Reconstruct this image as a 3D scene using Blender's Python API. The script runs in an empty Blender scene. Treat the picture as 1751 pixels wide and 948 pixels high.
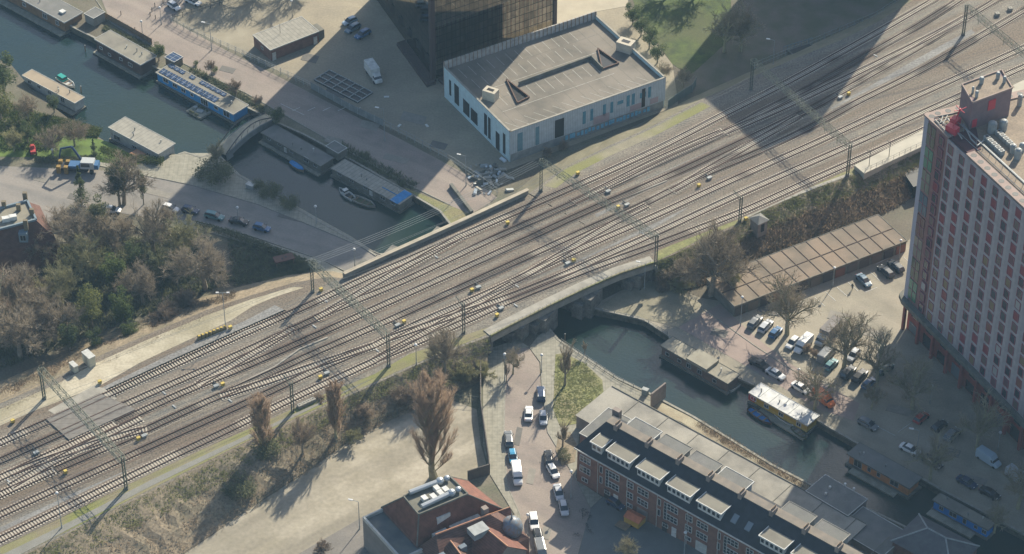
import bpy, bmesh, math, random
from mathutils import Vector, Matrix
R = math.radians
random.seed(7)
scene = bpy.context.scene
COL = scene.collection

# ---------------------------------------------------------------- camera
TH = R(39.0); FPX = 4650.0; DIST = 581.0
CAM = (0.0, -DIST * math.cos(TH), DIST * math.sin(TH))
cd = bpy.data.cameras.new('camera'); cam = bpy.data.objects.new('camera', cd); COL.objects.link(cam)
cam.location = CAM; cam.rotation_euler = (R(90) - TH, 0, 0)
cd.sensor_width = 36.0; cd.lens = 36.0 * FPX / 1751.0
cd.clip_start = 1.0; cd.clip_end = 6000.0
scene.camera = cam

# ---------------------------------------------------------------- sky, sun, exposure
SUN_EL = R(34.0); SUN_AZ = math.atan2(0.51, 1.0)          # azimuth from +Y towards +X
world = bpy.data.worlds.new('World'); scene.world = world; world.use_nodes = True
wn = world.node_tree.nodes; wl = world.node_tree.links
bg = wn['Background']; sky = wn.new('ShaderNodeTexSky'); sky.sky_type = 'NISHITA'
sky.sun_disc = False; sky.sun_elevation = SUN_EL; sky.sun_rotation = SUN_AZ
sky.air_density = 1.0; sky.dust_density = 1.5
wl.new(sky.outputs[0], bg.inputs[0]); bg.inputs[1].default_value = 0.105
sd = bpy.data.lights.new('sun', 'SUN'); sd.energy = 5.0; sd.angle = R(0.5); sd.color = (1.0, 0.91, 0.74)
sun = bpy.data.objects.new('sun', sd); COL.objects.link(sun)
SV = Vector((math.sin(SUN_AZ) * math.cos(SUN_EL), math.cos(SUN_AZ) * math.cos(SUN_EL), math.sin(SUN_EL)))
sun.rotation_euler = SV.to_track_quat('Z', 'Y').to_euler(); sun.location = (200, 400, 400)
scene.view_settings.view_transform = 'Standard'; scene.view_settings.look = 'None'
scene.view_settings.gamma = 1.0; scene.view_settings.exposure = 0.72
scene.render.engine = 'CYCLES'
scene.cycles.max_bounces = 5; scene.cycles.volume_bounces = 0
scene.cycles.transparent_max_bounces = 6

# ---------------------------------------------------------------- helpers
WZ = -1.5          # water level
RZ = 5.0           # ballast level
def P(px, py, z=0.0):
    """world point at height z seen at photo pixel (px, py)"""
    u = (px - 875.5) / FPX; v = -(py - 474.0) / FPX
    r = (u, math.cos(TH) + v * math.sin(TH), -math.sin(TH) + v * math.cos(TH))
    t = (z - CAM[2]) / r[2]
    return Vector((CAM[0] + t * r[0], CAM[1] + t * r[1], z))
def PP(l, z=0.0): return [P(a, b, z) for a, b in l]
def ang(px, py, dx, dy):
    a = P(px, py); b = P(px + dx, py + dy); return math.atan2(b.y - a.y, b.x - a.x)

class MB:
    def __init__(s): s.v = []; s.f = []; s.m = []
    def add(s, vs, fs, m=0):
        n = len(s.v); s.v += [tuple(v) for v in vs]; s.f += [tuple(i + n for i in f) for f in fs]; s.m += [m] * len(fs); return s
    def box(s, cx, cy, z0, z1, sx, sy, rot=0.0, m=0, taper=1.0):
        c, q = math.cos(rot), math.sin(rot); vs = []
        for z, k in ((z0, 1.0), (z1, taper)):
            for a, b in ((-1, -1), (1, -1), (1, 1), (-1, 1)):
                x = a * sx / 2 * k; y = b * sy / 2 * k
                vs.append((cx + x * c - y * q, cy + x * q + y * c, z))
        return s.add(vs, [(3, 2, 1, 0), (4, 5, 6, 7), (0, 1, 5, 4), (1, 2, 6, 5), (2, 3, 7, 6), (3, 0, 4, 7)], m)
    def prism(s, poly, z0, z1, m=0, mtop=None, top=True, bottom=True):
        n = len(poly)
        ar = sum(poly[i][0] * poly[(i + 1) % n][1] - poly[(i + 1) % n][0] * poly[i][1] for i in range(n))
        if ar < 0: poly = list(reversed(poly))
        b0 = len(s.v)
        s.v += [(p[0], p[1], z0) for p in poly] + [(p[0], p[1], z1) for p in poly]
        for i in range(n):
            j = (i + 1) % n; s.f.append((b0 + i, b0 + j, b0 + n + j, b0 + n + i)); s.m.append(m)
        if top: s.f.append(tuple(b0 + n + i for i in range(n))); s.m.append(m if mtop is None else mtop)
        if bottom: s.f.append(tuple(b0 + n - 1 - i for i in range(n))); s.m.append(m)
        return s
    def tube(s, a, b, r0, r1=None, n=6, m=0):
        a = Vector(a); b = Vector(b); r1 = r0 if r1 is None else r1
        d = (b - a)
        if d.length < 1e-5: return s
        d.normalize(); t = Vector((0, 0, 1)) if abs(d.z) < .95 else Vector((1, 0, 0))
        x = d.cross(t).normalized(); y = d.cross(x); vs = []
        for p, r in ((a, r0), (b, r1)):
            for k in range(n):
                w = 2 * math.pi * k / n; vs.append(p + x * (r * math.cos(w)) + y * (r * math.sin(w)))
        fs = [(k, (k + 1) % n, n + (k + 1) % n, n + k) for k in range(n)] + [tuple(range(n))[::-1], tuple(range(n, 2 * n))]
        return s.add(vs, fs, m)
    def ball(s, c, rx, ry, rz, nu=8, nv=5, m=0):
        vs = [(c[0], c[1], c[2] - rz)]; fs = []
        for j in range(1, nv):
            t = math.pi * j / nv
            for i in range(nu):
                w = 2 * math.pi * i / nu; vs.append((c[0] + rx * math.sin(t) * math.cos(w), c[1] + ry * math.sin(t) * math.sin(w), c[2] - rz * math.cos(t)))
        vs.append((c[0], c[1], c[2] + rz)); L = len(vs) - 1
        for i in range(nu):
            fs.append((0, 1 + (i + 1) % nu, 1 + i)); fs.append((L, L - nu + i, L - nu + (i + 1) % nu))
            for j in range(nv - 2):
                a = 1 + j * nu; fs.append((a + i, a + (i + 1) % nu, a + nu + (i + 1) % nu, a + nu + i))
        return s.add(vs, fs, m)
    def build(s, name, mat, parent=None, world_space=False, smooth=False):
        me = bpy.data.meshes.new(name)
        vs = s.v
        if world_space and parent is not None:
            inv = Matrix.Rotation(-parent.rotation_euler.z, 4, 'Z') @ Matrix.Translation(-Vector(parent.location))
            vs = [tuple(inv @ Vector(v)) for v in vs]
        me.from_pydata(vs, [], s.f)
        mats = mat if isinstance(mat, (list, tuple)) else [mat]
        for k in mats: me.materials.append(k)
        me.polygons.foreach_set('material_index', s.m)
        if smooth: me.polygons.foreach_set('use_smooth', [True] * len(s.f))
        me.update()
        o = bpy.data.objects.new(name, me); COL.objects.link(o)
        if parent is not None: o.parent = parent
        return o

def tag(o, label=None, cat=None, group=None, kind=None):
    if label: o['label'] = label
    if cat: o['category'] = cat
    if group: o['group'] = group
    if kind: o['kind'] = kind
    return o
def thing(name, label, cat, loc=(0, 0, 0), rot=0.0, group=None):
    o = bpy.data.objects.new(name, None); COL.objects.link(o)
    o.location = loc; o.rotation_euler = (0, 0, rot); o.empty_display_size = .5
    return tag(o, label, cat, group)
def copy_tree(root, loc, rot, label, group=None, scale=None, name=None):
    r = root.copy(); COL.objects.link(r); r.location = loc; r.rotation_euler = (0, 0, rot)
    if scale: r.scale = scale
    r['label'] = label
    if group: r['group'] = group
    for ch in kids[root.name]:
        c = ch.copy(); COL.objects.link(c); c.parent = r
        for g in kids.get(ch.name, []):
            d = g.copy(); COL.objects.link(d); d.parent = c
    return r
kids = {}
def remember(root):
    def rec(o):
        kids[o.name] = [c for c in bpy.data.objects if c.parent == o]
        for c in kids[o.name]: rec(c)
    rec(root); return root
class Placer:
    """first use moves the template itself, later uses copy it"""
    def __init__(s, root): s.r = remember(root); s.used = False; s.first = None
    def put(s, loc, rot, label, group=None, scale=None):
        if not s.used:
            s.used = True; r = s.r; r.location = loc; r.rotation_euler = (0, 0, rot)
            if scale: r.scale = scale
            r['label'] = label
            if group: r['group'] = group
            return r
        return copy_tree(s.r, loc, rot, label, group, scale if scale else (1, 1, 1))
    def drop(s):
        if not s.used:
            for c in kids[s.r.name]:
                for g in kids.get(c.name, []): bpy.data.objects.remove(g)
                bpy.data.objects.remove(c)
            bpy.data.objects.remove(s.r)

# ---------------------------------------------------------------- materials
def mat(name, c, rough=.8, c2=None, scale=1.0, detail=4.0, spec=.3, metal=0.0, bump=0.0, c3=None, scale3=.05, obj_color=False, contrast=(.35, .65), fine=0.0, fscale=6.0, stretch=None):
    m = bpy.data.materials.new(name); m.use_nodes = True
    nt = m.node_tree; n = nt.nodes; l = nt.links; b = n['Principled BSDF']
    b.inputs['Roughness'].default_value = rough; b.inputs['Metallic'].default_value = metal
    b.inputs['Specular IOR Level'].default_value = spec
    tc = n.new('ShaderNodeTexCoord')
    def noise(sc, det=4.0, st=None):
        t = n.new('ShaderNodeTexNoise'); t.inputs['Scale'].default_value = sc; t.inputs['Detail'].default_value = det
        if st:
            vr = n.new('ShaderNodeVectorRotate'); vr.rotation_type = 'Z_AXIS'; vr.inputs['Angle'].default_value = R(-st[0]); l.new(tc.outputs['Object'], vr.inputs['Vector'])
            vm = n.new('ShaderNodeVectorMath'); vm.operation = 'MULTIPLY'; vm.inputs[1].default_value = (st[1], st[2], 1); l.new(vr.outputs[0], vm.inputs[0]); l.new(vm.outputs[0], t.inputs['Vector'])
        else: l.new(tc.outputs['Object'], t.inputs['Vector'])
        return t
    def ramp(src, lo, hi):
        r = n.new('ShaderNodeMapRange'); r.inputs[1].default_value = lo; r.inputs[2].default_value = hi
        l.new(src, r.inputs[0]); return r.outputs[0]
    def mix(f, a, bb, mode='MIX'):
        x = n.new('ShaderNodeMix'); x.data_type = 'RGBA'; x.blend_type = mode
        if isinstance(f, float): x.inputs[0].default_value = f
        else: l.new(f, x.inputs[0])
        for i, q in ((6, a), (7, bb)):
            if isinstance(q, tuple): x.inputs[i].default_value = (*q, 1)
            else: l.new(q, x.inputs[i])
        return x.outputs[2]
    if obj_color:
        oi = n.new('ShaderNodeObjectInfo'); cur = oi.outputs['Color']
        if c2: cur = mix(ramp(noise(scale, detail).outputs[0], *contrast), cur, mix(1.0, cur, c2, 'MULTIPLY'))
    else:
        cur = tuple(c)
        if c2: cur = mix(ramp(noise(scale, detail).outputs[0], *contrast), cur, tuple(c2))
        if c3: cur = mix(ramp(noise(scale3, 5.0, stretch).outputs[0], .42, .62), cur, tuple(c3))
    if fine:
        f = ramp(noise(fscale, 3.0).outputs[0], .3, .7)
        g = n.new('ShaderNodeMapRange'); g.inputs[3].default_value = 1 - fine; g.inputs[4].default_value = 1 + fine
        l.new(f, g.inputs[0])
        x = n.new('ShaderNodeMix'); x.data_type = 'RGBA'; x.blend_type = 'MULTIPLY'; x.inputs[0].default_value = 1.0
        if isinstance(cur, tuple): x.inputs[6].default_value = (*cur, 1)
        else: l.new(cur, x.inputs[6])
        cmb = n.new('ShaderNodeCombineColor')
        for i in range(3): l.new(g.outputs[0], cmb.inputs[i])
        l.new(cmb.outputs[0], x.inputs[7]); cur = x.outputs[2]
    if isinstance(cur, tuple): b.inputs['Base Color'].default_value = (*cur, 1)
    else: l.new(cur, b.inputs['Base Color'])
    if bump:
        bp = n.new('ShaderNodeBump'); bp.inputs['Strength'].default_value = bump; bp.inputs['Distance'].default_value = .1
        l.new(noise(scale * 3, 6.0).outputs[0], bp.inputs['Height']); l.new(bp.outputs[0], b.inputs['Normal'])
    return m
def stripes(name, c, c2, axis=0, freq=2.0, rough=.8, width=.08, noise_amt=.12, metal=0.0, spec=.3, cell=0.0):
    """seams or boards: thin lines of c2 every 1/freq metres along a local axis"""
    m = bpy.data.materials.new(name); m.use_nodes = True; nt = m.node_tree; n = nt.nodes; l = nt.links; b = n['Principled BSDF']
    b.inputs['Roughness'].default_value = rough; b.inputs['Metallic'].default_value = metal; b.inputs['Specular IOR Level'].default_value = spec
    tc = n.new('ShaderNodeTexCoord'); sp = n.new('ShaderNodeSeparateXYZ'); l.new(tc.outputs['Object'], sp.inputs[0])
    def fr(ax, fq, w):
        mu = n.new('ShaderNodeMath'); mu.operation = 'MULTIPLY'; mu.inputs[1].default_value = fq; l.new(sp.outputs[ax], mu.inputs[0])
        f = n.new('ShaderNodeMath'); f.operation = 'FRACT'; l.new(mu.outputs[0], f.inputs[0])
        g = n.new('ShaderNodeMath'); g.operation = 'LESS_THAN'; g.inputs[1].default_value = w; l.new(f.outputs[0], g.inputs[0]); return g.outputs[0]
    if isinstance(axis, (tuple, list)):
        a = fr(axis[0], freq[0], width); a2 = fr(axis[1], freq[1], width)
        mx = n.new('ShaderNodeMath'); mx.operation = 'MAXIMUM'; l.new(a, mx.inputs[0]); l.new(a2, mx.inputs[1]); line = mx.outputs[0]
    else: line = fr(axis, freq, width)
    t = n.new('ShaderNodeTexNoise'); t.inputs['Scale'].default_value = .9; t.inputs['Detail'].default_value = 6; l.new(tc.outputs['Object'], t.inputs['Vector'])
    mr = n.new('ShaderNodeMapRange'); mr.inputs[1].default_value = .3; mr.inputs[2].default_value = .7; mr.inputs[3].default_value = 1 - noise_amt; mr.inputs[4].default_value = 1 + noise_amt
    l.new(t.outputs[0], mr.inputs[0])
    x = n.new('ShaderNodeMix'); x.data_type = 'RGBA'; l.new(line, x.inputs[0]); x.inputs[6].default_value = (*c, 1); x.inputs[7].default_value = (*c2, 1)
    y = n.new('ShaderNodeVectorMath'); y.operation = 'SCALE'; l.new(x.outputs[2], y.inputs[0]); l.new(mr.outputs[0], y.inputs['Scale'])
    if cell:
        fl = n.new('ShaderNodeVectorMath'); fl.operation = 'MULTIPLY'; v3 = [0, 0, 0]; v3[axis[0]] = freq[0]; v3[axis[1]] = freq[1]; fl.inputs[1].default_value = v3
        l.new(tc.outputs['Object'], fl.inputs[0]); f2 = n.new('ShaderNodeVectorMath'); f2.operation = 'FLOOR'; l.new(fl.outputs[0], f2.inputs[0])
        wn_ = n.new('ShaderNodeTexWhiteNoise'); wn_.noise_dimensions = '3D'; l.new(f2.outputs[0], wn_.inputs['Vector'])
        m2 = n.new('ShaderNodeMapRange'); m2.inputs[3].default_value = 1 - cell; m2.inputs[4].default_value = 1.0; l.new(wn_.outputs['Value'], m2.inputs[0])
        y2 = n.new('ShaderNodeVectorMath'); y2.operation = 'SCALE'; l.new(y.outputs[0], y2.inputs[0]); l.new(m2.outputs[0], y2.inputs['Scale']); l.new(y2.outputs[0], b.inputs['Base Color'])
    else: l.new(y.outputs[0], b.inputs['Base Color'])
    return m

M = {}
def G(n): return M[n]
# ground family: world scale noise
M['earth'] = mat('earth', (.17, .15, .11), c2=(.11, .115, .07), scale=.25, detail=8, c3=(.10, .085, .06), scale3=.04, fine=.25, fscale=2.5)
M['asphalt_old'] = mat('asphalt_old', (.17, .155, .135), c2=(.21, .19, .165), scale=.3, detail=8, c3=(.15, .14, .125), scale3=.05, fine=.12, fscale=3)
M['lot_beige'] = mat('lot_beige', (.33, .285, .2), c2=(.27, .235, .17), scale=.25, detail=8, c3=(.24, .21, .155), scale3=.045, fine=.12, fscale=2)
M['brick_road'] = mat('brick_road', (.25, .205, .175), c2=(.20, .17, .145), scale=.3, detail=10, c3=(.28, .235, .195), scale3=.5, stretch=(-36, .05, .4), fine=.12, fscale=3)
M['grey_road'] = mat('grey_road', (.21, .195, .175), c2=(.17, .16, .145), scale=.3, detail=10, c3=(.25, .225, .195), scale3=.5, stretch=(-25, .04, .4), fine=.08, fscale=2)
M['paving'] = stripes('paving', (.27, .255, .2), (.2, .19, .15), axis=(0, 1), freq=(1.0, 1.0), width=.08, noise_amt=.18)
M['kerb'] = mat('kerb', (.3, .285, .24), c2=(.22, .21, .17), scale=1.5)
M['quay_wall'] = mat('quay_wall', (.13, .12, .09), c2=(.06, .065, .045), scale=.8, detail=6, fine=.3)
M['sand_path'] = mat('sand_path', (.46, .415, .31), c2=(.38, .335, .245), scale=.35, detail=8, c3=(.27, .24, .16), scale3=.06, fine=.15, fscale=2)
M['sandy_lot'] = mat('sandy_lot', (.37, .33, .255), c2=(.26, .23, .165), scale=.14, detail=11, c3=(.225, .20, .15), scale3=.5, stretch=(40, .05, .35), fine=.12, fscale=1.2)
M['park_floor'] = mat('park_floor', (.16, .13, .10), c2=(.10, .10, .055), scale=.2, detail=8, fine=.2)
M['lawn'] = mat('lawn', (.075, .11, .014), c2=(.022, .04, .008), scale=.35, detail=8, c3=(.07, .08, .025), scale3=.08, fine=.25, fscale=2.5)
M['mossy'] = mat('mossy', (.20, .20, .075), c2=(.145, .155, .055), scale=.4, detail=8, c3=(.2, .175, .09), scale3=.12, fine=.25, fscale=2.5)
M['scrub_soil'] = mat('scrub_soil', (.22, .175, .115), c2=(.15, .13, .085), scale=.25, detail=9, c3=(.225, .18, .12), scale3=.08, fine=.35, fscale=2)
M['ballast'] = mat('ballast', (.195, .172, .135), c2=(.14, .13, .108), scale=.22, detail=9, c3=(.135, .105, .075), scale3=.5, stretch=(35, .03, .32), fine=.45, fscale=2.6, bump=.3)
M['rust_ballast'] = mat('rust_ballast', (.15, .11, .08), c2=(.115, .092, .072), scale=.3, detail=9, c3=(.19, .165, .13), scale3=.5, stretch=(35, .05, .5), fine=.4, fscale=2.2)
M['pale_ballast'] = mat('pale_ballast', (.22, .215, .20), c2=(.165, .16, .15), scale=.25, detail=9, fine=.35, fscale=2.2)
M['concrete'] = mat('concrete', (.33, .31, .26), c2=(.24, .225, .19), scale=.5, detail=8, fine=.1)
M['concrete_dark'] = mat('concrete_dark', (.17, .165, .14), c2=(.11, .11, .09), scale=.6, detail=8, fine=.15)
M['stone'] = mat('stone', (.20, .19, .165), c2=(.10, .10, .085), scale=.7, detail=8, fine=.3)
M['panel'] = stripes('panel', (.175, .16, .14), (.11, .10, .085), axis=1, freq=.7, width=.07, noise_amt=.15)
M['rail'] = mat('rail', (.065, .038, .028), rough=.6, c2=(.09, .05, .036), scale=1.0)
M['railtop'] = mat('railtop', (.16, .13, .12), rough=.45, metal=.5)
M['sl_pale'] = mat('sl_pale', (.50, .455, .37), c2=(.38, .34, .27), scale=.35, detail=6)
M['sl_dark'] = mat('sl_dark', (.14, .115, .09), c2=(.21, .18, .145), scale=.22, detail=6)
M['water'] = None
def water():
    m = mat('water', (.010, .028, .034), rough=.06, spec=.42, c2=(.016, .031, .022), scale=.03)
    nt = m.node_tree; n = nt.nodes; l = nt.links; b = n['Principled BSDF']
    tc = n.new('ShaderNodeTexCoord'); mp = n.new('ShaderNodeMapping'); mp.inputs['Scale'].default_value = (.9, 1.8, 1); mp.inputs['Rotation'].default_value = (0, 0, .6)
    t = n.new('ShaderNodeTexNoise'); t.inputs['Scale'].default_value = 1.6; t.inputs['Detail'].default_value = 5
    l.new(tc.outputs['Object'], mp.inputs[0]); l.new(mp.outputs[0], t.inputs['Vector'])
    bp = n.new('ShaderNodeBump'); bp.inputs['Strength'].default_value = .22; bp.inputs['Distance'].default_value = .15
    l.new(t.outputs[0], bp.inputs['Height']); l.new(bp.outputs[0], b.inputs['Normal']); return m
M['water'] = water()
for k, c, rgh in (('white', (.62, .62, .58), .5), ('offwhite', (.5, .5, .46), .6), ('dark', (.03, .032, .035), .5), ('black', (.014, .015, .017), .4),
                  ('steel', (.2, .21, .2), .5), ('mast_green', (.085, .10, .075), .6), ('lattice', (.29, .29, .21), .6), ('yellow', (.50, .36, .07), .6),
                  ('red', (.42, .05, .05), .5), ('blue', (.02, .16, .42), .5), ('tyre', (.02, .02, .02), .8), ('lamp_glass', (.7, .7, .68), .3),
                  ('galv', (.33, .35, .34), .45), ('skin', (.45, .28, .2), .6), ('cloth_dark', (.03, .03, .035), .9), ('teal', (.02, .30, .26), .5),
                  ('orange_tarp', (.55, .17, .07), .7), ('tarp_blue', (.03, .22, .5), .5), ('rustred', (.12, .07, .05), .7)):
    M[k] = mat(k, c, rough=rgh, c2=tuple(x * .75 for x in c), scale=1.2)
M['glass'] = mat('glass', (.025, .032, .04), rough=.08, spec=.8)
M['glass_pale'] = mat('glass_pale', (.16, .19, .21), rough=.15, spec=.6)
M['solar'] = stripes('solar', (.035, .06, .115), (.3, .33, .36), axis=(0, 1), freq=(.62, .9), width=.07, rough=.2, noise_amt=.15)
M['paint'] = mat('paint', (1, 1, 1), rough=.28, obj_color=True, spec=.5)
M['wood'] = stripes('wood', (.22, .16, .10), (.12, .09, .06), axis=1, freq=4, width=.15, noise_amt=.25)
M['deck'] = stripes('deck', (.26, .245, .19), (.17, .16, .12), axis=0, freq=3, width=.12, noise_amt=.25)
M['roof_felt'] = mat('roof_felt', (.20, .185, .15), c2=(.14, .13, .105), scale=.5, detail=9, c3=(.23, .215, .17), scale3=.25, fine=.1)
M['roof_strip'] = stripes('roof_strip', (.28, .265, .22), (.19, .18, .155), axis=0, freq=1.0, width=.12, noise_amt=.16)
M['roof_grey'] = mat('roof_grey', (.185, .18, .165), c2=(.125, .125, .118), scale=.5, detail=9, c3=(.15, .15, .135), scale3=.3, fine=.12)
M['gravel_roof'] = mat('gravel_roof', (.27, .215, .155), c2=(.2, .16, .12), scale=.4, detail=9, fine=.2, fscale=3)
M['slate'] = stripes('slate', (.028, .031, .037), (.017, .019, .023), axis=0, freq=3.0, width=.15, noise_amt=.25, rough=.7)
M['tile_red'] = stripes('tile_red', (.165, .07, .048), (.11, .045, .032), axis=2, freq=3.3, width=.22, noise_amt=.3, rough=.7)
M['tile_brown'] = stripes('tile_brown', (.12, .06, .045), (.07, .035, .028), axis=2, freq=3.3, width=.25, noise_amt=.3, rough=.7)
M['brick'] = stripes('brick', (.19, .10, .075), (.13, .07, .055), axis=2, freq=3.0, width=.14, noise_amt=.2)
M['brick_grey'] = stripes('brick_grey', (.25, .21, .18), (.19, .16, .14), axis=2, freq=3.0, width=.12, noise_amt=.15)
def translucent(k, f):
    m = M[k]; nt = m.node_tree; n = nt.nodes; l = nt.links; b = n['Principled BSDF']; out = n['Material Output']
    t = n.new('ShaderNodeBsdfTranslucent'); x = n.new('ShaderNodeMixShader'); x.inputs[0].default_value = f
    l.new(b.inputs['Base Color'].links[0].from_socket, t.inputs[0]); l.new(b.outputs[0], x.inputs[1]); l.new(t.outputs[0], x.inputs[2]); l.new(x.outputs[0], out.inputs['Surface'])
def sleeper_mat(name, a, c, lo, hi):
    m = mat(name, a); nt = m.node_tree; n = nt.nodes; l = nt.links; b = n['Principled BSDF']
    g = n.new('ShaderNodeNewGeometry'); t = n.new('ShaderNodeTexNoise'); t.inputs['Scale'].default_value = .045; t.inputs['Detail'].default_value = 2; l.new(g.outputs['Position'], t.inputs['Vector'])
    r = n.new('ShaderNodeMapRange'); r.inputs[1].default_value = lo; r.inputs[2].default_value = hi; l.new(t.outputs[0], r.inputs[0])
    t2 = n.new('ShaderNodeTexNoise'); t2.inputs['Scale'].default_value = 1.1; l.new(g.outputs['Position'], t2.inputs['Vector'])
    x = n.new('ShaderNodeMix'); x.data_type = 'RGBA'; l.new(r.outputs[0], x.inputs[0]); x.inputs[6].default_value = (*a, 1); x.inputs[7].default_value = (*c, 1)
    y = n.new('ShaderNodeMix'); y.data_type = 'RGBA'; y.blend_type = 'MULTIPLY'; y.inputs[0].default_value = .5; l.new(x.outputs[2], y.inputs[6]); l.new(t2.outputs[0], y.inputs[7]); l.new(y.outputs[2], b.inputs['Base Color']); return m
M['sl_pale'] = sleeper_mat('sl_pale', (.54, .485, .39), (.24, .205, .165), .55, .60)
M['sl_dark'] = sleeper_mat('sl_dark', (.44, .39, .31), (.12, .10, .08), .40, .45)
# bark and leaves
M['bark'] = mat('bark', (0.286, 0.240, 0.176), c2=(0.182, 0.156, 0.117), scale=1.5)
M['bark_green'] = mat('bark_green', (0.325, 0.299, 0.182), c2=(0.221, 0.208, 0.130), scale=1.2)
M['twig_grey'] = mat('twig_grey', (0.450, 0.384, 0.290), c2=(0.334, 0.283, 0.210), scale=.5)
M['twig_brown'] = mat('twig_brown', (.42, .335, .25), c2=(.32, .255, .19), scale=.5)
M['twig_red'] = mat('twig_red', (.44, .33, .235), c2=(.34, .25, .18), scale=.5)
M['twig_pale'] = mat('twig_pale', (0.528, 0.468, 0.312), c2=(0.396, 0.360, 0.240), scale=.5)
M['twig_olive'] = mat('twig_olive', (0.400, 0.376, 0.208), c2=(0.288, 0.280, 0.152), scale=.5)
M['leaf_dark'] = mat('leaf_dark', (0.075, 0.105, 0.045), c2=(0.128, 0.158, 0.068), scale=.6, contrast=(.4, .6))
M['leaf_green'] = mat('leaf_green', (0.077, 0.112, 0.035), c2=(0.140, 0.168, 0.056), scale=.6, contrast=(.4, .6))
M['leaf_yellow'] = mat('leaf_yellow', (0.204, 0.216, 0.072), c2=(0.132, 0.144, 0.054), scale=.6, contrast=(.4, .6))
M['leaf_olive'] = mat('leaf_olive', (0.180, 0.188, 0.105), c2=(0.112, 0.128, 0.075), scale=.6, contrast=(.4, .6))
M['bramble'] = mat('bramble', (.33, .25, .17), c2=(.22, .175, .12), scale=.5, contrast=(.4, .6))
for k_ in ('twig_grey', 'twig_brown', 'twig_red', 'twig_pale', 'twig_olive', 'leaf_dark', 'leaf_green', 'leaf_yellow', 'leaf_olive', 'bramble'): translucent(k_, .5)
# ================================================================= SETTING: ground, water, roads
def struct(name, mb, m): 
    o = mb.build(name, m); o['kind'] = 'structure'; return o
def sheet(name, pts, z, m, zb=None):
    """flat sheet from photo pixels at height z; a shallow slab so its edge is real"""
    w = PP(pts, z); mb = MB(); mb.prism([(p.x, p.y) for p in w], (z - .05) if zb is None else zb, z, bottom=False)
    return struct(name, mb, m)

BR = [(-400,-290),(-150,-105),(60,10),(128,50),(200,85),(268,118),(300,130),(352,150),(432,190),(462,206),(520,232),(600,275),(717,342),(751,362),(769,385)]  # NE bank, top part (z=0)
BR2 = [(1007,526),(1017,530),(1100,548),(1143,576),(1150,600),(1200,620),(1290,661),(1402,723),(1460,757),(1579,822),(1610,840),(1751,915),(1950,1025),(2300,1230)]
BL = [(-500,-120),(-150,40),(-40,85),(20,112),(60,160),(120,205),(185,245),(250,262),(304,264),(316,260),(342,268),(372,262),(410,300),(470,335),(540,375),(600,408),(645,437),(668,432)]
BL2 = [(938,559),(956,581),(1057,647),(1120,677),(1186,712),(1320,794),(1384,827),(1486,870),(1572,912),(1650,955),(1850,1070),(2200,1290)]
ne = PP(BR + BR2); sw = PP(BL + BL2)
far = 900
ne_poly = [(p.x, p.y) for p in ne] + [(900, -620), (1500, 0), (900, 1100), (-900, 1100)]
sw_poly = [(p.x, p.y) for p in sw] + [(300, -640), (-900, -640), (-1100, 300)]
g = MB(); g.prism(ne_poly, -4, 0, m=1, mtop=0, bottom=False); g.prism(sw_poly, -4, 0, m=1, mtop=0, bottom=False)
struct('ground', g, [G('earth'), G('quay_wall')])
w = MB(); w.add([(-1500, -900, WZ), (1800, -900, WZ), (1800, 1500, WZ), (-1500, 1500, WZ)], [(0, 1, 2, 3)])
struct('canal_water', w, G('water'))
Z1, Z2, Z3, Z4 = .02, .04, .06, .08
# quay copings
def strip_along(name, pts, width, z0, z1, m, z=0.0, side=1):
    w = [Vector((p.x, p.y)) for p in PP(pts, z)]
    mb = MB(); L = []; Rr = []
    for i, p in enumerate(w):
        a = w[max(0, i - 1)]; b = w[min(len(w) - 1, i + 1)]; d = (b - a).normalized(); n = Vector((-d.y, d.x)) * side
        L.append(p); Rr.append(p + n * width)
    for i in range(len(w) - 1):
        mb.prism([L[i], L[i + 1], Rr[i + 1], Rr[i]], z0, z1)
    return struct(name, mb, m)
# upper (north east) quarter: roads and yards
sheet('asphalt_lot', [(440,62),(560,-60),(1000,-60),(1060,0),(1150,110),(1160,180),(870,290),(820,300),(700,236),(600,186),(520,140),(440,105)], Z1, G('lot_beige'))
sheet('brick_road', [(150,-60),(300,-60),(330,0),(290,34),(390,88),(445,115),(600,195),(700,246),(800,300),(850,338),(830,352),(805,366),(770,352),(700,318),(600,262),(500,205),(420,160),(330,118),(240,70),(190,40)], Z2, M['brick_road'])
sheet('yard', [(300,-40),(560,-40),(440,100),(392,84),(292,32),(330,0)], Z1 + .006, mat('yard', (.31,.275,.20), c2=(.24,.21,.15), scale=.2, detail=9, c3=(.19,.17,.125), scale3=.06, fine=.15))
sheet('verge', [(690,320),(770,352),(806,367),(790,392),(769,380),(752,358),(718,338)], Z3, G('mossy'))
sheet('plaza', [(940,-60),(1065,-60),(1075,10),(1020,20),(950,46)], Z3, mat('plaza', (.42,.375,.28), c2=(.36,.32,.24), scale=.3, fine=.05))
sheet('park_lawn', [(1075,-30),(1250,-30),(1250,66),(1180,130),(1150,110),(1115,60),(1090,30)], Z2, M['lawn'])
sheet('park_floor', [(1250,-60),(1620,-60),(1500,20),(1400,70),(1290,118),(1190,170),(1165,160),(1180,130),(1250,66)], Z1, M['park_floor'])
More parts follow.
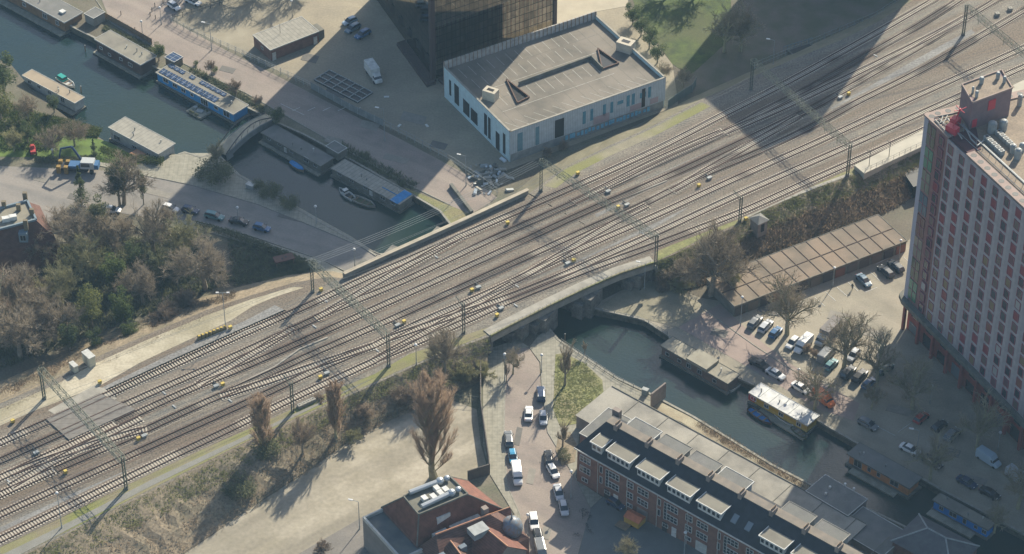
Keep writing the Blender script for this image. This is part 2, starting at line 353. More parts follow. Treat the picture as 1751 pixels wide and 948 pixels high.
# south west: main road
sheet('main_road', [(-60,282),(0,284),(96,288),(180,292),(263,304),(330,318),(440,350),(540,390),(655,438),(640,446),(600,470),(554,447),(440,408),(334,378),(250,372),(120,350),(40,420),(-60,420)], Z2, G('grey_road'))
sheet('pavement', [(96,268),(210,292),(263,304),(330,316),(440,348),(540,388),(655,436),(668,432),(645,434),(600,404),(540,371),(470,331),(410,298),(372,262),(316,262),(262,270),(230,285)], .12, G('paving'), zb=-.05)
sheet('pavement', [(334,379),(440,409),(554,447),(596,470),(585,476),(540,458),(440,422),(340,392),(250,384),(250,373)], .12, G('paving'), zb=-.05)
sheet('left_lawn', [(-60,225),(120,222),(190,245),(220,262),(262,272),(230,283),(90,270),(0,268),(-60,268)], Z1, mat('left_lawn', (.11, .17, .03), c2=(.07, .11, .02), scale=.4, detail=8, fine=.2))
# south: street with kerbs
sheet('side_street', [(866,596),(885,585),(905,596),(922,620),(925,660),(935,740),(990,830),(1010,870),(985,960),(905,960),(890,880),(868,830),(862,740),(864,660)], Z2, M['brick_road'])
sheet('pavement', [(826,600),(885,580),(905,594),(866,598),(863,660),(861,740),(866,830),(888,880),(904,965),(820,965),(880,880),(838,812),(826,760)], .12, G('paving'), zb=-.05)
sheet('pavement', [(905,594),(920,575),(938,562),(957,585),(1057,651),(1120,681),(1112,700),(1040,690),(990,740),(985,820),(1030,850),(1010,868),(990,829),(936,740),(926,660),(924,620)], .12, G('paving'), zb=-.05)
sheet('green_patch', [(950,606),(965,604),(1000,622),(1030,650),(1032,672),(1000,722),(958,730),(946,700)], .16, M['mossy'])
sheet('green_patch', [(955,745),(975,738),(986,760),(983,790),(960,796),(950,770)], .16, M['scrub_soil'])
sheet('court', [(1010,868),(1028,848),(1160,918),(1250,965),(985,965)], Z1, mat('court', (.15,.155,.145), c2=(.12,.125,.12), scale=.3, detail=7, fine=.12))
sheet('quay_garden', [(1122,684),(1186,716),(1320,798),(1384,831),(1372,850),(1310,812),(1165,722),(1110,700)], Z3, mat('quay_garden', (.36,.325,.225), c2=(.25,.2,.13), scale=.25, detail=9, c3=(.2,.15,.09), scale3=.1, fine=.2))
# sandy lot, south
sheet('sandy_lot', [(280,960),(315,948),(440,862),(534,800),(617,739),(693,706),(760,680),(815,700),(822,760),(836,808),(800,820),(640,880),(560,965)], Z1, G('sandy_lot'))
sheet('asphalt_corner', [(480,965),(620,884),(700,940),(680,965)], Z3, G('asphalt_old'))
# right side: parking square
sheet('parking_square', [(1010,524),(1060,498),(1115,480),(1200,510),(1262,520),(1400,470),(1552,412),(1600,380),(1700,500),(1900,900),(1751,912),(1610,836),(1579,818),(1460,753),(1402,719),(1290,657),(1200,616),(1150,596),(1143,572),(1100,544),(1017,526)], Z1, mat('parking_square', (.27,.245,.185), c2=(.205,.185,.142), scale=.22, detail=11, c3=(.31,.275,.21), scale3=.5, stretch=(-38, .05, .3), fine=.1, fscale=3))
sheet('brick_lane', [(1160,560),(1230,520),(1290,575),(1345,618),(1395,650),(1470,690),(1460,720),(1400,700),(1300,640),(1230,600)], Z2, mat('brick_lane', (.30,.235,.20), c2=(.26,.205,.175), scale=.3, detail=8, fine=.1))
sheet('dirt_road', [(1060,500),(1112,478),(1200,520),(1160,560),(1100,545),(1018,528)], Z3, mat('dirt_road', (.29,.26,.185), c2=(.19,.175,.12), scale=.2, detail=9, fine=.15))
# kerb lines
strip_along('quay_coping', BR[1:], .5, -.3, .14, G('kerb'), side=1)
strip_along('quay_coping', BR2, .5, -.3, .16, G('kerb'), side=1)
strip_along('quay_coping', BL[8:-1], .5, -.3, .17, G('kerb'), side=-1)
strip_along('quay_coping', BL2, .5, -.3, .18, G('kerb'), side=-1)
strip_along('kerb', [(334,378),(440,408),(554,447),(598,469)], .2, 0, .15, G('kerb'))
strip_along('kerb', [(263,304),(330,318),(440,350),(540,390),(655,438)], .2, 0, .15, G('kerb'))
strip_along('kerb', [(866,598),(863,660),(861,740),(866,830),(888,880),(900,950)], .2, 0, .15, G('kerb'))
strip_along('kerb', [(924,620),(926,660),(936,740),(990,829)], .2, 0, .15, G('kerb'))
strip_along('kerb', [(150,-20),(190,40),(240,70),(330,118),(420,160),(500,205),(600,262),(700,318),(770,352)], .2, 0, .12, G('kerb'))
strip_along('kerb', [(1200,528),(1290,592),(1345,628),(1395,655)], .2, 0, .12, G('kerb'))
pm_ = [mat('patch_a', (.15, .14, .125), c2=(.12, .115, .10), scale=.8, fine=.1), mat('patch_b', (.24, .22, .185), c2=(.2, .185, .155), scale=.8, fine=.1)]
for k_, (x_, y_, w_, h_) in enumerate(((560,150,34,10),(620,205,30,12),(520,90,26,12),(690,190,40,14),(740,240,26,10),(660,262,40,9),(380,112,24,8),(560,232,30,10),(480,362,40,8),(250,320,44,9),(120,330,34,9),(60,300,26,7),(884,730,10,30),(905,800,12,26),(940,700,9,24),(930,900,14,20),(1300,520,40,12),(1420,530,36,14),(1220,560,26,12),(1480,560,34,12),(1350,700,26,8),(1520,690,40,12),(1600,760,44,12),(1650,810,40,10))):
    sk_ = w_ * .25
    sheet('repair_patch', [(x_, y_), (x_ + w_, y_ + sk_), (x_ + w_ - 6, y_ + sk_ + h_), (x_ - 6, y_ + h_)], .075 + .002 * (k_ % 9), pm_[k_ % 2 if x_ > 860 or y_ < 400 else 1], zb=.0)
# parking bay lines on the square and road markings
ml = MB()
def line(mb, a, b, w=.12, z=.035):
    a = P(*a); b = P(*b); d = (b - a); L = d.length; r = math.atan2(d.y, d.x); c = (a + b) / 2
    mb.box(c.x, c.y, z - .02, z + .025, L, w, r)
for k in range(9):
    line(ml, (1545 - k * 19, 440 + k * 8.6), (1562 - k * 19, 455 + k * 8.6))
for a, b in (((1498,452),(1530,436)), ((1480,500),(1500,492)), ((1240,470),(1262,462))): line(ml, a, b)
for k in range(5): line(ml, (500 + k * 26, 190 - k * 0), (513 + k * 26, 184))
line(ml, (480,178),(520,197)); line(ml, (1535,740),(1560,722)); line(ml, (1500,730),(1530,745))
struct('road_marking', ml, G('offwhite'))

# ================================================================= RAILWAY EMBANKMENT
def resample(pts, n):
    pts = [Vector(p) for p in pts]; d = [0]
    for a, b in zip(pts, pts[1:]): d.append(d[-1] + (b - a).length)
    out = []
    for k in range(n):
        t = d[-1] * k / (n - 1); i = 0
        while i < len(d) - 2 and d[i + 1] < t: i += 1
        f = (t - d[i]) / max(1e-9, d[i + 1] - d[i]); out.append(pts[i].lerp(pts[i + 1], min(1, max(0, f))))
    return out
UPL = [(-300,815),(-120,735),(0,690),(101,645),(162,612),(248,574),(354,530),(430,505),(500,484),(560,474),(590,476)]
UPR = [(905,331),(960,290),(1040,250),(1110,218),(1200,170),(1290,130),(1360,100),(1440,68),(1500,38),(1570,-5),(1700,-80),(1900,-200)]
LOL = [(-300,1110),(-100,1020),(40,950),(150,895),(263,838),(340,800),(430,755),(500,722),(560,694),(630,662),(700,630),(770,600),(838,575)]
LOR = [(1119,449),(1160,432),(1200,412),(1250,392),(1300,362),(1350,340),(1400,320),(1460,300),(1520,280),(1580,252),(1640,222),(1720,185),(1900,100),(2100,10)]
TUL = [(-300,775),(-120,695),(0,652),(101,610),(162,580),(248,545),(354,505),(430,485),(500,468),(560,462),(598,470)]
TUR = [(880,330),(930,286),(1010,245),(1090,214),(1180,168),(1270,128),(1340,98),(1420,62),(1480,34),(1550,-10),(1680,-85),(1880,-205)]
TLL = [(-250,1230),(-50,1130),(100,1050),(220,1000),(310,950),(380,905),(445,862),(490,832),(540,800),(580,768),(650,728),(740,690),(830,650)]
TLR = [(1125,500),(1160,498),(1200,490),(1250,470),(1300,440),(1350,425),(1400,405),(1450,388),(1520,362),(1575,330),(1650,290),(1740,240),(1920,150),(2120,60)]
def loft(name, rows, m):
    mb = MB(); n = len(rows[0])
    for r in rows: mb.v += [tuple(p) for p in r]
    for i in range(len(rows) - 1):
        for j in range(n - 1):
            mb.f.append((i * n + j, i * n + j + 1, (i + 1) * n + j + 1, (i + 1) * n + j)); mb.m.append(0)
    return struct(name, mb, m)
def slope(name, top, toe, n, m, rng, rows=7, zt=RZ):
    a = resample(PP(top, zt), n); b = resample(PP(toe, -.1), n); rr = []
    for k in range(rows):
        t = k / (rows - 1); row = []
        for i in range(n):
            p = a[i].lerp(b[i], t)
            if 0 < k < rows - 1: p.z += rng.uniform(-.25, .3)
            row.append(p)
        rr.append(row)
    return loft(name, rr, m)
rg = random.Random(3)
def plateau(name, up, lo, m):
    mb = MB(); U = PP(up, RZ); L = PP(lo, RZ)
    poly = [(p.x, p.y) for p in U] + [(p.x, p.y) for p in reversed(L)]
    mb.prism(poly, RZ - .3, RZ, bottom=False); return struct(name, mb, m)
plateau('railway_embankment', UPL, LOL, G('ballast'))
plateau('railway_embankment', UPR, LOR, G('ballast'))
slope('embankment_slope', UPL, TUL, 60, G('scrub_soil'), rg, 4)
slope('embankment_slope', UPR, TUR, 60, mat('slope_dry', (.21, .185, .13), c2=(.15, .14, .09), scale=.3, detail=9, c3=(.17, .155, .10), scale3=.1, fine=.3), rg, 4)
slope('embankment_slope', LOL, TLL, 80, G('scrub_soil'), rg)
slope('embankment_slope', LOR, TLR, 80, G('scrub_soil'), rg)
# end walls of the two embankment halves (bridge abutments)
def wall_between(mb, a, b, z0, z1, th=1.0):
    d = (b - a); r = math.atan2(d.y, d.x); c = (a + b) / 2; mb.box(c.x, c.y, z0, z1, d.length, th, r)
DL, UL_, DR, UR_ = P(840,574,RZ), P(588,476,RZ), P(1119,449,RZ), P(903,332,RZ)
ab = MB(); wall_between(ab, DL, UL_, -1, RZ - .35, 1.4); wall_between(ab, DR, UR_, -1, RZ - .35, 1.4)
ab_o = ab.build('bridge_abutment', G('stone')); ab_o['kind'] = 'structure'
# ground sheets on the plateau
def psheet(name, pts, m, z): return sheet(name, pts, z, m, zb=z - .03)
psheet('sandy_path', [(-150,745),(0,700),(101,655),(162,622),(248,583),(354,539),(430,512),(500,491),(520,492),(470,508),(432,524),(395,548),(330,578),(240,620),(170,660),(60,702),(0,728),(-150,790)], G('sand_path'), RZ + .02)
psheet('crossing_apron', [(82,702),(160,660),(178,664),(200,682),(120,724)], G('concrete'), RZ + .045)
psheet('mossy_verge', [(40,946),(263,834),(430,751),(560,690),(700,626),(770,597),(838,570),(834,560),(700,606),(640,640),(560,672),(430,732),(260,806),(100,884),(-50,950)], mat('verge2', (.20,.185,.095), c2=(.19,.16,.10), scale=.3, detail=9, c3=(.17,.18,.05), scale3=.1, fine=.3), RZ + .02)
psheet('service_path', [(30,951),(263,829),(430,748),(560,686),(640,646),(560,682),(430,741),(262,819),(120,892),(-20,960)], mat('svc', (.21,.205,.18), c2=(.18,.175,.15), scale=.4, fine=.15), RZ + .05)
psheet('mossy_verge', [(1125,446),(1200,408),(1250,388),(1330,346),(1400,316),(1462,297),(1462,280),(1400,302),(1320,338),(1230,378),(1160,408),(1122,432)], G('mossy'), RZ + .02)
psheet('service_path', [(1270,376),(1330,348),(1400,320),(1455,299),(1452,296),(1400,315),(1330,342),(1268,370)], G('concrete'), RZ + .045)
psheet('mossy_verge', [(930,318),(965,290),(1040,254),(1110,222),(1200,175),(1215,182),(1120,232),(1040,268),(985,296),(950,322)], mat('verge3', (.26,.235,.16), c2=(.20,.18,.125), scale=.3, detail=9, c3=(.18,.18,.06), scale3=.1, fine=.3), RZ + .02)
psheet('pale_ballast', [(640,620),(760,560),(880,502),(1000,440),(1100,392),(1180,352),(1170,360),(1110,395),(1000,450),(905,492),(800,548),(700,600)], G('pale_ballast'), RZ + .02)
psheet('pale_ballast', [(0,902),(120,846),(300,768),(420,710),(440,716),(300,782),(120,868),(0,928)], G('pale_ballast'), RZ + .02)
psheet('mossy_verge', [(120,728),(200,686),(262,655),(345,616),(420,578),(432,583),(300,648),(200,696),(130,732)], G('rust_ballast'), RZ + .012)
psheet('pale_ballast', [(170,665),(300,602),(420,548),(470,522),(490,532),(400,575),(250,648),(190,684)], G('pale_ballast'), RZ + .024)
psheet('pale_ballast', [(1010,352),(1120,300),(1230,250),(1290,226),(1300,236),(1180,290),(1080,340),(1020,372)], G('pale_ballast'), RZ + .024)
psheet('pale_ballast', [(1420,185),(1500,140),(1560,105),(1660,50),(1680,66),(1560,124),(1480,166),(1430,196)], G('pale_ballast'), RZ + .024)

# ================================================================= RAILWAY BRIDGE
rb = thing('railway_bridge', 'wide railway bridge with a concrete edge beam, carrying the tracks over the canal', 'bridge', (P(870, 470).x, P(870, 470).y, 0))
m_ = MB(); lowL = [(838,575),(870,558),(935,525),(1000,494),(1060,468),(1119,449)]; upU = [(903,332),(800,380),(700,425),(640,452),(588,476)]
poly = [(p.x, p.y) for p in PP(lowL, RZ)] + [(p.x, p.y) for p in PP(upU, RZ)]
m_.prism(poly, RZ - 1.3, RZ - .003)
m_.build('deck', [G('ballast')], rb, True)
# edge walkway with moss line
def edge(pts, w0, z0, z1, name, m, side):
    w = [Vector((p.x, p.y)) for p in PP(pts, RZ)]; mb = MB(); L = []; Q_ = []
    for i, p in enumerate(w):
        a = w[max(0, i - 1)]; b = w[min(len(w) - 1, i + 1)]; d = (b - a).normalized(); n = Vector((-d.y, d.x)) * side
        L.append(p - n * .4); Q_.append(p + n * (w0 - .4))
    for i in range(len(w) - 1): mb.prism([L[i], L[i + 1], Q_[i + 1], Q_[i]], z0, z1)
    return mb.build(name, m, rb, True)
edge(lowL, 2.6, RZ - 1.5, RZ + .18, 'walkway', G('concrete'), 1)
edge(lowL, .35, RZ - .2, RZ + .42, 'edge_beam', M['mossy'], 1)
edge(upU[::-1], .5, RZ - 1.2, RZ + 1.25, 'parapet', G('concrete'), -1)
edge(upU[::-1], .9, RZ + 1.25, RZ + 1.4, 'parapet_cap', mat('cap', (.42,.37,.28), c2=(.33,.29,.22), scale=.4), -1)
# railing on the low side
rl = MB(); w = resample(PP([(838,577),(870,560),(935,527),(1000,496),(1060,470),(1112,452)], RZ), 40)
for i, p in enumerate(w):
    rl.box(p.x, p.y - .1, RZ + .1, RZ + 1.15, .06, .06)
    if i: 
        for h in (.6, 1.12): rl.tube((w[i-1].x, w[i-1].y - .1, RZ + h), (p.x, p.y - .1, RZ + h), .03, n=4)
rl.build('railing', G('galv'), rb, True)
axisv = (UL_ - DL).normalized()
for (px, py, wd) in ((923,552,5.2),(1000,518,5.0),(1085,478,5.5),(878,572,3.0)):
    b0 = P(px, py, 0); mb = MB()
    for k in range(0, 4):
        c = b0 + axisv * (2.0 + k * 10.5)
        mb.box(c.x, c.y, -2.2, RZ - 1.5, 9.8, wd, math.atan2(axisv.y, axisv.x), taper=.985)
    mb.box(b0.x - .3, b0.y - .9, -2.2, RZ - 2.6, 2.4, wd + .8, math.atan2(axisv.y, axisv.x))
    mb.build('pier', G('stone'), rb, True)

# ================================================================= TRACKS
def catmull(pts, step):
    pts = [Vector(p) for p in pts]; q = [pts[0] * 2 - pts[1]] + pts + [pts[-1] * 2 - pts[-2]]; out = []
    for i in range(1, len(q) - 2):
        a, b, c, d = q[i - 1:i + 3]; n = max(2, int((c - b).length / .5))
        for k in range(n):
            t = k / n
            out.append(.5 * ((2 * b) + (c - a) * t + (2 * a - 5 * b + 4 * c - d) * t * t + (3 * b - a - 3 * c + d) * t ** 3))
    out.append(pts[-1])
    L = [0]
    for a, b in zip(out, out[1:]): L.append(L[-1] + (b - a).length)
    n = max(2, int(L[-1] / step)); return resample(out, n + 1)
SLEEP = {}
for kk in ('sl_pale', 'sl_dark'):
    mb = MB(); mb.box(0, 0, 0, .12, .30, 2.6); me = bpy.data.meshes.new('sleeper'); me.from_pydata(mb.v, [], mb.f); me.materials.append(G(kk)); SLEEP[kk] = me
def track(label, pts, sl='sl_dark', bed=None, zi=0.0, group='railway tracks across the embankment'):
    ZS = RZ + .0 + zi
    line_ = catmull([P(a, b, RZ + .3) for a, b in pts], .62)
    for p in line_: p.z = 0
    for _ in range(2):
        W_ = 11; n_ = len(line_); out = []
        for i in range(n_):
            k = min(W_, i, n_ - 1 - i); s_ = Vector((0, 0, 0))
            for j in range(i - k, i + k + 1): s_ += line_[j]
            out.append(s_ / (2 * k + 1))
        line_ = out
    mid = line_[0]
    root = thing('railway_track', label, 'railway track', (mid.x, mid.y, ZS), 0, group)
    n = len(line_); T = []
    for i, p in enumerate(line_):
        a = line_[max(0, i - 1)]; b = line_[min(n - 1, i + 1)]; d = (b - a).normalized(); T.append(d)
    for sgn in (-1, 1):
        mb = MB(); prof = [(-.12, .10), (-.075, .29), (.075, .29), (.12, .10)]
        for i in range(0, n, 2):
            p = line_[i]; d = T[i]; nn = Vector((-d.y, d.x, 0))
            for (o, z) in prof:
                q = p + nn * (sgn * .75 + o); mb.v.append((q.x - mid.x, q.y - mid.y, z))
        k = (n + 1) // 2
        for i in range(k - 1):
            for j in range(3):
                mb.f.append((i * 4 + j, (i + 1) * 4 + j, (i + 1) * 4 + j + 1, i * 4 + j + 1)); mb.m.append(0)
        mb.build('rail', [G('rail')], root)
    rest = MB()
    for i, p in enumerate(line_):
        r = math.atan2(T[i].y, T[i].x)
        # visible part first: the first 100 inside the frame are objects of their own
        vis = p.x > -118 - (p.y + 0) * .2
        if vis and track.cnt.get(root.name, 0) < 100:
            track.cnt[root.name] = track.cnt.get(root.name, 0) + 1
            o = bpy.data.objects.new('sleeper', SLEEP[sl]); COL.objects.link(o); o.parent = root
            o.location = (p.x - mid.x, p.y - mid.y, 0); o.rotation_euler = (0, 0, r)
        else: rest.box(p.x - mid.x, p.y - mid.y, 0, .12, .30, 2.6, r)
    if rest.v:
        o = rest.build('sleepers', G(sl), root); o['kind'] = 'stuff'
    if bed:
        mb = MB(); zb = RZ + .02 + track.k * .004; track.k += 1
        Lp = [line_[i] + Vector((-T[i].y, T[i].x, 0)) * 1.75 for i in range(0, n, 4)]; Rp = [line_[i] - Vector((-T[i].y, T[i].x, 0)) * 1.75 for i in range(0, n, 4)]
        for a in Lp: mb.v.append((a.x, a.y, zb))
        for a in Rp: mb.v.append((a.x, a.y, zb))
        for i in range(len(Lp) - 1): mb.f.append((len(Lp) + i, len(Lp) + i + 1, i + 1, i)); mb.m.append(0)
        o = mb.build('track_ballast', G(bed)); o['kind'] = 'structure'
    return root
track.cnt = {}; track.k = 1
TR = [
 ('railway track nearest the black glass tower side, starting at the sandy path', [(-200,848),(0,756),(88,717),(200,667),(337,605),(400,577),(471,546),(560,506),(629,472),(678,453),(720,434),(790,402),(880,362.6),(955,330),(1057,285),(1157,238.5),(1200,214),(1263,182.5),(1360,133),(1440,88),(1514,47),(1580,9),(1700,-60)], 'sl_pale', 'rust_ballast'),
 ('rusty railway track just below the topmost one, passing the crossing panels', [(-200,877),(0,787),(107,739),(200,697),(310,648),(371,622.6),(400,607),(480,572),(560,533),(629,505),(697,478),(752,449),(794,431),(880,388),(900,382),(996,339),(1037,321),(1100,290),(1169,258),(1237,228),(1284,199),(1344,170),(1400,141),(1474,97),(1560,50),(1634,2),(1740,-65)], 'sl_dark', 'rust_ballast'),
 ('third railway track from the top on the bridge, with concrete sleepers before the switches', [(200,722),(296,677),(340,657),(400,635),(496,591),(571.5,558.5),(635,529),(760,473),(800,454),(900,408.5),(996,363),(1100,319),(1169,288.6),(1237,256),(1292,231),(1366,195),(1414,171),(1465,140.6),(1511,114),(1560,87),(1593,66),(1650,30),(1703,0),(1800,-60)], 'sl_dark', 'rust_ballast'),
 ('fourth railway track from the top, touching the tip of the big shadow', [(96,801.5),(178,765.8),(240,739),(296,711),(378,674.8),(440,648),(468.6,634),(537,602),(640,558),(760,502.7),(900,438.6),(969,407),(1037,375.5),(1106,347.5),(1169,312),(1237,283),(1315,251),(1405,207),(1469,171),(1556,130),(1648,77),(1744,21),(1860,-50)], 'sl_dark', 'rust_ballast'),
 ('fifth railway track from the top on the bridge, leading between the two middle gantry masts', [(640,590),(708.6,553.7),(791,519),(832,502),(897,471),(952,443),(1037,404),(1106,375),(1160,349.6),(1237,314),(1306,283),(1400,241),(1469,209),(1537,177),(1642,129.6),(1751,81),(1880,20)], 'sl_pale', 'rust_ballast'),
 ('sixth railway track from the top, ending in the junction by the deck edge', [(966,468),(1010,447.6),(1037,435),(1106,404.6),(1140,389.5),(1224,349.6),(1306,312.6),(1397,272.7),(1500,227),(1570,194.5),(1640,164),(1712.6,129.6),(1751,113.6),(1880,55)], 'sl_pale', 'rust_ballast'),
 ('lowest railway track, beside the platform and the grassy verge', [(-200,1015),(0,922),(212.7,818),(415,722),(523,669),(578,645.6),(640,615.7),(688,594),(749.7,568.8),(804.6,544.8),(849,524),(897,502),(1000,462),(1055,441),(1126,417),(1178,395),(1276,359),(1336.8,329.6),(1397,302.6),(1500,257),(1578,222),(1751,145),(1880,88)], 'sl_pale', 'rust_ballast'),
 ('railway track second from the bottom at the left edge of the photo', [(-200,972),(0,879),(217.7,779.6),(327.6,729.6),(374.7,708),(440,679.6),(468.6,664.8),(537,633),(592,609),(640,590)], 'sl_dark', 'rust_ballast'),
 ('railway track with pale sleepers running from the left edge into the upper switches', [(-200,905),(0,816.6),(74,781),(164.6,739.8),(200,722)], 'sl_pale', 'rust_ballast'),
 ('railway track joining the lower switches from the left edge', [(-200,935),(0,845),(41,826),(96,801.5)], 'sl_pale', None),
]
for i, (lb, pts, sl, bed) in enumerate(TR): track(lb, pts, sl, bed, zi=.0)
CR = [
 ('diagonal crossover track between the two switch fans in the lower left', [(20,830),(82,793),(123,771),(164.6,752),(206,731.6),(240,715)]),
 ('second diagonal crossover track in the lower left fan, crossing the first', [(20,808),(82,783),(151,762),(206,742),(250,734)]),
 ('crossover track linking the second and third tracks left of the gantry', [(340,657),(358,645),(392,627),(433,604),(470,582),(500,560)]),
 ('crossover track descending from the fourth track to the fifth left of the middle gantry', [(378,676),(413.7,666),(468.6,648),(537,625),(600,603),(640,590)]),
 ('crossover track from the lowest track up to the fifth by the lamp post', [(640,616),(667,600),(736,563),(791,533),(832,508),(880,482)]),
 ('crossover track from the fifth track down to the lowest one on the bridge', [(660,580),(681,572),(722,558),(763,544),(804.6,530),(846,516),(897,497),(966,468)]),
 ('crossover track rising from the fifth track to the fourth on the bridge', [(897,471),(934,450),(985,419),(1023,395),(1064.6,372),(1106,351)]),
 ('crossover track rising from the fourth track to the third into the big shadow', [(1150,326),(1196,298),(1237,273.5),(1271.5,253),(1319.5,226),(1366,198)]),
 ('crossover track rising from the second track to the topmost one by the parapet', [(540,543),(575,526),(608,504),(642,484),(676.6,463.6),(711,447),(750,424),(790,402)]),
 ('short track branch curving through the shadow beside the second track', [(1240,226),(1289,205),(1326,190.5),(1353,179),(1394,157),(1446,134),(1511,102),(1560,78),(1600,58),(1650,30)]),
 ('parallel switch track beside the second track near the left bridge parapet', [(980,345),(1037,318),(1100,284),(1169,252),(1237,224)]),
]
for i, (lb, pts) in enumerate(CR): track(lb, pts, 'sl_pale', 'rust_ballast', zi=.03 + .006 * i)
# crossing panels
cp = thing('level_crossing', 'striped concrete crossing panels laid over the two upper tracks at the sandy path', 'level crossing', P(140, 710, RZ))
for k, (a, b, c, d) in enumerate([((84,722),(175,680),(200,694),(112,740))]):
    mb = MB(); pts = PP([(78,716),(170,672),(232,700),(118,752)], RZ + .27); mb.prism([(p.x, p.y) for p in pts], RZ + .05, RZ + .27)
    mb.build('panel', M['panel'], cp, True)
mb = MB()
for (a, b) in (((88,714),(177,672)), ((92,721),(182,678)), ((106,736),(206,690)), ((110,742),(214,694))):
    A = P(*a, RZ + .28); B = P(*b, RZ + .28); mb.tube(A, B, .06, n=4)
mb.build('groove', G('rail'), cp, True)
sheet('underpass_shade', [(1543,292),(1562,320),(1620,300),(1620,258)], 3.2, G('black'), zb=0)  # solid black block; its colour paints the shade of an underpass opening
# station platform
pf = thing('station_platform', 'pale concrete railway platform with a railing, running behind the red tower', 'platform', P(1500, 285, 0))
mb = MB(); pts = PP([(1461,283),(1478,297),(1600,240),(1760,160),(1880,104),(1868,84),(1740,142),(1580,222)], RZ + 1.0)
mb.prism([(p.x, p.y) for p in pts], 2.0, RZ + 1.0); mb.build('slab', mat('platform', (.45,.42,.34), c2=(.36,.335,.27), scale=.3, fine=.05), pf, True)
mb = MB(); w = resample(PP([(1479,295),(1600,238),(1751,163)], RZ + 1.0), 30)
for i, p in enumerate(w):
    mb.box(p.x, p.y, RZ + 1, RZ + 2.1, .06, .06)
    if i:
        for h in (1.5, 2.1): mb.tube((w[i-1].x, w[i-1].y, RZ + h), (p.x, p.y, RZ + h), .035, n=4)
mb.build('railing', G('steel'), pf, True)
mb = MB()
for px, py in ((1486,266+18),(1520,268)):
    p = P(px, py, RZ + 1); mb.tube(p, p + Vector((0, 0, 4)), .07); mb.tube(p + Vector((0, 0, 4)), p + Vector((-.8, .2, 4.2)), .05)
mb.build('lamp', G('dark'), pf, True)
# ================================================================= BUILDINGS
def frame_from(A, B, z):
    a = P(*A, z); b = P(*B, z); return a, math.atan2(b.y - a.y, b.x - a.x), (Vector((b.x, b.y)) - Vector((a.x, a.y))).length
def loc2(root, px, py, z):
    """pixel at world height z -> local u, v of a rotated root"""
    p = P(px, py, z); d = Vector((p.x - root.location.x, p.y - root.location.y)); a = root.rotation_euler.z
    return d.x * math.cos(a) + d.y * math.sin(a), -d.x * math.sin(a) + d.y * math.cos(a)
WINC = {}
def window(parent, u, v, z, w, h, rot=0.0, style='white', nx=2, ny=1, name='window', pane_m='glass', depth=.12):
    """window at local (u, v), sill height z, outward normal = local -v turned by rot"""
    key = (round(w, 2), round(h, 2), style, nx, ny, pane_m, depth)
    if key not in WINC:
        f = MB(); t = .09 if w > .8 else .06
        for x in (-w / 2 + t / 2, w / 2 - t / 2): f.box(x, 0, 0, h, t, depth)
        for zz in (0, h - t): f.box(0, 0, zz, zz + t, w - 2 * t, depth)
        for i in range(1, nx): f.box(-w / 2 + w * i / nx, 0, t, h - t, t * .8, depth * .9)
        for i in range(1, ny): f.box(0, 0, h * i / ny, h * i / ny + t * .8, w - 2 * t, depth * .8)
        fm = bpy.data.meshes.new('window'); fm.from_pydata(f.v, [], f.f); fm.materials.append(G(style))
        p = MB(); p.box(0, .01, t, h - t, w - 2 * t, .05); pm = bpy.data.meshes.new('pane'); pm.from_pydata(p.v, [], p.f); pm.materials.append(G(pane_m))
        WINC[key] = (fm, pm)
    fm, pm = WINC[key]
    o = bpy.data.objects.new(name, fm); COL.objects.link(o); o.parent = parent; o.location = (u, v, z); o.rotation_euler = (0, 0, rot)
    q = bpy.data.objects.new('pane', pm); COL.objects.link(q); q.parent = o
    return o

# ---- black glass tower (its top is above the picture; it throws the long shadow)
H1 = 64.0
A_ = P(741, 139); L_ = P(631, -1); Rr_ = P(948, 67)
a1 = math.atan2(Rr_.y - A_.y, Rr_.x - A_.x)
t1 = thing('office_tower', 'dark mirrored glass office tower standing behind the white parking building', 'office tower', A_, a1)
W1 = 33.6; D1 = 38.6
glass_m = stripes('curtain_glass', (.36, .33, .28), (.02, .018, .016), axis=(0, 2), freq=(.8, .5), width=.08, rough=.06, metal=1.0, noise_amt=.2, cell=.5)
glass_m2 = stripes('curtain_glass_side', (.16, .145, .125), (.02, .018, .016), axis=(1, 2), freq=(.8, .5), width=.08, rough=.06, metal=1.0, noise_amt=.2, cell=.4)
lu, lv = loc2(t1, 640, -4, 0)
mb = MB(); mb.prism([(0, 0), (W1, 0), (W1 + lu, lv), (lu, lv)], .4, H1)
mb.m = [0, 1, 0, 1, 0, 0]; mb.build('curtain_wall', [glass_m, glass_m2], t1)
colm = mat('colm', (.06, .04, .04), rough=.4)
for q_ in ((-.1, -.1, 1.1, 1.1), (W1, -.1, .8, .6), (lu, lv, .6, .8)): MB().box(q_[0], q_[1], 0, H1, q_[2], q_[3]).build('corner_column', colm, t1)
mb = MB(); mb.prism([(-.2, -1.5), (lu * .45 - .2, lv * .45), (lu * .45 - 2.6, lv * .45), (-2.6, -1.5)], 0, .9); mb.box(W1 / 2, -1.5, 0, .7, W1 - 2, 2.4); mb.build('planter', mat('plant_r', (.045,.03,.03), c2=(.08,.05,.045), scale=2), t1)
mb = MB(); mb.box(W1 / 2 + lu / 2, D1 / 2, H1, H1 + .6, W1 - 6, D1 - 6); mb.build('roof', G('dark'), t1)
for k in range(6): MB().box(lu * (3 + k * 5.6) / lv - .12, 3 + k * 5.6, 3.5, 5.6, .12, 2.6).build('opening', G('black'), t1)
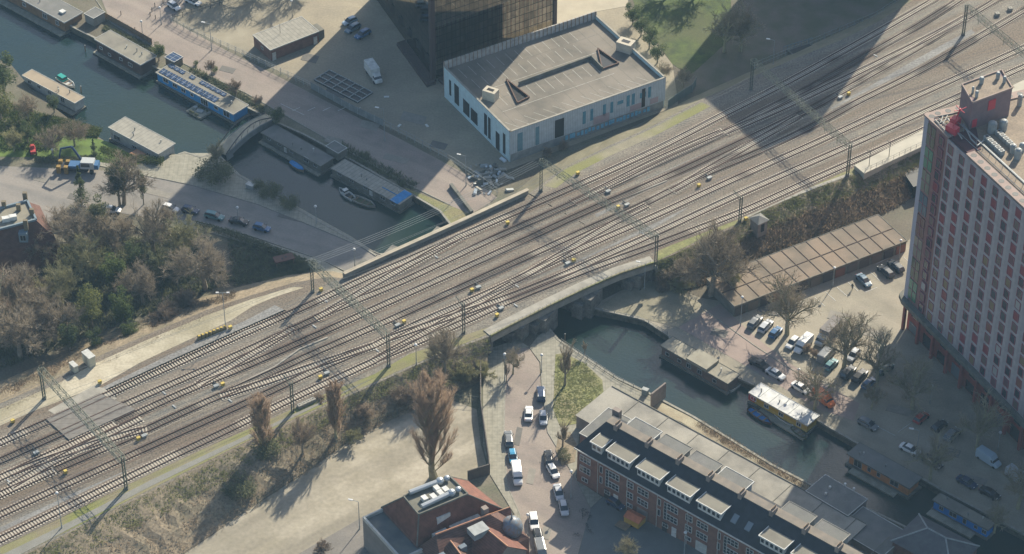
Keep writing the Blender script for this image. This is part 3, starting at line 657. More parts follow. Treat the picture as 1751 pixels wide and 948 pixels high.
# ---- far tower outside the frame that throws the shadow over the tracks
F2 = P(1305, 258, RZ); R2 = P(1386, 226, RZ); a2 = R(30.7)
H2 = 60.0; off = Vector((math.sin(SUN_AZ), math.cos(SUN_AZ), 0)) * ((H2 - RZ) / math.tan(SUN_EL))
t2 = thing('office_tower', 'plain tall tower beyond the top right edge, whose shadow falls across the tracks', 'office tower', (F2.x + off.x, F2.y + off.y, 0), a2)
w2 = (Vector((R2.x, R2.y)) - Vector((F2.x, F2.y))).length
mb = MB(); mb.box(w2 / 2, 19, 0, H2, w2, 38); mb.build('wall', G('concrete'), t2)
mb = MB()
for k in range(18):
    mb.box(w2 / 2, -.05, 3 + k * 3.1, 4.6 + k * 3.1, w2 - 2, .12); mb.box(-.05, 19, 3 + k * 3.1, 4.6 + k * 3.1, .12, 34)
mb.build('window', G('glass'), t2)

# ---- white parking building
pb_o = P(872, 278.5, 0); pa = R(30.7)
t3 = thing('parking_building', 'white corrugated parking building with a car park on its roof', 'parking building', pb_o, pa)
LW, LD, HW = 41.6, 30.2, 8.5
corr = stripes('corrugated', (.41, .47, .50), (.30, .35, .38), axis=0, freq=2.2, width=.3, noise_amt=.12)
corr2 = stripes('corrugated_side', (.48, .62, .64), (.42, .54, .56), axis=1, freq=.5, width=.05, noise_amt=.1)
deckm = mat('parkdeck', (.175, .155, .125), c2=(.12, .11, .09), scale=.3, detail=10, c3=(.21, .185, .15), scale3=.1, fine=.07)
mb = MB(); mb.box(LW / 2, .15, 2.2, HW, LW, .3); mb.build('front_wall', corr, t3)
mb = MB(); mb.box(LW / 2, .3, 0, 2.2, LW - .6, .3); mb.build('plinth', mat('plinth', (.28,.30,.29), c2=(.2,.22,.22), scale=.7, fine=.1), t3)
mb = MB(); mb.box(.15, LD / 2, 0, HW, .3, LD - .6)
mb.build('side_wall', corr2, t3)
mb = MB(); mb.box(LW - .15, LD / 2, 0, HW, .3, LD - .6); mb.build('side_wall', corr2, t3)
mb = MB(); mb.box(LW / 2, LD - .15, 0, HW + 1.2, LW, .3); mb.build('back_wall', stripes('corr_back', (.36, .35, .32), (.22, .15, .11), axis=0, freq=.9, width=.22, noise_amt=.3), t3)
mb = MB(); mb.box(LW / 2, LD / 2, HW - 1.6, HW - .9, LW - .6, LD - .6); mb.build('roof', deckm, t3)
mb = MB()
for (cx, cy, sx, sy) in ((LW / 2, .15, LW + .1, .42), (.15, LD / 2, .42, LD), (LW - .15, LD / 2, .42, LD)): mb.box(cx, cy, HW, HW + .14, sx, sy)
mb.build('coping', G('concrete'), t3)
mb = MB()
for k in range(15):
    mb.box(2.6 + k * 2.5, 3.0 + (k % 1), HW - .9, HW - .885, .12, 4.2, .5)
for k in range(12): mb.box(5.5 + k * 2.5, 12.5, HW - .9, HW - .885, .12, 4.4)
for k in range(12): mb.box(3.5 + k * 2.5, 21.3, HW - .9, HW - .885, .12, 4.0)
for k in range(13): mb.box(3.0 + k * 2.5, 26.4, HW - .9, HW - .885, .12, 4.0)
mb.box(18, 8.6, HW - .9, HW - .886, 30, .12); mb.box(20, 17.9, HW - .9, HW - .886, 32, .12)
mb.build('parking_line', mat('pline', (.42, .41, .36), c2=(.3, .29, .25), scale=1.5), t3)
def ramp_hole(poly, label):
    pass
mb = MB()
# two ramp openings: flat black sheets painted as their shade, with a raised rust coloured rim, joined by a low wall
def well_shade(a, b, c, rim=.25):
    A = loc2(t3, *a, HW - .9); B = loc2(t3, *b, HW - .9); C = loc2(t3, *c, HW - .9)
    pts = [A, B, C]
    mb.prism([(p[0], p[1]) for p in pts], HW - .9, HW - .87)
    return pts
seam = MB()
for k in range(12): seam.box(3.2 + k * 3.2, LD / 2, HW - .9, HW - .89, .07, LD - 1)
seam.box(LW / 2, 13.6, HW - .9, HW - .889, LW - 1, .09); seam.box(LW / 2, 24.2, HW - .9, HW - .889, LW - 1, .09)
seam.build('felt_seam', G('concrete_dark'), t3)
wl_ = [well_shade((1022,85),(1058,110),(1030,120)), well_shade((866,138),(905,168),(885,178))]
mb.build('ramp_well_shade', G('black'), t3)
mb = MB()
for pts in wl_:
    for i in (0, 1, 2):
        a = Vector(pts[i]); b = Vector(pts[(i + 1) % 3]); c = (a + b) / 2; d = b - a
        mb.box(c.x, c.y, HW - .9, HW - .4, d.length, .25, math.atan2(d.y, d.x))
mb.build('ramp_rim', G('rustred'), t3)
mb = MB(); A = Vector(loc2(t3, 887, 146, HW - .9)); B = Vector(loc2(t3, 1011, 101, HW - .9)); d = B - A; c = (A + B) / 2
mb.box(c.x, c.y, HW - .9, HW + .1, d.length, .3, math.atan2(d.y, d.x))
A2 = Vector(loc2(t3, 1030, 121, HW - .9)); d = A2 - B; c = (A2 + B) / 2; mb.box(c.x, c.y, HW - .9, HW + .1, d.length, .3, math.atan2(d.y, d.x))
mb.build('low_wall', G('concrete_dark'), t3)
for (px, py, s) in ((1070, 80, .9), (839, 163, .75)):
    u, v = loc2(t3, px, py, HW); mb = MB(); mb.box(u, v, HW - .9, HW + 1.5, 4.2 * s, 3.0 * s, R(-60)); mb.build('stair_head', mat('cream%d' % px, (.52, .47, .37), c2=(.42, .38, .3), scale=1), t3)
    mb = MB(); mb.box(u, v, HW + 1.5, HW + 1.54, 2.2 * s, 1.2 * s, R(-60)); mb.build('hatch', G('black'), t3)
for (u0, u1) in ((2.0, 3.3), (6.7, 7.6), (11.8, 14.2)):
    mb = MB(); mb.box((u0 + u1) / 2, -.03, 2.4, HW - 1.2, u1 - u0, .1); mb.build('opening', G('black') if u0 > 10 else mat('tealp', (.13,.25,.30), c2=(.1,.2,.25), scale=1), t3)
tealw = mat('teal_panel', (.09, .25, .32), c2=(.06, .18, .25), scale=1.2)
for u, z, hh in ((19.6,3.6,3.4),(21.6,3.8,3.2),(25.0,3.8,3.2),(27.0,4.0,3.0),(31.4,4.2,3.0),(32.8,4.2,3.0),(37.2,4.6,2.9),(29.3,5.6,.9),(35.4,5.2,1.4)):
    mb = MB(); mb.box(u, -.03, z, z + hh, .75 if hh > 1.5 else 1.6, .08); mb.build('window', tealw, t3)
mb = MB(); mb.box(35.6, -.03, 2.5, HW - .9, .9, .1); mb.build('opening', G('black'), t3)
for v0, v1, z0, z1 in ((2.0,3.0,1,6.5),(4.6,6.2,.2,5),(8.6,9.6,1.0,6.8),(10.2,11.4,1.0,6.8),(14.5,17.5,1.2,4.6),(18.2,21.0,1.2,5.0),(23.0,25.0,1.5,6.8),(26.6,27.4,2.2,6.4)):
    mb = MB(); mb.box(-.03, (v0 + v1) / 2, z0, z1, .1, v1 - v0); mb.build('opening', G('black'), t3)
# spray painting on the plinth: loose bands of colour, no readable words in the photograph
mb = MB()
rg = random.Random(5)
for k in range(22): mb.box(15 + k * 1.05 + rg.uniform(-.2, .2), .1, .5 + rg.uniform(0, .3), 1.5 + rg.uniform(0, .5), .7, .1, R(0))
mb.build('graffiti', mat('graf', (.22,.50,.62), c2=(.10,.32,.50), scale=2), t3)
mb = MB(); mb.box(24.2, -.04, 2.3, 4.4, 4.2, .06); mb.box(38.6, -.04, 2.5, 4.0, 2.2, .06); mb.box(33.5,-.035,2.4,4,3,.05); mb.build('graffiti', mat('graf2', (.38,.30,.31), c2=(.32,.27,.28), scale=.9), t3)

# ---- brick shed in the yard
def box_building(name, label, cat, A, B, C, z, wall, roof, base=0.0, over=.15, group=None, roof_t=.25):
    loc, a, L = frame_from(A, B, z); loc.z = base
    t = thing(name, label, cat, loc, a, group)
    c = loc2(t, *C, z); W = abs(c[1])
    h = z - base
    mb = MB(); mb.box(L / 2, W / 2, 0, h - roof_t, L - 2 * over, W - 2 * over); mb.build('wall', G(wall) if isinstance(wall, str) else wall, t)
    mb = MB(); mb.box(L / 2, W / 2, h - roof_t, h, L, W); mb.build('roof', G(roof) if isinstance(roof, str) else roof, t)
    mb = MB()
    for (cx, cy, sx, sy) in ((L / 2, .06, L + .02, .14), (L / 2, W - .06, L + .02, .14), (.06, W / 2, .14, W - .26), (L - .06, W / 2, .14, W - .26)): mb.box(cx, cy, h, h + .07, sx, sy)
    mb.build('roof_edge', G('offwhite') if name != 'garage_row' else G('concrete_dark'), t)
    return t, L, W, h
def door(t, u, h, m='offwhite', w=1.0, v=0.0, base=0.0, rot=0.0):
    mb = MB(); mb.box(0, 0, 0, h, w, .1); o = mb.build('door', G(m), t); o.location = (u, v, base); o.rotation_euler = (0, 0, rot)
    mb = MB(); mb.box(w * .35, -.08, h * .45, h * .5, .12, .06); mb.build('handle', G('steel'), o); return o
t, L, W, h = box_building('brick_shed', 'brick shed with a flat striped roof and white doors in the sunlit yard', 'shed', (462,86.5), (546,54), (524,25), 3.2, 'brick', 'roof_strip')
door(t, 1.0, 2.2); door(t, L - 1.2, 2.1)
mb = MB(); mb.box(L + 1.0, W * .35, 0, 2.3, 2.2, 3.2); mb.build('annex', G('concrete_dark'), t)
mb = MB(); mb.tube((L * .42, W * .6, h), (L * .42, W * .6, h + 2.6), .05); mb.build('vent_pipe', G('dark'), t)
window(t, .15, W * .5, 1.2, 1.0, .9, R(-90), 'white', 2)

# ---- long row of garages
t, L, W, h = box_building('garage_row', 'long low row of brown garages with a panelled flat roof by the railway scrub', 'garages', (1256,525), (1552,412), (1500,367), 2.9, 'concrete_dark', stripes('garage_roof', (.27,.215,.155), (.11,.08,.06), axis=(0,), freq=(.3,), width=.06) if False else mat('garage_roof', (.185,.15,.11), c2=(.135,.11,.08), scale=.3, detail=9, c3=(.22,.165,.115), scale3=.12, fine=.1))
n = 14
mb = MB()
for k in range(1, n): mb.box(L * k / n, W / 2, h, h + .1, .16, W - .3)
mb.box(L / 2, W * .47, h, h + .12, L - .3, .18)
mb.build('roof_seam', mat('seam', (.10,.07,.05), c2=(.07,.05,.04), scale=1), t)
for k in range(n):
    mb = MB(); mb.box(0, 0, 0, 2.2, L / n - .7, .1)
    o = mb.build('garage_door', mat('gdoor%d' % k, [(.10,.085,.07),(.16,.13,.10),(.07,.06,.055),(.2,.09,.06),(.13,.11,.09)][k % 5]), t); o.location = (L * (k + .5) / n, .06, .05)
    o = bpy.data.objects.new('handle', bpy.data.meshes.new('handle')); bpy.data.objects.remove(o)

# ---- small transformer house by the tracks
loc = P(1297, 391, 3.9)
t = thing('signal_house', 'tiny grey brick hut with a pyramid roof beside the tracks', 'hut', loc, R(35))
mb = MB(); mb.box(0, 0, -1.2, 2.6, 2.6, 2.6); mb.build('wall', G('brick_grey'), t)
mb = MB(); mb.v = [(-1.6,-1.6,2.6),(1.6,-1.6,2.6),(1.6,1.6,2.6),(-1.6,1.6,2.6),(0,0,3.5)]; mb.f = [(0,1,4),(1,2,4),(2,3,4),(3,0,4),(3,2,1,0)]; mb.m = [0]*5; mb.build('roof', G('roof_grey'), t)
door(t, 0, 2.0, 'dark', .9, -1.32)

# ---- red housing tower
HT = 54.0
o_ = P(1540, 555); e_ = P(1751, 774); ta = math.atan2(e_.y - o_.y, e_.x - o_.x)
t4 = thing('apartment_tower', 'tall grey and brick red apartment tower with rows of red framed windows', 'apartment tower', o_, ta)
def LT(px, py, z): return loc2(t4, px, py, z)
LL = 95.0
bk = Vector(LT(1771, 150, HT)); bk = bk.normalized() * 62
poly = [(0, 0), (LL, 0), (LL + bk.x * .3, 34), (bk.x, bk.y)]
facm = stripes('facade_grey', (.36, .325, .325), (.31, .285, .29), axis=0, freq=.265, width=.5, noise_amt=.12, rough=.6)
facr = mat('facade_red', (.25, .13, .12), c2=(.21, .11, .10), scale=.5, fine=.04, rough=.6)
podm = mat('podium_red', (.30, .085, .07), c2=(.22, .07, .06), scale=.6, fine=.06)
FZ = 7.5
mb = MB(); mb.prism(poly, FZ, HT - .6); mb.build('body', facr, t4)
MB().box(.75, -.03, FZ + .5, HT - .6, 1.3, .2).build('corner_strip', mat('strip', (.36, .35, .40)), t4)
mb = MB(); mb.box(8.2 + (LL - 8.2) / 2, -.06, FZ + .5, HT - .6, LL - 8.2, .3); mb.build('facade', facm, t4)
mb = MB(); mb.prism([(1.2,-1.4), (LL,-1.0), (LL, 3), (5.0, 9.5), (1.5, 9.0), (-1.0, 5.5), (-1.7, 3.0), (-1.7, 1.0), (-.8, -.7)], FZ - .5, FZ + .45); mb.build('canopy', G('concrete_dark'), t4)
mb = MB(); mb.prism([(1.4, .5), (LL, .5), (LL, 12), (8, 12)], 0, FZ - .5); mb.build('ground_floor', podm, t4)
for k in range(16):
    mb = MB(); mb.box(1.5 + k * 5.2, -.45, 0, FZ - .5, .6, .6); mb.build('column', podm, t4)
for k in range(15):
    mb = MB(); mb.box(4.1 + k * 5.2, .44, .3, 3.2 if k % 2 else 2.6, 3.6, .14); mb.build('shop_window', G('glass') if k % 3 else G('glass_pale'), t4)
    mb = MB(); mb.box(4.1 + k * 5.2, .44, 4.3, 6.3, 2.4, .14); mb.build('window', G('glass'), t4)
# roof
mb = MB(); mb.prism([(1.2, .9), (LL, .9), (LL, 32), (bk.x * .95 + 1, bk.y * .95)], HT - .6, HT - .25); mb.build('roof', G('gravel_roof'), t4)
parm = mat('parapet_pink', (.34, .26, .22), c2=(.29, .22, .185), scale=.6, fine=.04)
def ring(a, b, name='parapet_ring', w=2.0):
    a = Vector(a); b = Vector(b); d = b - a; n = Vector((-d.y, d.x)).normalized(); L = d.length; r = math.atan2(d.y, d.x)
    c = (a + b) / 2 + n * (w / 2 - .3)
    mb = MB(); mb.box(c.x, c.y, HT - .3, HT, L, w, r, m=0)
    for k in range(int(L / 2.3)):
        q = a + d.normalized() * (1.2 + k * 2.3) + n * (w / 2 - .3); mb.tube((q.x, q.y, HT), (q.x, q.y, HT + .02), .62, n=12, m=1)
    mb.build(name, [parm, G('dark')], t4)
ring((14.5, 0), (LL, 0)); 
bn = bk.normalized(); ring((bn.x * 28, bn.y * 28), (bn.x * .2, bn.y * .2)) if False else None
# the prow ring (two arms)
def ring2(a, b, w=2.0):
    a = Vector(a); b = Vector(b); d = b - a; n = Vector((d.y, -d.x)).normalized(); L = d.length; r = math.atan2(d.y, d.x)
    c = (a + b) / 2 + n * (w / 2 - .3)
    mb = MB(); mb.box(c.x, c.y, HT - .3, HT + .01, L, w, r)
    for k in range(int(L / 2.3)):
        q = a + d.normalized() * (2.4 + k * 2.3) + n * (w / 2 - .3); mb.tube((q.x, q.y, HT + .01), (q.x, q.y, HT + .03), .62, n=12, m=1)
    mb.build('parapet_ring', [parm, G('dark')], t4)
ring2((0, 0), (bn.x * 46, bn.y * 46))
ring((0, 0), (8.5, 0))
mb = MB(); mb.prism([(8.0, .2), (14.5, .2), (14.5, 3.2), (8.0, 6.5)], HT - .28, HT - .12); mb.build('ring_gap_shade', mat('gap_shade_red', (.10,.045,.045), c2=(.07,.035,.04), scale=1), t4)  # dark red sheet; the shadow in the ring gap is painted as its colour
# inner rail on the roof
mb = MB(); pts = [(10.5, 4.2), (LL, 4.2)]
n = 40
for k in range(n): 
    u = 6 + k * 2.2; mb.box(u, 3.4, HT - .25, HT + .9, .07, .07)
mb.box(6 + 44, 3.4, HT + .85, HT + .93, 88, .08); mb.box(6 + 44, 2.4, HT - .1, HT + .02, 88, .1); mb.box(6 + 44, 4.4, HT - .1, HT + .05, 88, .25); mb.build('roof_railing', G('galv'), t4)
# plant room
pz = HT + 6.2
A = Vector(LT(1663, 177, pz)); B = Vector(LT(1731, 152, pz)); C = Vector(LT(1645, 146, pz))
d = B - A; n_ = C - A; D_ = A + d + n_
mb = MB(); mb.prism([A, B, D_, C], HT - .25, pz); pr = mb.build('plant_room', mat('plantroom', (.235, .165, .165), c2=(.2, .14, .145), scale=.7, fine=.04), t4)
mb = MB(); k_ = lambda s_, t_: A + d * s_ + n_ * t_
for (p, q) in ((k_(0,0), k_(1,0)), (k_(1,0), k_(1,1)), (k_(1,1), k_(0,1)), (k_(0,1), k_(0,0))):
    dd = q - p; c = (p + q) / 2; mb.box(c.x, c.y, pz, pz + .35, dd.length, .22, math.atan2(dd.y, dd.x))
mb.build('coping', parm, pr)
rr = mb = MB(); c = k_(.5, .5); mb.box(c.x, c.y, pz, pz + .06, d.length - .6, n_.length - .6, math.atan2(d.y, d.x)); mb.build('roof_gravel', G('gravel_roof'), pr)
mb = MB(); redl = mat('red_louvre', (.50, .05, .07), rough=.5)
for s0, s1, z0, z1 in ((.42, .6, pz - 3.2, pz - .9), (.06, .17, pz - 6.0, pz - 4.2)):
    c = (k_(s0, 0) + k_(s1, 0)) / 2 - n_.normalized() * .06; mb.box(c.x, c.y, z0, z1, d.length * (s1 - s0), .14, math.atan2(d.y, d.x))
mb.build('louvre', redl, pr)
for s_, t__, r_ in ((.42, .75, .55), (.15, .2, .4), (.82, .7, .5), (.9, .4, .4), (.12, .45, .3)):
    c = k_(s_, t__); mb = MB(); mb.tube((c.x, c.y, pz), (c.x, c.y, pz + 1.2), r_ * .8, n=10); mb.tube((c.x, c.y, pz + 1.2), (c.x, c.y, pz + 1.6), r_, r_ * .6, n=10); mb.build('vent', G('galv'), t4)
# rows of air conditioning units
for r0 in ((1688, 237), (1708, 228)):
    for k in range(5):
        u, v = LT(r0[0] + k * 6.2, r0[1] - 4 + k * 5.8, HT + .8)
        mb = MB(); mb.box(0, 0, 0, 1.0, .98, .98); o = mb.build('air_conditioner', G('galv'), t4); o.location = (u, v, HT - .25); o.rotation_euler = (0, 0, 0)
        mb = MB(); mb.tube((0, 0, 1.0), (0, 0, 1.04), .36, n=10); mb.build('fan', G('dark'), o)
for px, py, r_, h_ in ((1697, 217, .9, 1.9), (1716, 213, .8, 1.8), (1744, 172, .5, 2.2), (1741, 262, .7, 1.8), (1733, 252, .6, 1.4), (1748, 250, .6, 1.5)):
    u, v = LT(px, py, HT + 1); mb = MB(); mb.tube((u, v, HT - .25), (u, v, HT + h_), r_, n=10); mb.ball((u, v, HT + h_), r_ * .9, r_ * .9, r_ * .5); mb.build('vent', G('galv'), t4)
mb = MB()
for (a, b) in (((1647,214),(1660,240)), ((1660,240),(1670,250)), ((1690,236),(1670,252)), ((1620,205),(1645,240))):
    A3 = LT(*a, HT); B3 = LT(*b, HT); mb.tube((*A3, HT + .3), (*B3, HT + .3), .14, n=5)
mb.build('pipe', G('galv'), t4)
# red window cleaning crane at the prow
mb = MB(); u, v = LT(1628, 226, HT); mb.box(u, v, HT - .2, HT + 1.4, 2.4, 1.4, R(20)); u2, v2 = LT(1633, 212, HT); mb.box(u2, v2, HT - .2, HT + 1.4, 1.6, 1.6, R(20))
mb.tube((u, v, HT + 1), (u + .4, v + 1, HT + 5.6), .14); 
for k in range(4): mb.tube((u + .4, v + 1, HT + 5.2), (u + .4 + 1.4 * math.cos(k * 1.57), v + 1 + 1.4 * math.sin(k * 1.57), HT + 5.4), .1)
mb.build('facade_crane', redl, t4)
mb = MB()
for (a, b) in (((1598,202),(1630,196)), ((1598,206),(1626,236)), ((1604,204),(1618,216)), ((1612,200),(1608,212)), ((1620,199),(1612,214)), ((1606,212),(1622,206))):
    A3 = LT(*a, HT); B3 = LT(*b, HT); mb.tube((*A3, HT + .2), (*B3, HT + .2), .12, n=5)
mb.build('roof_frame', G('steel'), t4)
# windows: frames in red, panes in many colours
rg = random.Random(11)
panes = [mat('pane_a', (.035,.04,.05), rough=.12, spec=.7), mat('pane_b', (.22,.045,.055), rough=.3), mat('pane_c', (.20,.085,.06), rough=.3), mat('pane_d', (.075,.08,.085), rough=.15, spec=.7), mat('pane_e', (.15,.11,.095), rough=.3), mat('pane_f', (.14,.07,.08), rough=.3), mat('pane_g', (.05,.05,.06), rough=.15, spec=.7), mat('pane_h', (.32,.31,.29), rough=.4), mat('pane_i', (.2,.15,.08), rough=.4)]
wf = mat('window_frame_red', (.26, .10, .12), rough=.5)
fmesh = MB(); ww, wh = 1.55, 1.85
for x in (-ww / 2, ww / 2): fmesh.box(x, 0, -.1, wh + .1, .16, .26)
for zz in (-.1, wh): fmesh.box(0, 0, zz, zz + .1, ww - .16, .26)
fme = bpy.data.meshes.new('window'); fme.from_pydata(fmesh.v, [], fmesh.f); fme.materials.append(wf)
pms = []
for pm in panes:
    q = MB(); q.box(0, .02, 0, wh, ww - .16, .16); me = bpy.data.meshes.new('pane'); me.from_pydata(q.v, [], q.f); me.materials.append(pm); pms.append(me)
cols = [6.3] + [9.6 + 3.78 * k for k in range(22)]
slots = []
for ci, u in enumerate(cols):
    for r_ in range(16):
        z = FZ + .9 + r_ * 2.82
        slots.append((u, z))
# nearest to the camera and inside the picture first
def inpic(u, z):
    w = t4.location + Vector((u * math.cos(ta), u * math.sin(ta), z)); dx = w - Vector(CAM)
    dd = dx.y * math.cos(TH) - dx.z * math.sin(TH); up = dx.y * math.sin(TH) + dx.z * math.cos(TH)
    return 875.5 + FPX * dx.x / dd < 1760 and 474 - FPX * up / dd < 960
vis = [s_ for s_ in slots if inpic(*s_)]
ind = set(sorted(vis, key=lambda s_: (-s_[1]))[:100])
restf = MB(); restp = [MB() for _ in panes]
for (u, z) in slots:
    c = rg.choices(range(9), (5, 1.7, 1.7, 3.5, 2.5, 2.5, 3, .9, 1))[0]
    if (u, z) in ind:
        o = bpy.data.objects.new('window', fme); COL.objects.link(o); o.parent = t4; o.location = (u, -.22, z)
        q = bpy.data.objects.new('pane', pms[c]); COL.objects.link(q); q.parent = o
    else:
        for x in (-ww / 2, ww / 2): restf.box(u + x, -.22, z - .1, z + wh + .1, .16, .26, m=0)
        for zz in (-.1, wh): restf.box(u, -.22, z + zz, z + zz + .1, ww - .16, .26, m=0)
        restf.box(u, -.2, z, z + wh, ww - .16, .16, m=1 + c)
o = restf.build('windows', [wf] + panes, t4); o['kind'] = 'stuff'
# big glass bays near the prow
bay = [mat('bay%d' % k, c, rough=.15, spec=.6) for k, c in enumerate([(.25,.22,.17), (.09,.10,.07), (.08,.20,.13), (.2,.2,.15), (.10,.14,.17), (.12,.07,.07)])]
for r_ in range(8):
    z = FZ + 1.2 + r_ * 5.6
    mb = MB(); mb.box(2.7, -.05, z, z + 4.9, 2.7, .16); mb.box(2.7, -.1, z + 2.4, z + 2.55, 2.7, .2, m=1); mb.box(2.7, -.1, z, z + 4.9, .12, .2, m=1)
    mb.build('glass_bay', [bay[(r_ * 5 + 2) % 6], wf], t4)

# ---- row houses along the south
a0 = P(987.6, 762, 9.5); b0 = P(1320, 948, 9.5); ra = math.atan2(b0.y - a0.y, b0.x - a0.x)
t5 = thing('row_houses', 'long brick row of houses with a dark mansard roof and white dormers', 'houses', (a0.x, a0.y, 0), ra)
def L5(px, py, z): return loc2(t5, px, py, z)
RLn = 66.0; EZ = 9.0; RD = 11.6; RH = 4.4; RV = 5.6
mb = MB(); mb.box(RLn / 2, RD / 2, 0, EZ, RLn, RD); mb.build('wall', G('brick'), t5)
mb = MB()
F0, F1, R0_, R1_ = (-.4, -.45, EZ), (RLn, -.45, EZ), (2.6, RV, EZ + RH), (RLn, RV, EZ + RH)
B0, B1, K0, K1 = (2.6, 7.3, EZ + RH), (RLn, 7.3, EZ + RH), (-.4, RD + .3, EZ), (RLn, RD + .3, EZ)
mb.add([F0, F1, R1_, R0_, B0, B1, K0, K1], [(0, 1, 2, 3), (0, 3, 4, 6), (6, 4, 5, 7), (1, 7, 5, 2)])
mb.build('mansard_roof', G('slate'), t5)
mb = MB(); mb.box(2.6 + (RLn - 2.6) / 2, (RV + 7.3) / 2, EZ + RH - .1, EZ + RH + .08, RLn - 2.6, 7.3 - RV + .2); mb.build('ridge_strip', mat('ridge_s', (.23, .195, .155), c2=(.17, .15, .125), scale=.6), t5)
mb = MB(); mb.box(RLn / 2, -.52, EZ - .2, EZ + .06, RLn + .9, .16); mb.build('gutter', G('offwhite'), t5)
dz = EZ + .78
def dorm(u, w, front=True):
    g_ = MB()
    if front: y0, y1, zt = .65, 3.9, EZ + 2.7
    else: y0, y1, zt = 7.0, 10.2, EZ + 3.9
    yc, dp = (y0 + y1) / 2, y1 - y0
    g_.box(u, yc, dz, zt, w, dp); o = g_.build('dormer', G('white') if front or w > 5.9 else G('offwhite'), t5)
    r_ = MB(); r_.box(u, yc, zt, zt + .16, w + .36, dp + .4); r_.build('dormer_roof', G('roof_felt') if front else G('roof_grey'), o)
    e = MB()
    for (cx, cy, sx, sy) in ((u, y0 - .25, w + .64, .14), (u, y1 + .25, w + .64, .1), (u + w / 2 + .25, yc, .14, dp + .36), (u - w / 2 - .25, yc, .14, dp + .36)): e.box(cx, cy, zt - .04, zt + .24, sx, sy)
    e.build('fascia', G('white') if front or w > 5.9 else G('concrete'), o)
    if front:
        k = max(2, int(w / 1.05))
        for i in range(k): window(o, u - w / 2 + w * (i + .5) / k, y0 - .04, dz + .5, w / k - .2, 1.15, 0, 'white', 1)
US = [6.8 + 7.22 * k for k in range(8)]
dorm(4.2, 2.4)
for k in range(8):
    if k != 4: dorm(US[k] + 2.7, 5.3)
for k, u in enumerate((9.2, 16.5, 23.8, 31.0, 45.6, 53.0)): dorm(u, (6.0, 5.8, 5.8, 6.0, 5.8, 5.8)[k], False)
us = [u + 2.7 for u in US]
for k, u in enumerate((5.2, 12.8, 20.2, 27.4, 34.8, 42.0, 49.4, 56.8)):
    mb = MB(); mb.box(u, RV + .2, EZ + RH - 1.2, EZ + RH + .9, .8, 1.7); o = mb.build('chimney', G('brick_grey'), t5)
    mb = MB()
    for q in range(4): mb.tube((u, RV - .45 + q * .42, EZ + RH + .9), (u, RV - .45 + q * .42, EZ + RH + 1.4), .12, n=6)
    mb.build('chimney_pot', mat('pot%d' % k, (.24,.17,.11)), o)
for px, py in ((1263,881), (1288,893)):
    u, v = L5(px, py, EZ + 2); v = 2.0; mb = MB(); mb.add([(u-.6, v-.7, EZ+1.42), (u+.6, v-.7, EZ+1.42), (u+.6, v+.7, EZ+2.44), (u-.6, v+.7, EZ+2.44), (u-.6, v-.7, EZ+1.2), (u+.6, v-.7, EZ+1.2), (u+.6, v+.7, EZ+2.2), (u-.6, v+.7, EZ+2.2)], [(0,1,2,3),(0,4,5,1),(1,5,6,2),(2,6,7,3),(3,7,4,0)]); mb.build('skylight', G('glass_pale'), t5)
# facade windows in three storeys
bay_ = (us[1] - us[0]) / 2
for k in range(16):
    u = 2.0 + k * bay_ * .98 + (.4 if k % 2 else 0)
    if u > RLn - 2: break
    st = k % 4
    for z, hh in ((6.1, 1.6), (3.4, 1.6)):
        if st == 1: window(t5, u, -.06, z - .2, .7, 1.7, 0, 'white', 1, 1)
        else: window(t5, u, -.06, z, 2.6 if st != 3 else 1.6, hh, 0, 'white', 3 if st != 3 else 2, 2)
    if st == 1:
        window(t5, u + 1.5, -.06, 3.2, .75, 4.4, 0, 'white', 1, 5, name='stair_window')
        door(t5, u + 1.5, 2.4, 'dark', 1.1, -.06)
    elif st == 2: door(t5, u + .6, 2.3, 'white', 1.1, -.06); window(t5, u - 1.5, -.06, 1.2, 1.4, .9, 0, 'white', 2)
    elif st == 0 and k: 
        mb = MB(); mb.box(0, 0, 0, 2.4, 2.6, .12); o = mb.build('garage_door', G('offwhite') if k == 8 else G('brick_grey'), t5); o.location = (u, -.05, 0)
    else: window(t5, u, -.06, 1.1, 1.5, 1.0, 0, 'white', 2)
for k in range(8):
    mb = MB(); mb.tube((5.2 + k * bay_ * 2, -.15, 0), (5.2 + k * bay_ * 2, -.15, EZ - .3), .06); mb.build('drainpipe', G('offwhite'), t5)
# west end wall windows
for z in (1.6, 4.2, 6.7): window(t5, -.06, 3.4, z, 1.3, 1.5, R(-90), 'white', 2)
# rear extensions: long flat concrete roof
t5b = thing('rear_extension', 'long low rear extension with a pale concrete roof between the row houses and canal garden', 'extension', (a0.x, a0.y, 0), ra)
A = L5(1044, 690, 3.4); B = L5(1322, 838, 3.4)
v0 = RD + .4; v1 = 23.3
mb = MB(); mb.box((A[0] + B[0]) / 2 + 8, (v0 + v1) / 2, 0, 3.2, B[0] - A[0] + 22, v1 - v0); mb.build('wall', G('brick_grey'), t5b)
mb = MB(); mb.box((A[0] + B[0]) / 2 + 8, (v0 + v1) / 2, 3.2, 3.4, B[0] - A[0] + 22.4, v1 - v0 + .3); mb.build('roof', mat('ext_roof', (.27,.255,.215), c2=(.18,.17,.145), scale=.4, detail=9, c3=(.32,.30,.25), scale3=.12, fine=.1), t5b)
mb = MB()
for k in range(9): mb.box(A[0] + 4 + k * 7.5, (v0 + v1) / 2, 3.4, 3.5, .12, v1 - v0)
mb.box((A[0] + B[0]) / 2 + 8, v1 + .1, 3.4, 3.55, B[0] - A[0] + 22, .2); mb.build('roof_edge', G('concrete_dark'), t5b)
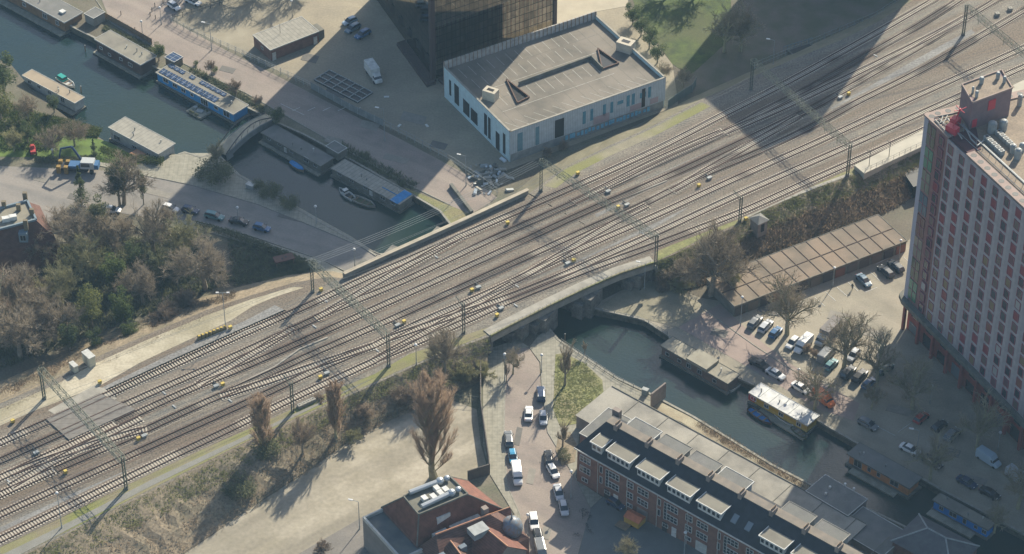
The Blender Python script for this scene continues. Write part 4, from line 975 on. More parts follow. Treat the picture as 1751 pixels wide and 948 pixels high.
# side house at the west end of the row: light grey roof planes
t, L, W, h = box_building('corner_house', 'grey roofed corner house joined to the west end of the brick row', 'house', (990,741), (1030,762), (1052,703), 8.6, 'brick', 'roof_grey')
mb = MB(); mb.box(L * .55, W * .85, h - 2, h + 2.2, 1.6, 1.0); mb.build('chimney', G('brick_grey'), t)
# brick wall slab by the quay
t = thing('garden_wall', 'free-standing brick wall slab with a grey electrical cabinet beside it near the canal', 'wall', P(1112, 694), 0)
mb = MB(); A = P(1113, 699); B = P(1137, 680); d = B - A; c = (A + B) / 2; mb.box(c.x, c.y, 0, 4.0, d.length, .35, math.atan2(d.y, d.x)); mb.build('slab', G('brick_grey'), t, True)
# flat grey building over the water (in the shade)
t, L, W, h = box_building('flat_roofed_hall', 'grey flat-roofed hall in the shade between the garden and the dark canal', 'hall', (1377,840), (1450,883), (1486,855), 3.6, 'brick_grey', 'roof_grey')
t6 = t
mb = MB()
for px, py in ((1419,835), (1412,846), (1445,830), (1460,838)):
    u, v = loc2(t, px, py, h); mb.tube((u, v, h), (u, v, h + .5), .25, n=8)
mb.build('roof_vent', G('white'), t)
t, L, W, h = box_building('flat_extension', 'shaded flat extension roof with pale stains beside the flat-roofed hall', 'extension', (1430,905), (1510,952), (1560,915), 3.0, 'brick_grey', 'roof_grey')
# hip roofed house bottom right
loc = P(1583, 938, 0) + Vector((1, -3, 0))
t = thing('hip_roofed_house', 'slate hip-roofed house in the shade at the bottom edge', 'house', loc, ra)
hb = MB(); hb.box(0, 0, 0, 4.2, 13, 9); hb.build('wall', G('brick'), t)
mb = MB(); mb.v = [(-6.8,-4.8,4.2),(6.8,-4.8,4.2),(6.8,4.8,4.2),(-6.8,4.8,4.2),(-2,0,7),(2,0,7)]; mb.f = [(0,1,5,4),(1,2,5),(2,3,4,5),(3,0,4),(3,2,1,0)]; mb.m = [0]*5; mb.build('roof', mat('hip', (.12,.12,.12), c2=(.09,.09,.095), scale=.8, fine=.12), t)
mb = MB()
for a, b in (((-6.8,-4.8,4.25),(-2,0,7.05)), ((6.8,-4.8,4.25),(2,0,7.05)), ((6.8,4.8,4.25),(2,0,7.05)), ((-6.8,4.8,4.25),(-2,0,7.05)), ((-2,0,7.05),(2,0,7.05))): mb.tube(a, b, .16, n=5)
mb.build('ridge', G('galv'), t)

# ---- red tiled building, bottom centre
rz = 8.0
o5 = P(620, 884, rz); 
loc = Vector((o5.x, o5.y, 0)); e5 = P(676, 946, rz)   # left wall runs down-right
ba = math.atan2(e5.y - o5.y, e5.x - o5.x)             # u along that wall (towards the camera), v = +90deg = towards the right/up
t7 = thing('red_tiled_hall', 'large red tiled hall with silver ducts on its roof terrace and a grey flat wing', 'hall', loc, ba)
def L7(px, py, z): return loc2(t7, px, py, z)
uE = L7(676, 946, rz)[0]
vq = L7(690, 848, rz)[1]
mb = MB(); mb.box(uE / 2 + 1, vq / 2 + 2, 0, rz - .8, uE + 2, vq + 4); mb.build('flat_wing', mat('wingwall', (.24,.215,.19), c2=(.2,.18,.16), scale=.5, fine=.06), t7)
mb = MB(); mb.box(uE / 2 + 1, vq / 2 + 2, rz - .8, rz - .7, uE + 1.4, vq + 3.4); mb.build('wing_roof', mat('wingroof', (.15,.16,.155), c2=(.11,.12,.12), scale=.5, c3=(.2,.19,.15), scale3=.2), t7)
mb = MB(); mb.box(uE / 2 + 1, .2, rz - .8, rz, uE + 2, .4); mb.box(.2, vq / 2 + 2, rz - .8, rz, .4, vq + 4 - .8); mb.box(uE + 1.8, vq / 2 + 2, rz - .8, rz, .4, vq + 3.2); mb.build('parapet', G('offwhite'), t7)
# main tiled body: truncated hip with flat terrace on top
tz = 14.0
T0, T1_, T2_, T3_ = [L7(*q, tz) for q in ((716,881), (800,846), (768,815), (690,850))]
E0, E1, E2, E3 = [L7(*q, rz) for q in ((713,933), (862,872), (800,822), (652,868))]
mb = MB(); top = [(*p, tz) for p in (T0, T1_, T2_, T3_)]; bot = [(*p, rz) for p in (E0, E1, E2, E3)]
mb.add(top + bot, [(4, 5, 1, 0), (5, 6, 2, 1), (6, 7, 3, 2), (7, 4, 0, 3)]); mb.build('tiled_roof', G('tile_red'), t7)
mb = MB(); mb.prism([E0, E1, E2, E3], 0, rz - .02); mb.build('wall', G('brick'), t7)
mb = MB(); mb.prism([T0, T1_, T2_, T3_], tz - .3, tz - .02); mb.build('roof_terrace', mat('gap_shade_red2', (.17,.165,.13), c2=(.13,.125,.1), scale=.6), t7)
mb = MB()
for a, b in ((T0, T1_), (T1_, T2_), (T2_, T3_), (T3_, T0)):
    a = Vector(a); b = Vector(b); c = (a + b) / 2; d = b - a; mb.box(c.x, c.y, tz - .02, tz + .35, d.length, .25, math.atan2(d.y, d.x))
for a, b in zip(top, bot): mb.tube(a, b, .16, n=5)
mb.build('ridge', G('concrete_dark'), t7)
for (a, b) in (((700,842), (752,822)), ((721,866), (772,842))):
    A3 = Vector((*L7(*a, tz + .8), tz + .7)); B3 = Vector((*L7(*b, tz + .8), tz + .7)); mb = MB(); mb.tube(A3, B3, .5, n=8); mb.ball(tuple(B3), .85, .85, .75); mb.ball(tuple(B3 + (B3 - A3).normalized() * 1.5), .65, .65, .6)
    mb.build('duct', mat('ductm%d' % a[0], (.38,.41,.43), rough=.4, metal=.4), t7)
for px, py in ((726,853), (741,850), (753,844), (747,836), (762,838)):
    u, v = L7(px, py, tz + .5); mb = MB(); mb.box(u, v, tz, tz + .9, 1.3, 1.0); mb.build('air_conditioner', G('white'), t7)
for px, py in ((756,879),):
    u, v = L7(px, py, 12); mb = MB(); mb.box(u, v, 9.0, 12.0, 1.2, 2.9); mb.build('skylight', G('white'), t7)
# front gables and wings facing the lower right
for k, (ridge, eL, eR, low) in enumerate([
    (((745,915),(838,880)), ((716,935),(862,872)), ((760,990),(905,920)), 0)]):
    rzz = 10.8
    a = L7(*ridge[0], rzz); b = L7(*ridge[1], rzz); c0 = L7(*eL[0], rz); c1 = L7(*eL[1], rz); d0 = L7(*eR[0], rz - 2); d1 = L7(*eR[1], rz - 2)
    mb = MB(); mb.add([(*a, rzz), (*b, rzz), (*c0, rz), (*c1, rz), (*d0, rz - 2), (*d1, rz - 2)], [(0, 2, 3, 1), (0, 1, 5, 4), (0, 4, 2), (1, 3, 5)]); mb.build('lower_roof', G('tile_brown'), t7)
    mb = MB(); mb.prism([c0, c1, d1, d0], 0, rz - 2.05); mb.build('lower_wall', G('brick'), t7)
    mb = MB(); mb.tube((*a, rzz + .05), (*b, rzz + .05), .2, n=5); mb.build('ridge', mat('rdg', (.4,.2,.12)), t7)
def gable(px0, px1, half, z1, z0, m, name='gable_roof'):
    a = Vector(L7(*px0, z1)); b = Vector(L7(*px1, z1)); d = (b - a).normalized(); n = Vector((-d.y, d.x)) * half
    mb = MB(); mb.add([(a.x, a.y, z1), (b.x, b.y, z1), (a.x + n.x, a.y + n.y, z0), (b.x + n.x, b.y + n.y, z0), (a.x - n.x, a.y - n.y, z0), (b.x - n.x, b.y - n.y, z0)], [(0, 1, 3, 2), (1, 0, 4, 5)]); o = mb.build(name, m, t7)
    mb = MB(); a_ = a + d * .15; b_ = b - d * .15; n2 = n * .93
    mb.add([(a_.x, a_.y, z1 - .15), (b_.x, b_.y, z1 - .15)] + [(p.x, p.y, z) for z in (z0 - .05, 0) for p in (a_ + n2, b_ + n2, b_ - n2, a_ - n2)], [(0, 2, 5), (1, 4, 3), (2, 6, 9, 5), (3, 4, 8, 7), (2, 3, 7, 6), (5, 9, 8, 4)]); mb.build('gable_wall', G('brick_grey'), t7)
    mb = MB(); mb.tube((a.x, a.y, z1 + .05), (b.x, b.y, z1 + .05), .15, n=5); mb.build('ridge', mat('rdg2', (.42,.22,.13)), t7)
    return o
gable((820,895), (868,935), 5.0, 10.6, 6.5, G('tile_red'))
gable((838,880), (872,868), 3.2, 9.2, 6.0, G('tile_red'))
gable((770,925), (800,965), 4.0, 10.2, 6.8, G('tile_brown'))
u, v = L7(875, 893, 9); mb = MB(); mb.tube((u, v, 0), (u, v, 7.5), 1.9, n=12); mb.build('turret', G('brick_grey'), t7)
mb = MB(); mb.ball((u, v, 7.6), 2.2, 2.2, 2.4, 12, 8); mb.tube((u, v, 9.8), (u, v, 11.4), .25, .04); mb.build('turret_dome', mat('dome', (.17,.22,.27), rough=.4, c2=(.20,.17,.15), scale=2), t7, smooth=True)
u, v = L7(829, 880, 10); mb = MB(); mb.box(u, v, 7, 11.8, 1.1, 1.1); mb.build('chimney', G('brick_grey'), t7)
u, v = L7(818, 903, 11); mb = MB(); mb.box(u, v, 9.5, 10.9, 2.6, 3.4); mb.build('plant_deck', G('galv'), t7)
for px, py, hw in ((754,912,1.5), (806,884,1.5), (785,898,1.7)):
    u, v = L7(px, py, 9.4); mb = MB(); mb.box(u, v, 7.6, 9.4, 1.7, hw * 2); mb.build('dormer', G('offwhite'), t7)
for px, py, s in ((1+790,933,1),(755,948,1)):
    u, v = L7(px, py, 10); mb = MB(); mb.box(u, v, 8.4, 9.9, 1.0, 1.4); mb.build('skylight', G('glass_pale'), t7)

# ---- mansion at the left edge
loc = P(2, 402, 7.5); loc.z = 0
t8 = thing('mansion', 'old mansion with a tiled mansard and blue-grey roof rails at the left edge', 'mansion', loc, 0)
def L8(px, py, z): return loc2(t8, px, py, z)
TZ = 11.5; e = 7.0
T = [L8(*q, TZ) for q in ((5,392),(62,377),(47,345),(-20,362))]; E_ = [L8(*q, e) for q in ((-10,432),(95,408),(68,352),(-30,372))]
T[0] = L8(-40, 404, TZ); T[3] = L8(-50, 371, TZ); E_[0] = L8(-60, 446, e); E_[3] = L8(-60, 386, e)
mb = MB(); mb.add([(*p, TZ) for p in T] + [(*p, e) for p in E_], [(4,5,1,0),(5,6,2,1),(6,7,3,2),(7,4,0,3)]); mb.build('mansard_roof', [G('tile_brown')], t8)
mb = MB(); mb.prism(T, TZ - .2, TZ - .02); mb.build('roof_flat', mat('rf8', (.24,.22,.165), c2=(.19,.175,.135), scale=.6), t8)
mb = MB(); mb.prism(E_, 0, e - .02); mb.build('wall', G('brick'), t8)
mb = MB()
for a, b in zip(T, T[1:] + T[:1]):
    a = Vector(a); b = Vector(b); c = (a + b) / 2; d = b - a; mb.box(c.x, c.y, TZ - .02, TZ + .45, d.length, .4, math.atan2(d.y, d.x))
mb.build('roof_rail', mat('rr8', (.17,.22,.25)), t8)
for px, py in ((6,345),(31,350),(54,358),(43,377),(42,330)):
    u, v = L8(px, py, TZ + 1.5); mb = MB(); mb.box(u, v, TZ - 1, TZ + 1.6, .9, .7); mb.build('chimney', mat('ch8%d' % px, (.17,.14,.09)), t8)
for px, py in ((10,375),(22,372)):
    u, v = L8(px, py, TZ + .5); mb = MB(); mb.box(u, v, TZ, TZ + 1.0, 1.6, 1.1, .3); mb.build('vent_box', G('white'), t8)
u, v = L8(40, 402, 9.5); mb = MB(); mb.box(u, v + .3, 8.0, 10.4, 1.8, 2.0); o = mb.build('dormer', mat('dm8', (.17,.22,.25)), t8); window(o, u, v - .8, 8.5, 1.3, 1.5, 0, 'galv', 2)
# low picnic shelter on the lawn
t = thing('garden_shelter', 'small brown tiled shelter roof on the grass below the left road', 'shelter', P(486, 452), R(22))
mb = MB(); mb.box(0, 0, 1.6, 1.8, 4.4, 2.2); mb.build('roof', G('tile_brown'), t)
mb = MB()
for x in (-1.9, 1.9):
    for y in (-.8, .8): mb.box(x, y, 0, 1.6, .12, .12)
mb.build('post', G('wood'), t)
mb = MB(); mb.box(-.4, -.2, 1.8, 1.84, .4, .5); mb.box(.5, .1, 1.8, 1.84, .4, .5); mb.build('roof_hatch', G('dark'), t)
# sheds along the upper quay
t, L, W, h = box_building('quay_shed', 'small pale shed on the quay between the two brown houseboats', 'shed', (143,23.5), (160,32.5), (179,20.5), 2.4, 'concrete', 'roof_grey')
t, L, W, h = box_building('quay_shed', 'small dark-roofed shed behind the blue houseboat with solar panels', 'shed', (281,98), (298,107), (312,97), 2.2, 'wood', 'solar')
t, L, W, h = box_building('quay_shed', 'grey flat shed tucked behind the two shaded houseboats', 'shed', (556,250), (578,263), (592,252), 2.2, 'concrete_dark', 'roof_grey')
# greenhouse frame / grille box in the yard behind the fence
t = thing('ramp_grille', 'long rectangular steel grille over a dark ramp opening beside the yard fence', 'grille', P(535,140), ang(535,140,77,40))
mb = MB(); L = (P(535,140) - P(603,182)).length; mb.box(L / 2, 3.0, 0, .25, L, 5.2); mb.build('opening', G('black'), t)
mb = MB()
for k in range(4): mb.box(L / 2, .5 + k * 1.7, .26, .5, L, .16)
for k in range(6): mb.box(L * k / 5, 3.0, .26, .5, .16, 5.4)
mb.build('frame', G('galv'), t)
# entrance stairs by the park
t = thing('subway_entrance', 'steel railed stair opening at the edge of the park below the tracks', 'stairs', P(1372, 92), R(28))
mb = MB(); mb.box(0, 0, 0, 1.0, 6.5, 4.0); mb.build('stair_wall', G('concrete_dark'), t)
mb = MB(); mb.box(0, 0, 1.0, 1.05, 5.6, 3.0); mb.build('stairs', G('black'), t)
mb = MB()
for k in range(9): mb.box(-4 + k, 2.1, 0, 2.0, .07, .07); mb.box(-4 + k, -2.1, 0, 2.0, .07, .07)
mb.box(0, 2.1, 1.95, 2.05, 8, .08); mb.box(0, -2.1, 1.95, 2.05, 8, .08); mb.build('railing', mat('srail', (.16,.22,.26)), t)
# ================================================================= HOUSEBOATS
def houseboat(label, A, B, C, top, wall, roof, wins=(), doors=(), hull='concrete_dark', over=.25, deck=None, group='houseboats along the canal', fascia='offwhite', land=False, low=None):
    z = top; loc, a, L = frame_from(A, B, z); base = WZ if not land else 0.0; loc.z = base
    t = thing('houseboat', label, 'houseboat', loc, a, group)
    c = loc2(t, *C, z); W = abs(c[1]); h = z - base
    mb = MB(); mb.box(L / 2, W / 2, -.6, .5, L + .16, W + .16); mb.build('hull', G(hull), t)
    mb = MB(); mb.box(L / 2, W / 2, .55, h - .22, L - 2 * over, W - 2 * over); mb.build('wall', G(wall) if isinstance(wall, str) else wall, t)
    if low:
        mb = MB(); mb.box(L / 2, W / 2, .56, 1.2, L - 2 * over + .06, W - 2 * over + .06); mb.build('lower_wall', low, t)
    mb = MB(); mb.box(L / 2, W / 2, h - .22, h, L, W); r = mb.build('roof', G(roof) if isinstance(roof, str) else roof, t)
    mb = MB()
    for (cx, cy, sx, sy) in ((L / 2, 0, L + .08, .1), (L / 2, W, L + .08, .1), (0, W / 2, .1, W - .1), (L, W / 2, .1, W - .1)): mb.box(cx, cy, h - .24, h + .06, sx, sy)
    mb.build('fascia', G(fascia), t)
    rf_ = random.Random(int(A[0]))
    for q_ in range(3):
        x_, y_, hh_ = L * rf_.uniform(.1, .9), W * rf_.uniform(.25, .8), rf_.uniform(.35, .9)
        MB().tube((x_, y_, h), (x_, y_, h + hh_), .11, n=6).tube((x_, y_, h + hh_), (x_, y_, h + hh_ + .12), .19, n=6).build('flue', G('steel') if q_ else G('offwhite'), t)
    for (f, w, zz, hh, nx) in wins: window(t, L * f, over - .05, zz, w, hh, 0, 'white' if fascia != 'concrete_dark' else 'galv', nx)
    for f in doors: door(t, L * f, 1.9, 'offwhite', .9, over - .04, .6)
    if deck:
        mb = MB(); mb.box(L * deck[0], -deck[1] / 2 - .1, .1, .45, L * deck[2], deck[1]); mb.build('deck', G('deck'), t)
    return t, L, W, h
orange_w = stripes('orange_wall', (.46, .19, .06), (.34, .14, .05), axis=0, freq=2.5, width=.1, noise_amt=.15)
blue_w = stripes('blue_wall', (.03, .24, .50), (.025, .19, .42), axis=0, freq=2.5, width=.1, noise_amt=.1)
blue_w2 = stripes('blue_wall_deep', (.02, .20, .56), (.015, .15, .44), axis=0, freq=2.5, width=.1, noise_amt=.1)
brown_w = stripes('brown_wall', (.085, .055, .045), (.06, .04, .035), axis=0, freq=3, width=.12, noise_amt=.2)
wood_w = stripes('brown_boards', (.22, .13, .07), (.15, .085, .05), axis=0, freq=1.6, width=.1, noise_amt=.2)
yel_w = mat('yellow_wall', (.48, .30, .03), c2=(.40, .25, .03), scale=.8)
tag_ = ((.12,1.2,1.5,1.0,2), (.3,1.2,1.5,1.0,2), (.5,1.2,1.5,1.0,2), (.75,1.5,1.2,1.4,2), (.9,1.2,1.3,1.2,2))
t, L, W, h = houseboat('brown boarded houseboat with a skylight on its grey roof, cut by the top left corner', (-30,-37), (110,39), (138,19), 1.9, wood_w, 'roof_grey', tag_, deck=(.5, 1.6, 1.0))
mb = MB(); u, v = loc2(t, 107, 20, h + WZ + .3); mb.box(u, v, h, h + .5, 1.4, 1.2); mb.build('skylight', G('white'), t)
houseboat('dark red-brown houseboat with a plain grey roof, moored beside a round green tree', (161,67), (240.5,111.4), (267,95), 2.3, brown_w, 'roof_felt', ((.12,1,1.6,.8,1), (.3,1,1.0,.8,1), (.55,1,1.6,.8,1), (.75,1.4,1.4,1.0,2)), deck=(.5, .7, 1.0))
houseboat('grey-walled houseboat with a beige roof and a green-covered motor cruiser behind it', (37.5,129), (128,177), (144,166), 1.6, 'offwhite', mat('beige_roof', (.33,.27,.19), c2=(.28,.23,.165), scale=.5), tag_[:4], deck=(.5, 1.2, 1.0))
t, L, W, h = houseboat('white houseboat with a striped roof and a small orange awning beside the hedge', (185,218), (271,264), (299,245), 2.2, 'offwhite', 'roof_strip', ((.15,2.2,1.0,1.4,2), (.5,1.6,1.2,1.0,2), (.78,1.3,1.2,1.0,2), (.92,1,1.2,1,2)), doors=(.62,))
mb = MB(); mb.box(L * .68, -1.6, 2.2, 2.32, 3.0, 2.4); mb.build('awning', mat('awn', (.40,.20,.11)), t)
t, L, W, h = houseboat('bright blue houseboat with rows of solar panels on its roof beside the arched footbridge', (266,124), (399,196), (423,178.5), 1.4, blue_w, 'roof_felt', ((.12,1.8,1.3,1.2,2), (.24,1.5,1.3,1.1,2), (.35,1.5,1.2,1.1,2), (.46,1.0,1.4,.9,1), (.62,2.4,.8,1.9,3), (.77,1.3,1.4,.9,1), (.9,2.0,.9,1.6,2)))
for k in range(11):
    for r_ in range(2):
        if r_ == 1 and k in (3, 5): continue
        mb = MB(); mb.box(0, 0, 0, .06, 1.55, 1.0 if r_ else 1.7); o = mb.build('solar_panel', G('solar'), t); o.location = (1.3 + k * 1.72, 1.35 if r_ == 0 else W - .9, h + .14); o.rotation_euler = (R(6), 0, 0)
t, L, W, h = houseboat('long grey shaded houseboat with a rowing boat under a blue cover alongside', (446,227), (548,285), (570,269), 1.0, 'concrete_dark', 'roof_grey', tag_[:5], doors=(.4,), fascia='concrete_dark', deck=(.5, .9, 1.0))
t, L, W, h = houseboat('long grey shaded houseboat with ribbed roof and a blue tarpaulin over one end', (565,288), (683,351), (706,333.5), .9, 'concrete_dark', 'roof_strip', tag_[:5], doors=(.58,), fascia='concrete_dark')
mb = MB(); mb.box(L - 1.7, W / 2, h, h + .09, 2.3, W + .1); mb.box(L - 4.5, W * .5, h, h + .12, 5.5, .12); mb.build('tarpaulin', G('tarp_blue'), t)
t, L, W, h = houseboat('long brown houseboat with a raised middle cabin under the big bare tree', (1129,591), (1244.6,657), (1267,641.6), 1.5, mat('hb8', (.17,.115,.09), c2=(.13,.09,.075), scale=1), mat('hb8r', (.29,.265,.2), c2=(.22,.2,.155), scale=.5, fine=.08), ((.1,1,1.1,.9,1), (.28,1,1.1,.9,1), (.42,1.2,1.1,1.2,2), (.58,1.2,1.1,1.2,2), (.8,1,1.1,.9,1)), fascia='concrete_dark')
mb = MB(); mb.box(L * .54, W / 2 - .1, h, h + .75, L * .3, W + .1); mb.build('cabin', mat('hb8c', (.30,.28,.215), c2=(.24,.22,.17), scale=.5), t)
t, L, W, h = houseboat('yellow houseboat with a shiny white corrugated roof moored by the parking square', (1280,671.5), (1380.6,728), (1401,710.5), 1.2, yel_w, mat('white_corr', (.60,.60,.56), c2=(.36,.37,.38), scale=.6, detail=8, rough=.35), ((.08,1.4,1.1,1.0,2), (.3,1.2,1.0,1.0,2), (.55,1.2,1.0,1.0,2), (.85,1.2,1.0,1.0,2)), low=G('yellow'))
mb = MB()
for k in range(1, 6): mb.box(L * k / 6, W / 2, h, h + .05, .1, W - .2)
mb.build('roof_seam', G('galv'), t)
mb = MB(); mb.box(L * .05, -.02 + .25, .7, h - .4, 1.6, .1); mb.build('red_panel', G('red'), t)
t, L, W, h = houseboat('orange boarded houseboat with white window frames, lying in the tower shade', (1447.7,776), (1555,836), (1579,817), 1.5, orange_w, 'roof_grey', ((.17,1.9,.7,1.9,2), (.35,.8,1.2,1.1,1), (.5,.8,1.2,1.1,1), (.75,2.0,1.1,1.3,2)), over=.45, fascia='concrete_dark', deck=(.48, 1.5, .72))
t, L, W, h = houseboat('deep blue houseboat with white window frames at the lower right', (1594.5,855), (1689.5,907), (1706,896.6), 1.3, blue_w2, 'roof_felt', ((.16,1.0,1.2,1.0,2), (.37,1.7,1.1,1.2,2), (.58,.8,1.0,1.3,1), (.78,.8,1.3,.8,1), (.93,1.0,1.2,1.0,2)), fascia='concrete_dark', deck=(.4, 1.7, .8))

# ================================================================= SMALL BOATS
def boat(label, px, py, dx, dy, L, W, hull, inside, cover=None, cabin=None, group='small boats moored by the houseboats'):
    t = thing('boat', label, 'boat', P(px, py, WZ), ang(px, py, dx, dy), group)
    def outline(k, z): return [(L * (-.5), -W * .36 * k, z), (L * (-.15), -W * .5 * k, z), (L * .22, -W * .42 * k, z), (L * .5 * (.9 + .1 * k), 0, z + .1 * k), (L * .22, W * .42 * k, z), (L * (-.15), W * .5 * k, z), (L * (-.5), W * .36 * k, z)]
    mb = MB(); a = outline(.75, -.15); b = outline(1.0, .65); c = outline(.86, .65); d = outline(.8, .3); n = 7
    for ring_ in (a, b, c, d): mb.v += ring_
    for j in range(3):
        for i in range(n):
            k = (i + 1) % n; mb.f.append((j * n + i, j * n + k, (j + 1) * n + k, (j + 1) * n + i)); mb.m.append(0)
    mb.f.append(tuple(range(3 * n, 4 * n))); mb.m.append(1)
    mb.build('hull', [G(hull) if isinstance(hull, str) else hull, G(inside) if isinstance(inside, str) else inside], t)
    mb = MB()
    for x in (-.3, -.02, .2): mb.box(L * x, 0, .46, .52, .3, W * .72)
    mb.build('bench', G('wood'), t)
    if cover:
        mb = MB(); o = outline(.9, .68); o2 = outline(.45, .95); mb.v = o + o2
        for i in range(n): mb.f.append((i, (i + 1) % n, n + (i + 1) % n, n + i)); mb.m.append(0)
        mb.f.append(tuple(range(n, 2 * n))); mb.m.append(0); mb.build('cover', G(cover), t)
    if cabin:
        mb = MB(); mb.box(L * cabin[0], 0, .5, 1.5, L * cabin[1], W * .7, taper=.8); o = mb.build('cabin', G(cabin[2]), t)
        mb = MB(); mb.box(L * cabin[0], 0, 1.0, 1.35, L * cabin[1] * .92, W * .66, taper=.95); mb.build('windscreen', G('glass'), o)
    return t
boat('small rowing boat under a bright blue cover in the shade', 509, 288, 16, 11, 4.6, 1.8, 'wood', 'tarp_blue', cover='tarp_blue')
boat('white open motor boat with a pale blue hull beside the shaded houseboat', 592, 334, -18, -14, 5.2, 2.0, 'white', 'dark', cabin=(.05, .2, 'white'))
boat('old green-brown sloop heaped with gear beside the white motor boat', 622, 348, 22, 9, 6.5, 2.4, 'concrete', 'leaf_olive')
boat('white motor cruiser with a green canopy behind the beige houseboat roof', 114, 143, 20, 12, 6.2, 2.2, 'white', 'offwhite', cabin=(-.25, .4, 'teal'))
boat('orange and white rowing boat tied across the end of the brown houseboat', 1258, 663, 15, -10, 4.0, 1.3, 'white', 'rustred')
boat('dark red barge with blue bundles next to the yellow houseboat', 1300, 715, 20, 14, 6.4, 2.0, 'rustred', 'blue')
boat('white kayak on the float of the yellow houseboat', 1341, 722, 18, 12, 5.0, 1.0, 'white', 'white')
boat('small dark green boat at the end of the yellow houseboat', 1367, 743, 12, 10, 4.2, 1.8, 'leaf_dark', 'steel')
boat('low blue-grey dinghy among plants by the ribbed houseboat', 662, 297, 12, 7, 3.4, 1.4, 'blue', 'rustred')
# planted raft
t = thing('planted_raft', 'square wooden raft with boxes and plants floating beside the blue houseboat', 'raft', P(340, 193, WZ), ang(340,193,20,11))
mb = MB(); mb.box(0, 0, -.1, .45, 4.8, 3.4); mb.build('deck', G('deck'), t)
mb = MB(); rg = random.Random(3)
for k in range(12): mb.ball((rg.uniform(-2, 2), rg.choice((-1.4, 1.3)), .6), .35, .35, .3, 6, 4)
mb.build('plants', G('leaf_olive'), t)
mb = MB(); mb.box(.4, 0, .45, .8, 1.6, 1.1, .4); mb.box(-1.3, .2, .45, 1.0, .8, .8); mb.build('crate', G('galv'), t)
t = thing('float', 'grey wooden mooring float beside the yellow houseboat', 'float', P(1337, 727, WZ), ang(1337,727,20,12))
mb = MB(); mb.box(0, 0, -.1, .35, 12, 1.6); mb.build('deck', G('deck'), t)
# arched footbridge
t = thing('footbridge', 'arched footbridge with curved steel railings over the narrow canal mouth', 'footbridge', P(373, 268), 0)
A = P(378, 262); B = P(462, 200); d = (B - A); L = d.length; t.location = A; t.rotation_euler = (0, 0, math.atan2(d.y, d.x))
n = 16; W = 2.9
def arc(k, h): return math.sin(math.pi * k / n) * h
mb = MB()
for k in range(n):
    x0, x1 = L * k / n, L * (k + 1) / n; z0, z1 = .25 + arc(k, 1.2), .25 + arc(k + 1, 1.2)
    mb.add([(x0, -W/2, z0-.3), (x1, -W/2, z1-.3), (x1, W/2, z1-.3), (x0, W/2, z0-.3), (x0, -W/2, z0), (x1, -W/2, z1), (x1, W/2, z1), (x0, W/2, z0)], [(3,2,1,0),(4,5,6,7),(0,1,5,4),(2,3,7,6)])
mb.build('deck', mat('bdeck', (.48,.42,.30), c2=(.34,.3,.22), scale=.6), t)
sw2 = [MB(), MB()]
for k in range(n):
    x0, x1 = L * k / n, L * (k + 1) / n; z0, z1 = .3 + arc(k, 1.2), .3 + arc(k + 1, 1.2)
    for y, mb in zip((-W/2 - .15, W/2 + .15), sw2): mb.add([(x0, y-.12, -2), (x1, y-.12, -2), (x1, y+.12, -2), (x0, y+.12, -2), (x0, y-.12, z0), (x1, y-.12, z1), (x1, y+.12, z1), (x0, y+.12, z0)] if k in (0, 1, n-1, n-2) else [(x0, y-.12, z0-1.5), (x1, y-.12, z1-1.5), (x1, y+.12, z1-1.5), (x0, y+.12, z0-1.5), (x0, y-.12, z0), (x1, y-.12, z1), (x1, y+.12, z1), (x0, y+.12, z0)], [(3,2,1,0),(4,5,6,7),(0,1,5,4),(2,3,7,6)])
bside = mat('bside', (.2,.21,.2), c2=(.16,.17,.16), scale=.8)
for mb in sw2: mb.build('side_wall', bside, t)
for y in (-W/2 - .1, W/2 + .1):
    mb = MB()
    for k in range(n):
        x0, x1 = L * k / n, L * (k + 1) / n
        p0 = (x0, y, .4 + arc(k, 2.9)); p1 = (x1, y, .4 + arc(k + 1, 2.9)); mb.tube(p0, p1, .13, n=5)
        if k % 2 == 0: mb.tube((x1, y, .3 + arc(k + 1, 1.2)), p1, .05, n=4); mb.tube((x1, y, .3 + arc(k + 1, 1.7)), (min(L, x1 + L / n), y, .4 + arc(min(n, k + 2), 2.9)), .04, n=4)
    mb.build('railing', mat('brail%d' % (y > 0), (.07,.07,.065)), t)

# ================================================================= VEHICLES
def loftbody(secs, W, mb, m=0):
    """secs: (x, z_low, z_high, half width low, half width high)"""
    n = 8; rings = []
    for (x, z0, z1, w0, w1) in secs:
        zm = z0 + (z1 - z0) * .55
        rings.append([(x, -w0 * .93, z0), (x, -w0, zm), (x, -w1, z1 - .04), (x, -w1 * .8, z1), (x, w1 * .8, z1), (x, w1, z1 - .04), (x, w0, zm), (x, w0 * .93, z0)])
    b0 = len(mb.v)
    for r in rings: mb.v += r
    for i in range(len(rings) - 1):
        for j in range(n):
            k = (j + 1) % n; mb.f.append((b0 + i * n + j, b0 + i * n + k, b0 + (i + 1) * n + k, b0 + (i + 1) * n + j)); mb.m.append(m)
    mb.f.append(tuple(b0 + j for j in range(n))[::-1]); mb.m.append(m)
    mb.f.append(tuple(b0 + (len(rings) - 1) * n + j for j in range(n))); mb.m.append(m)
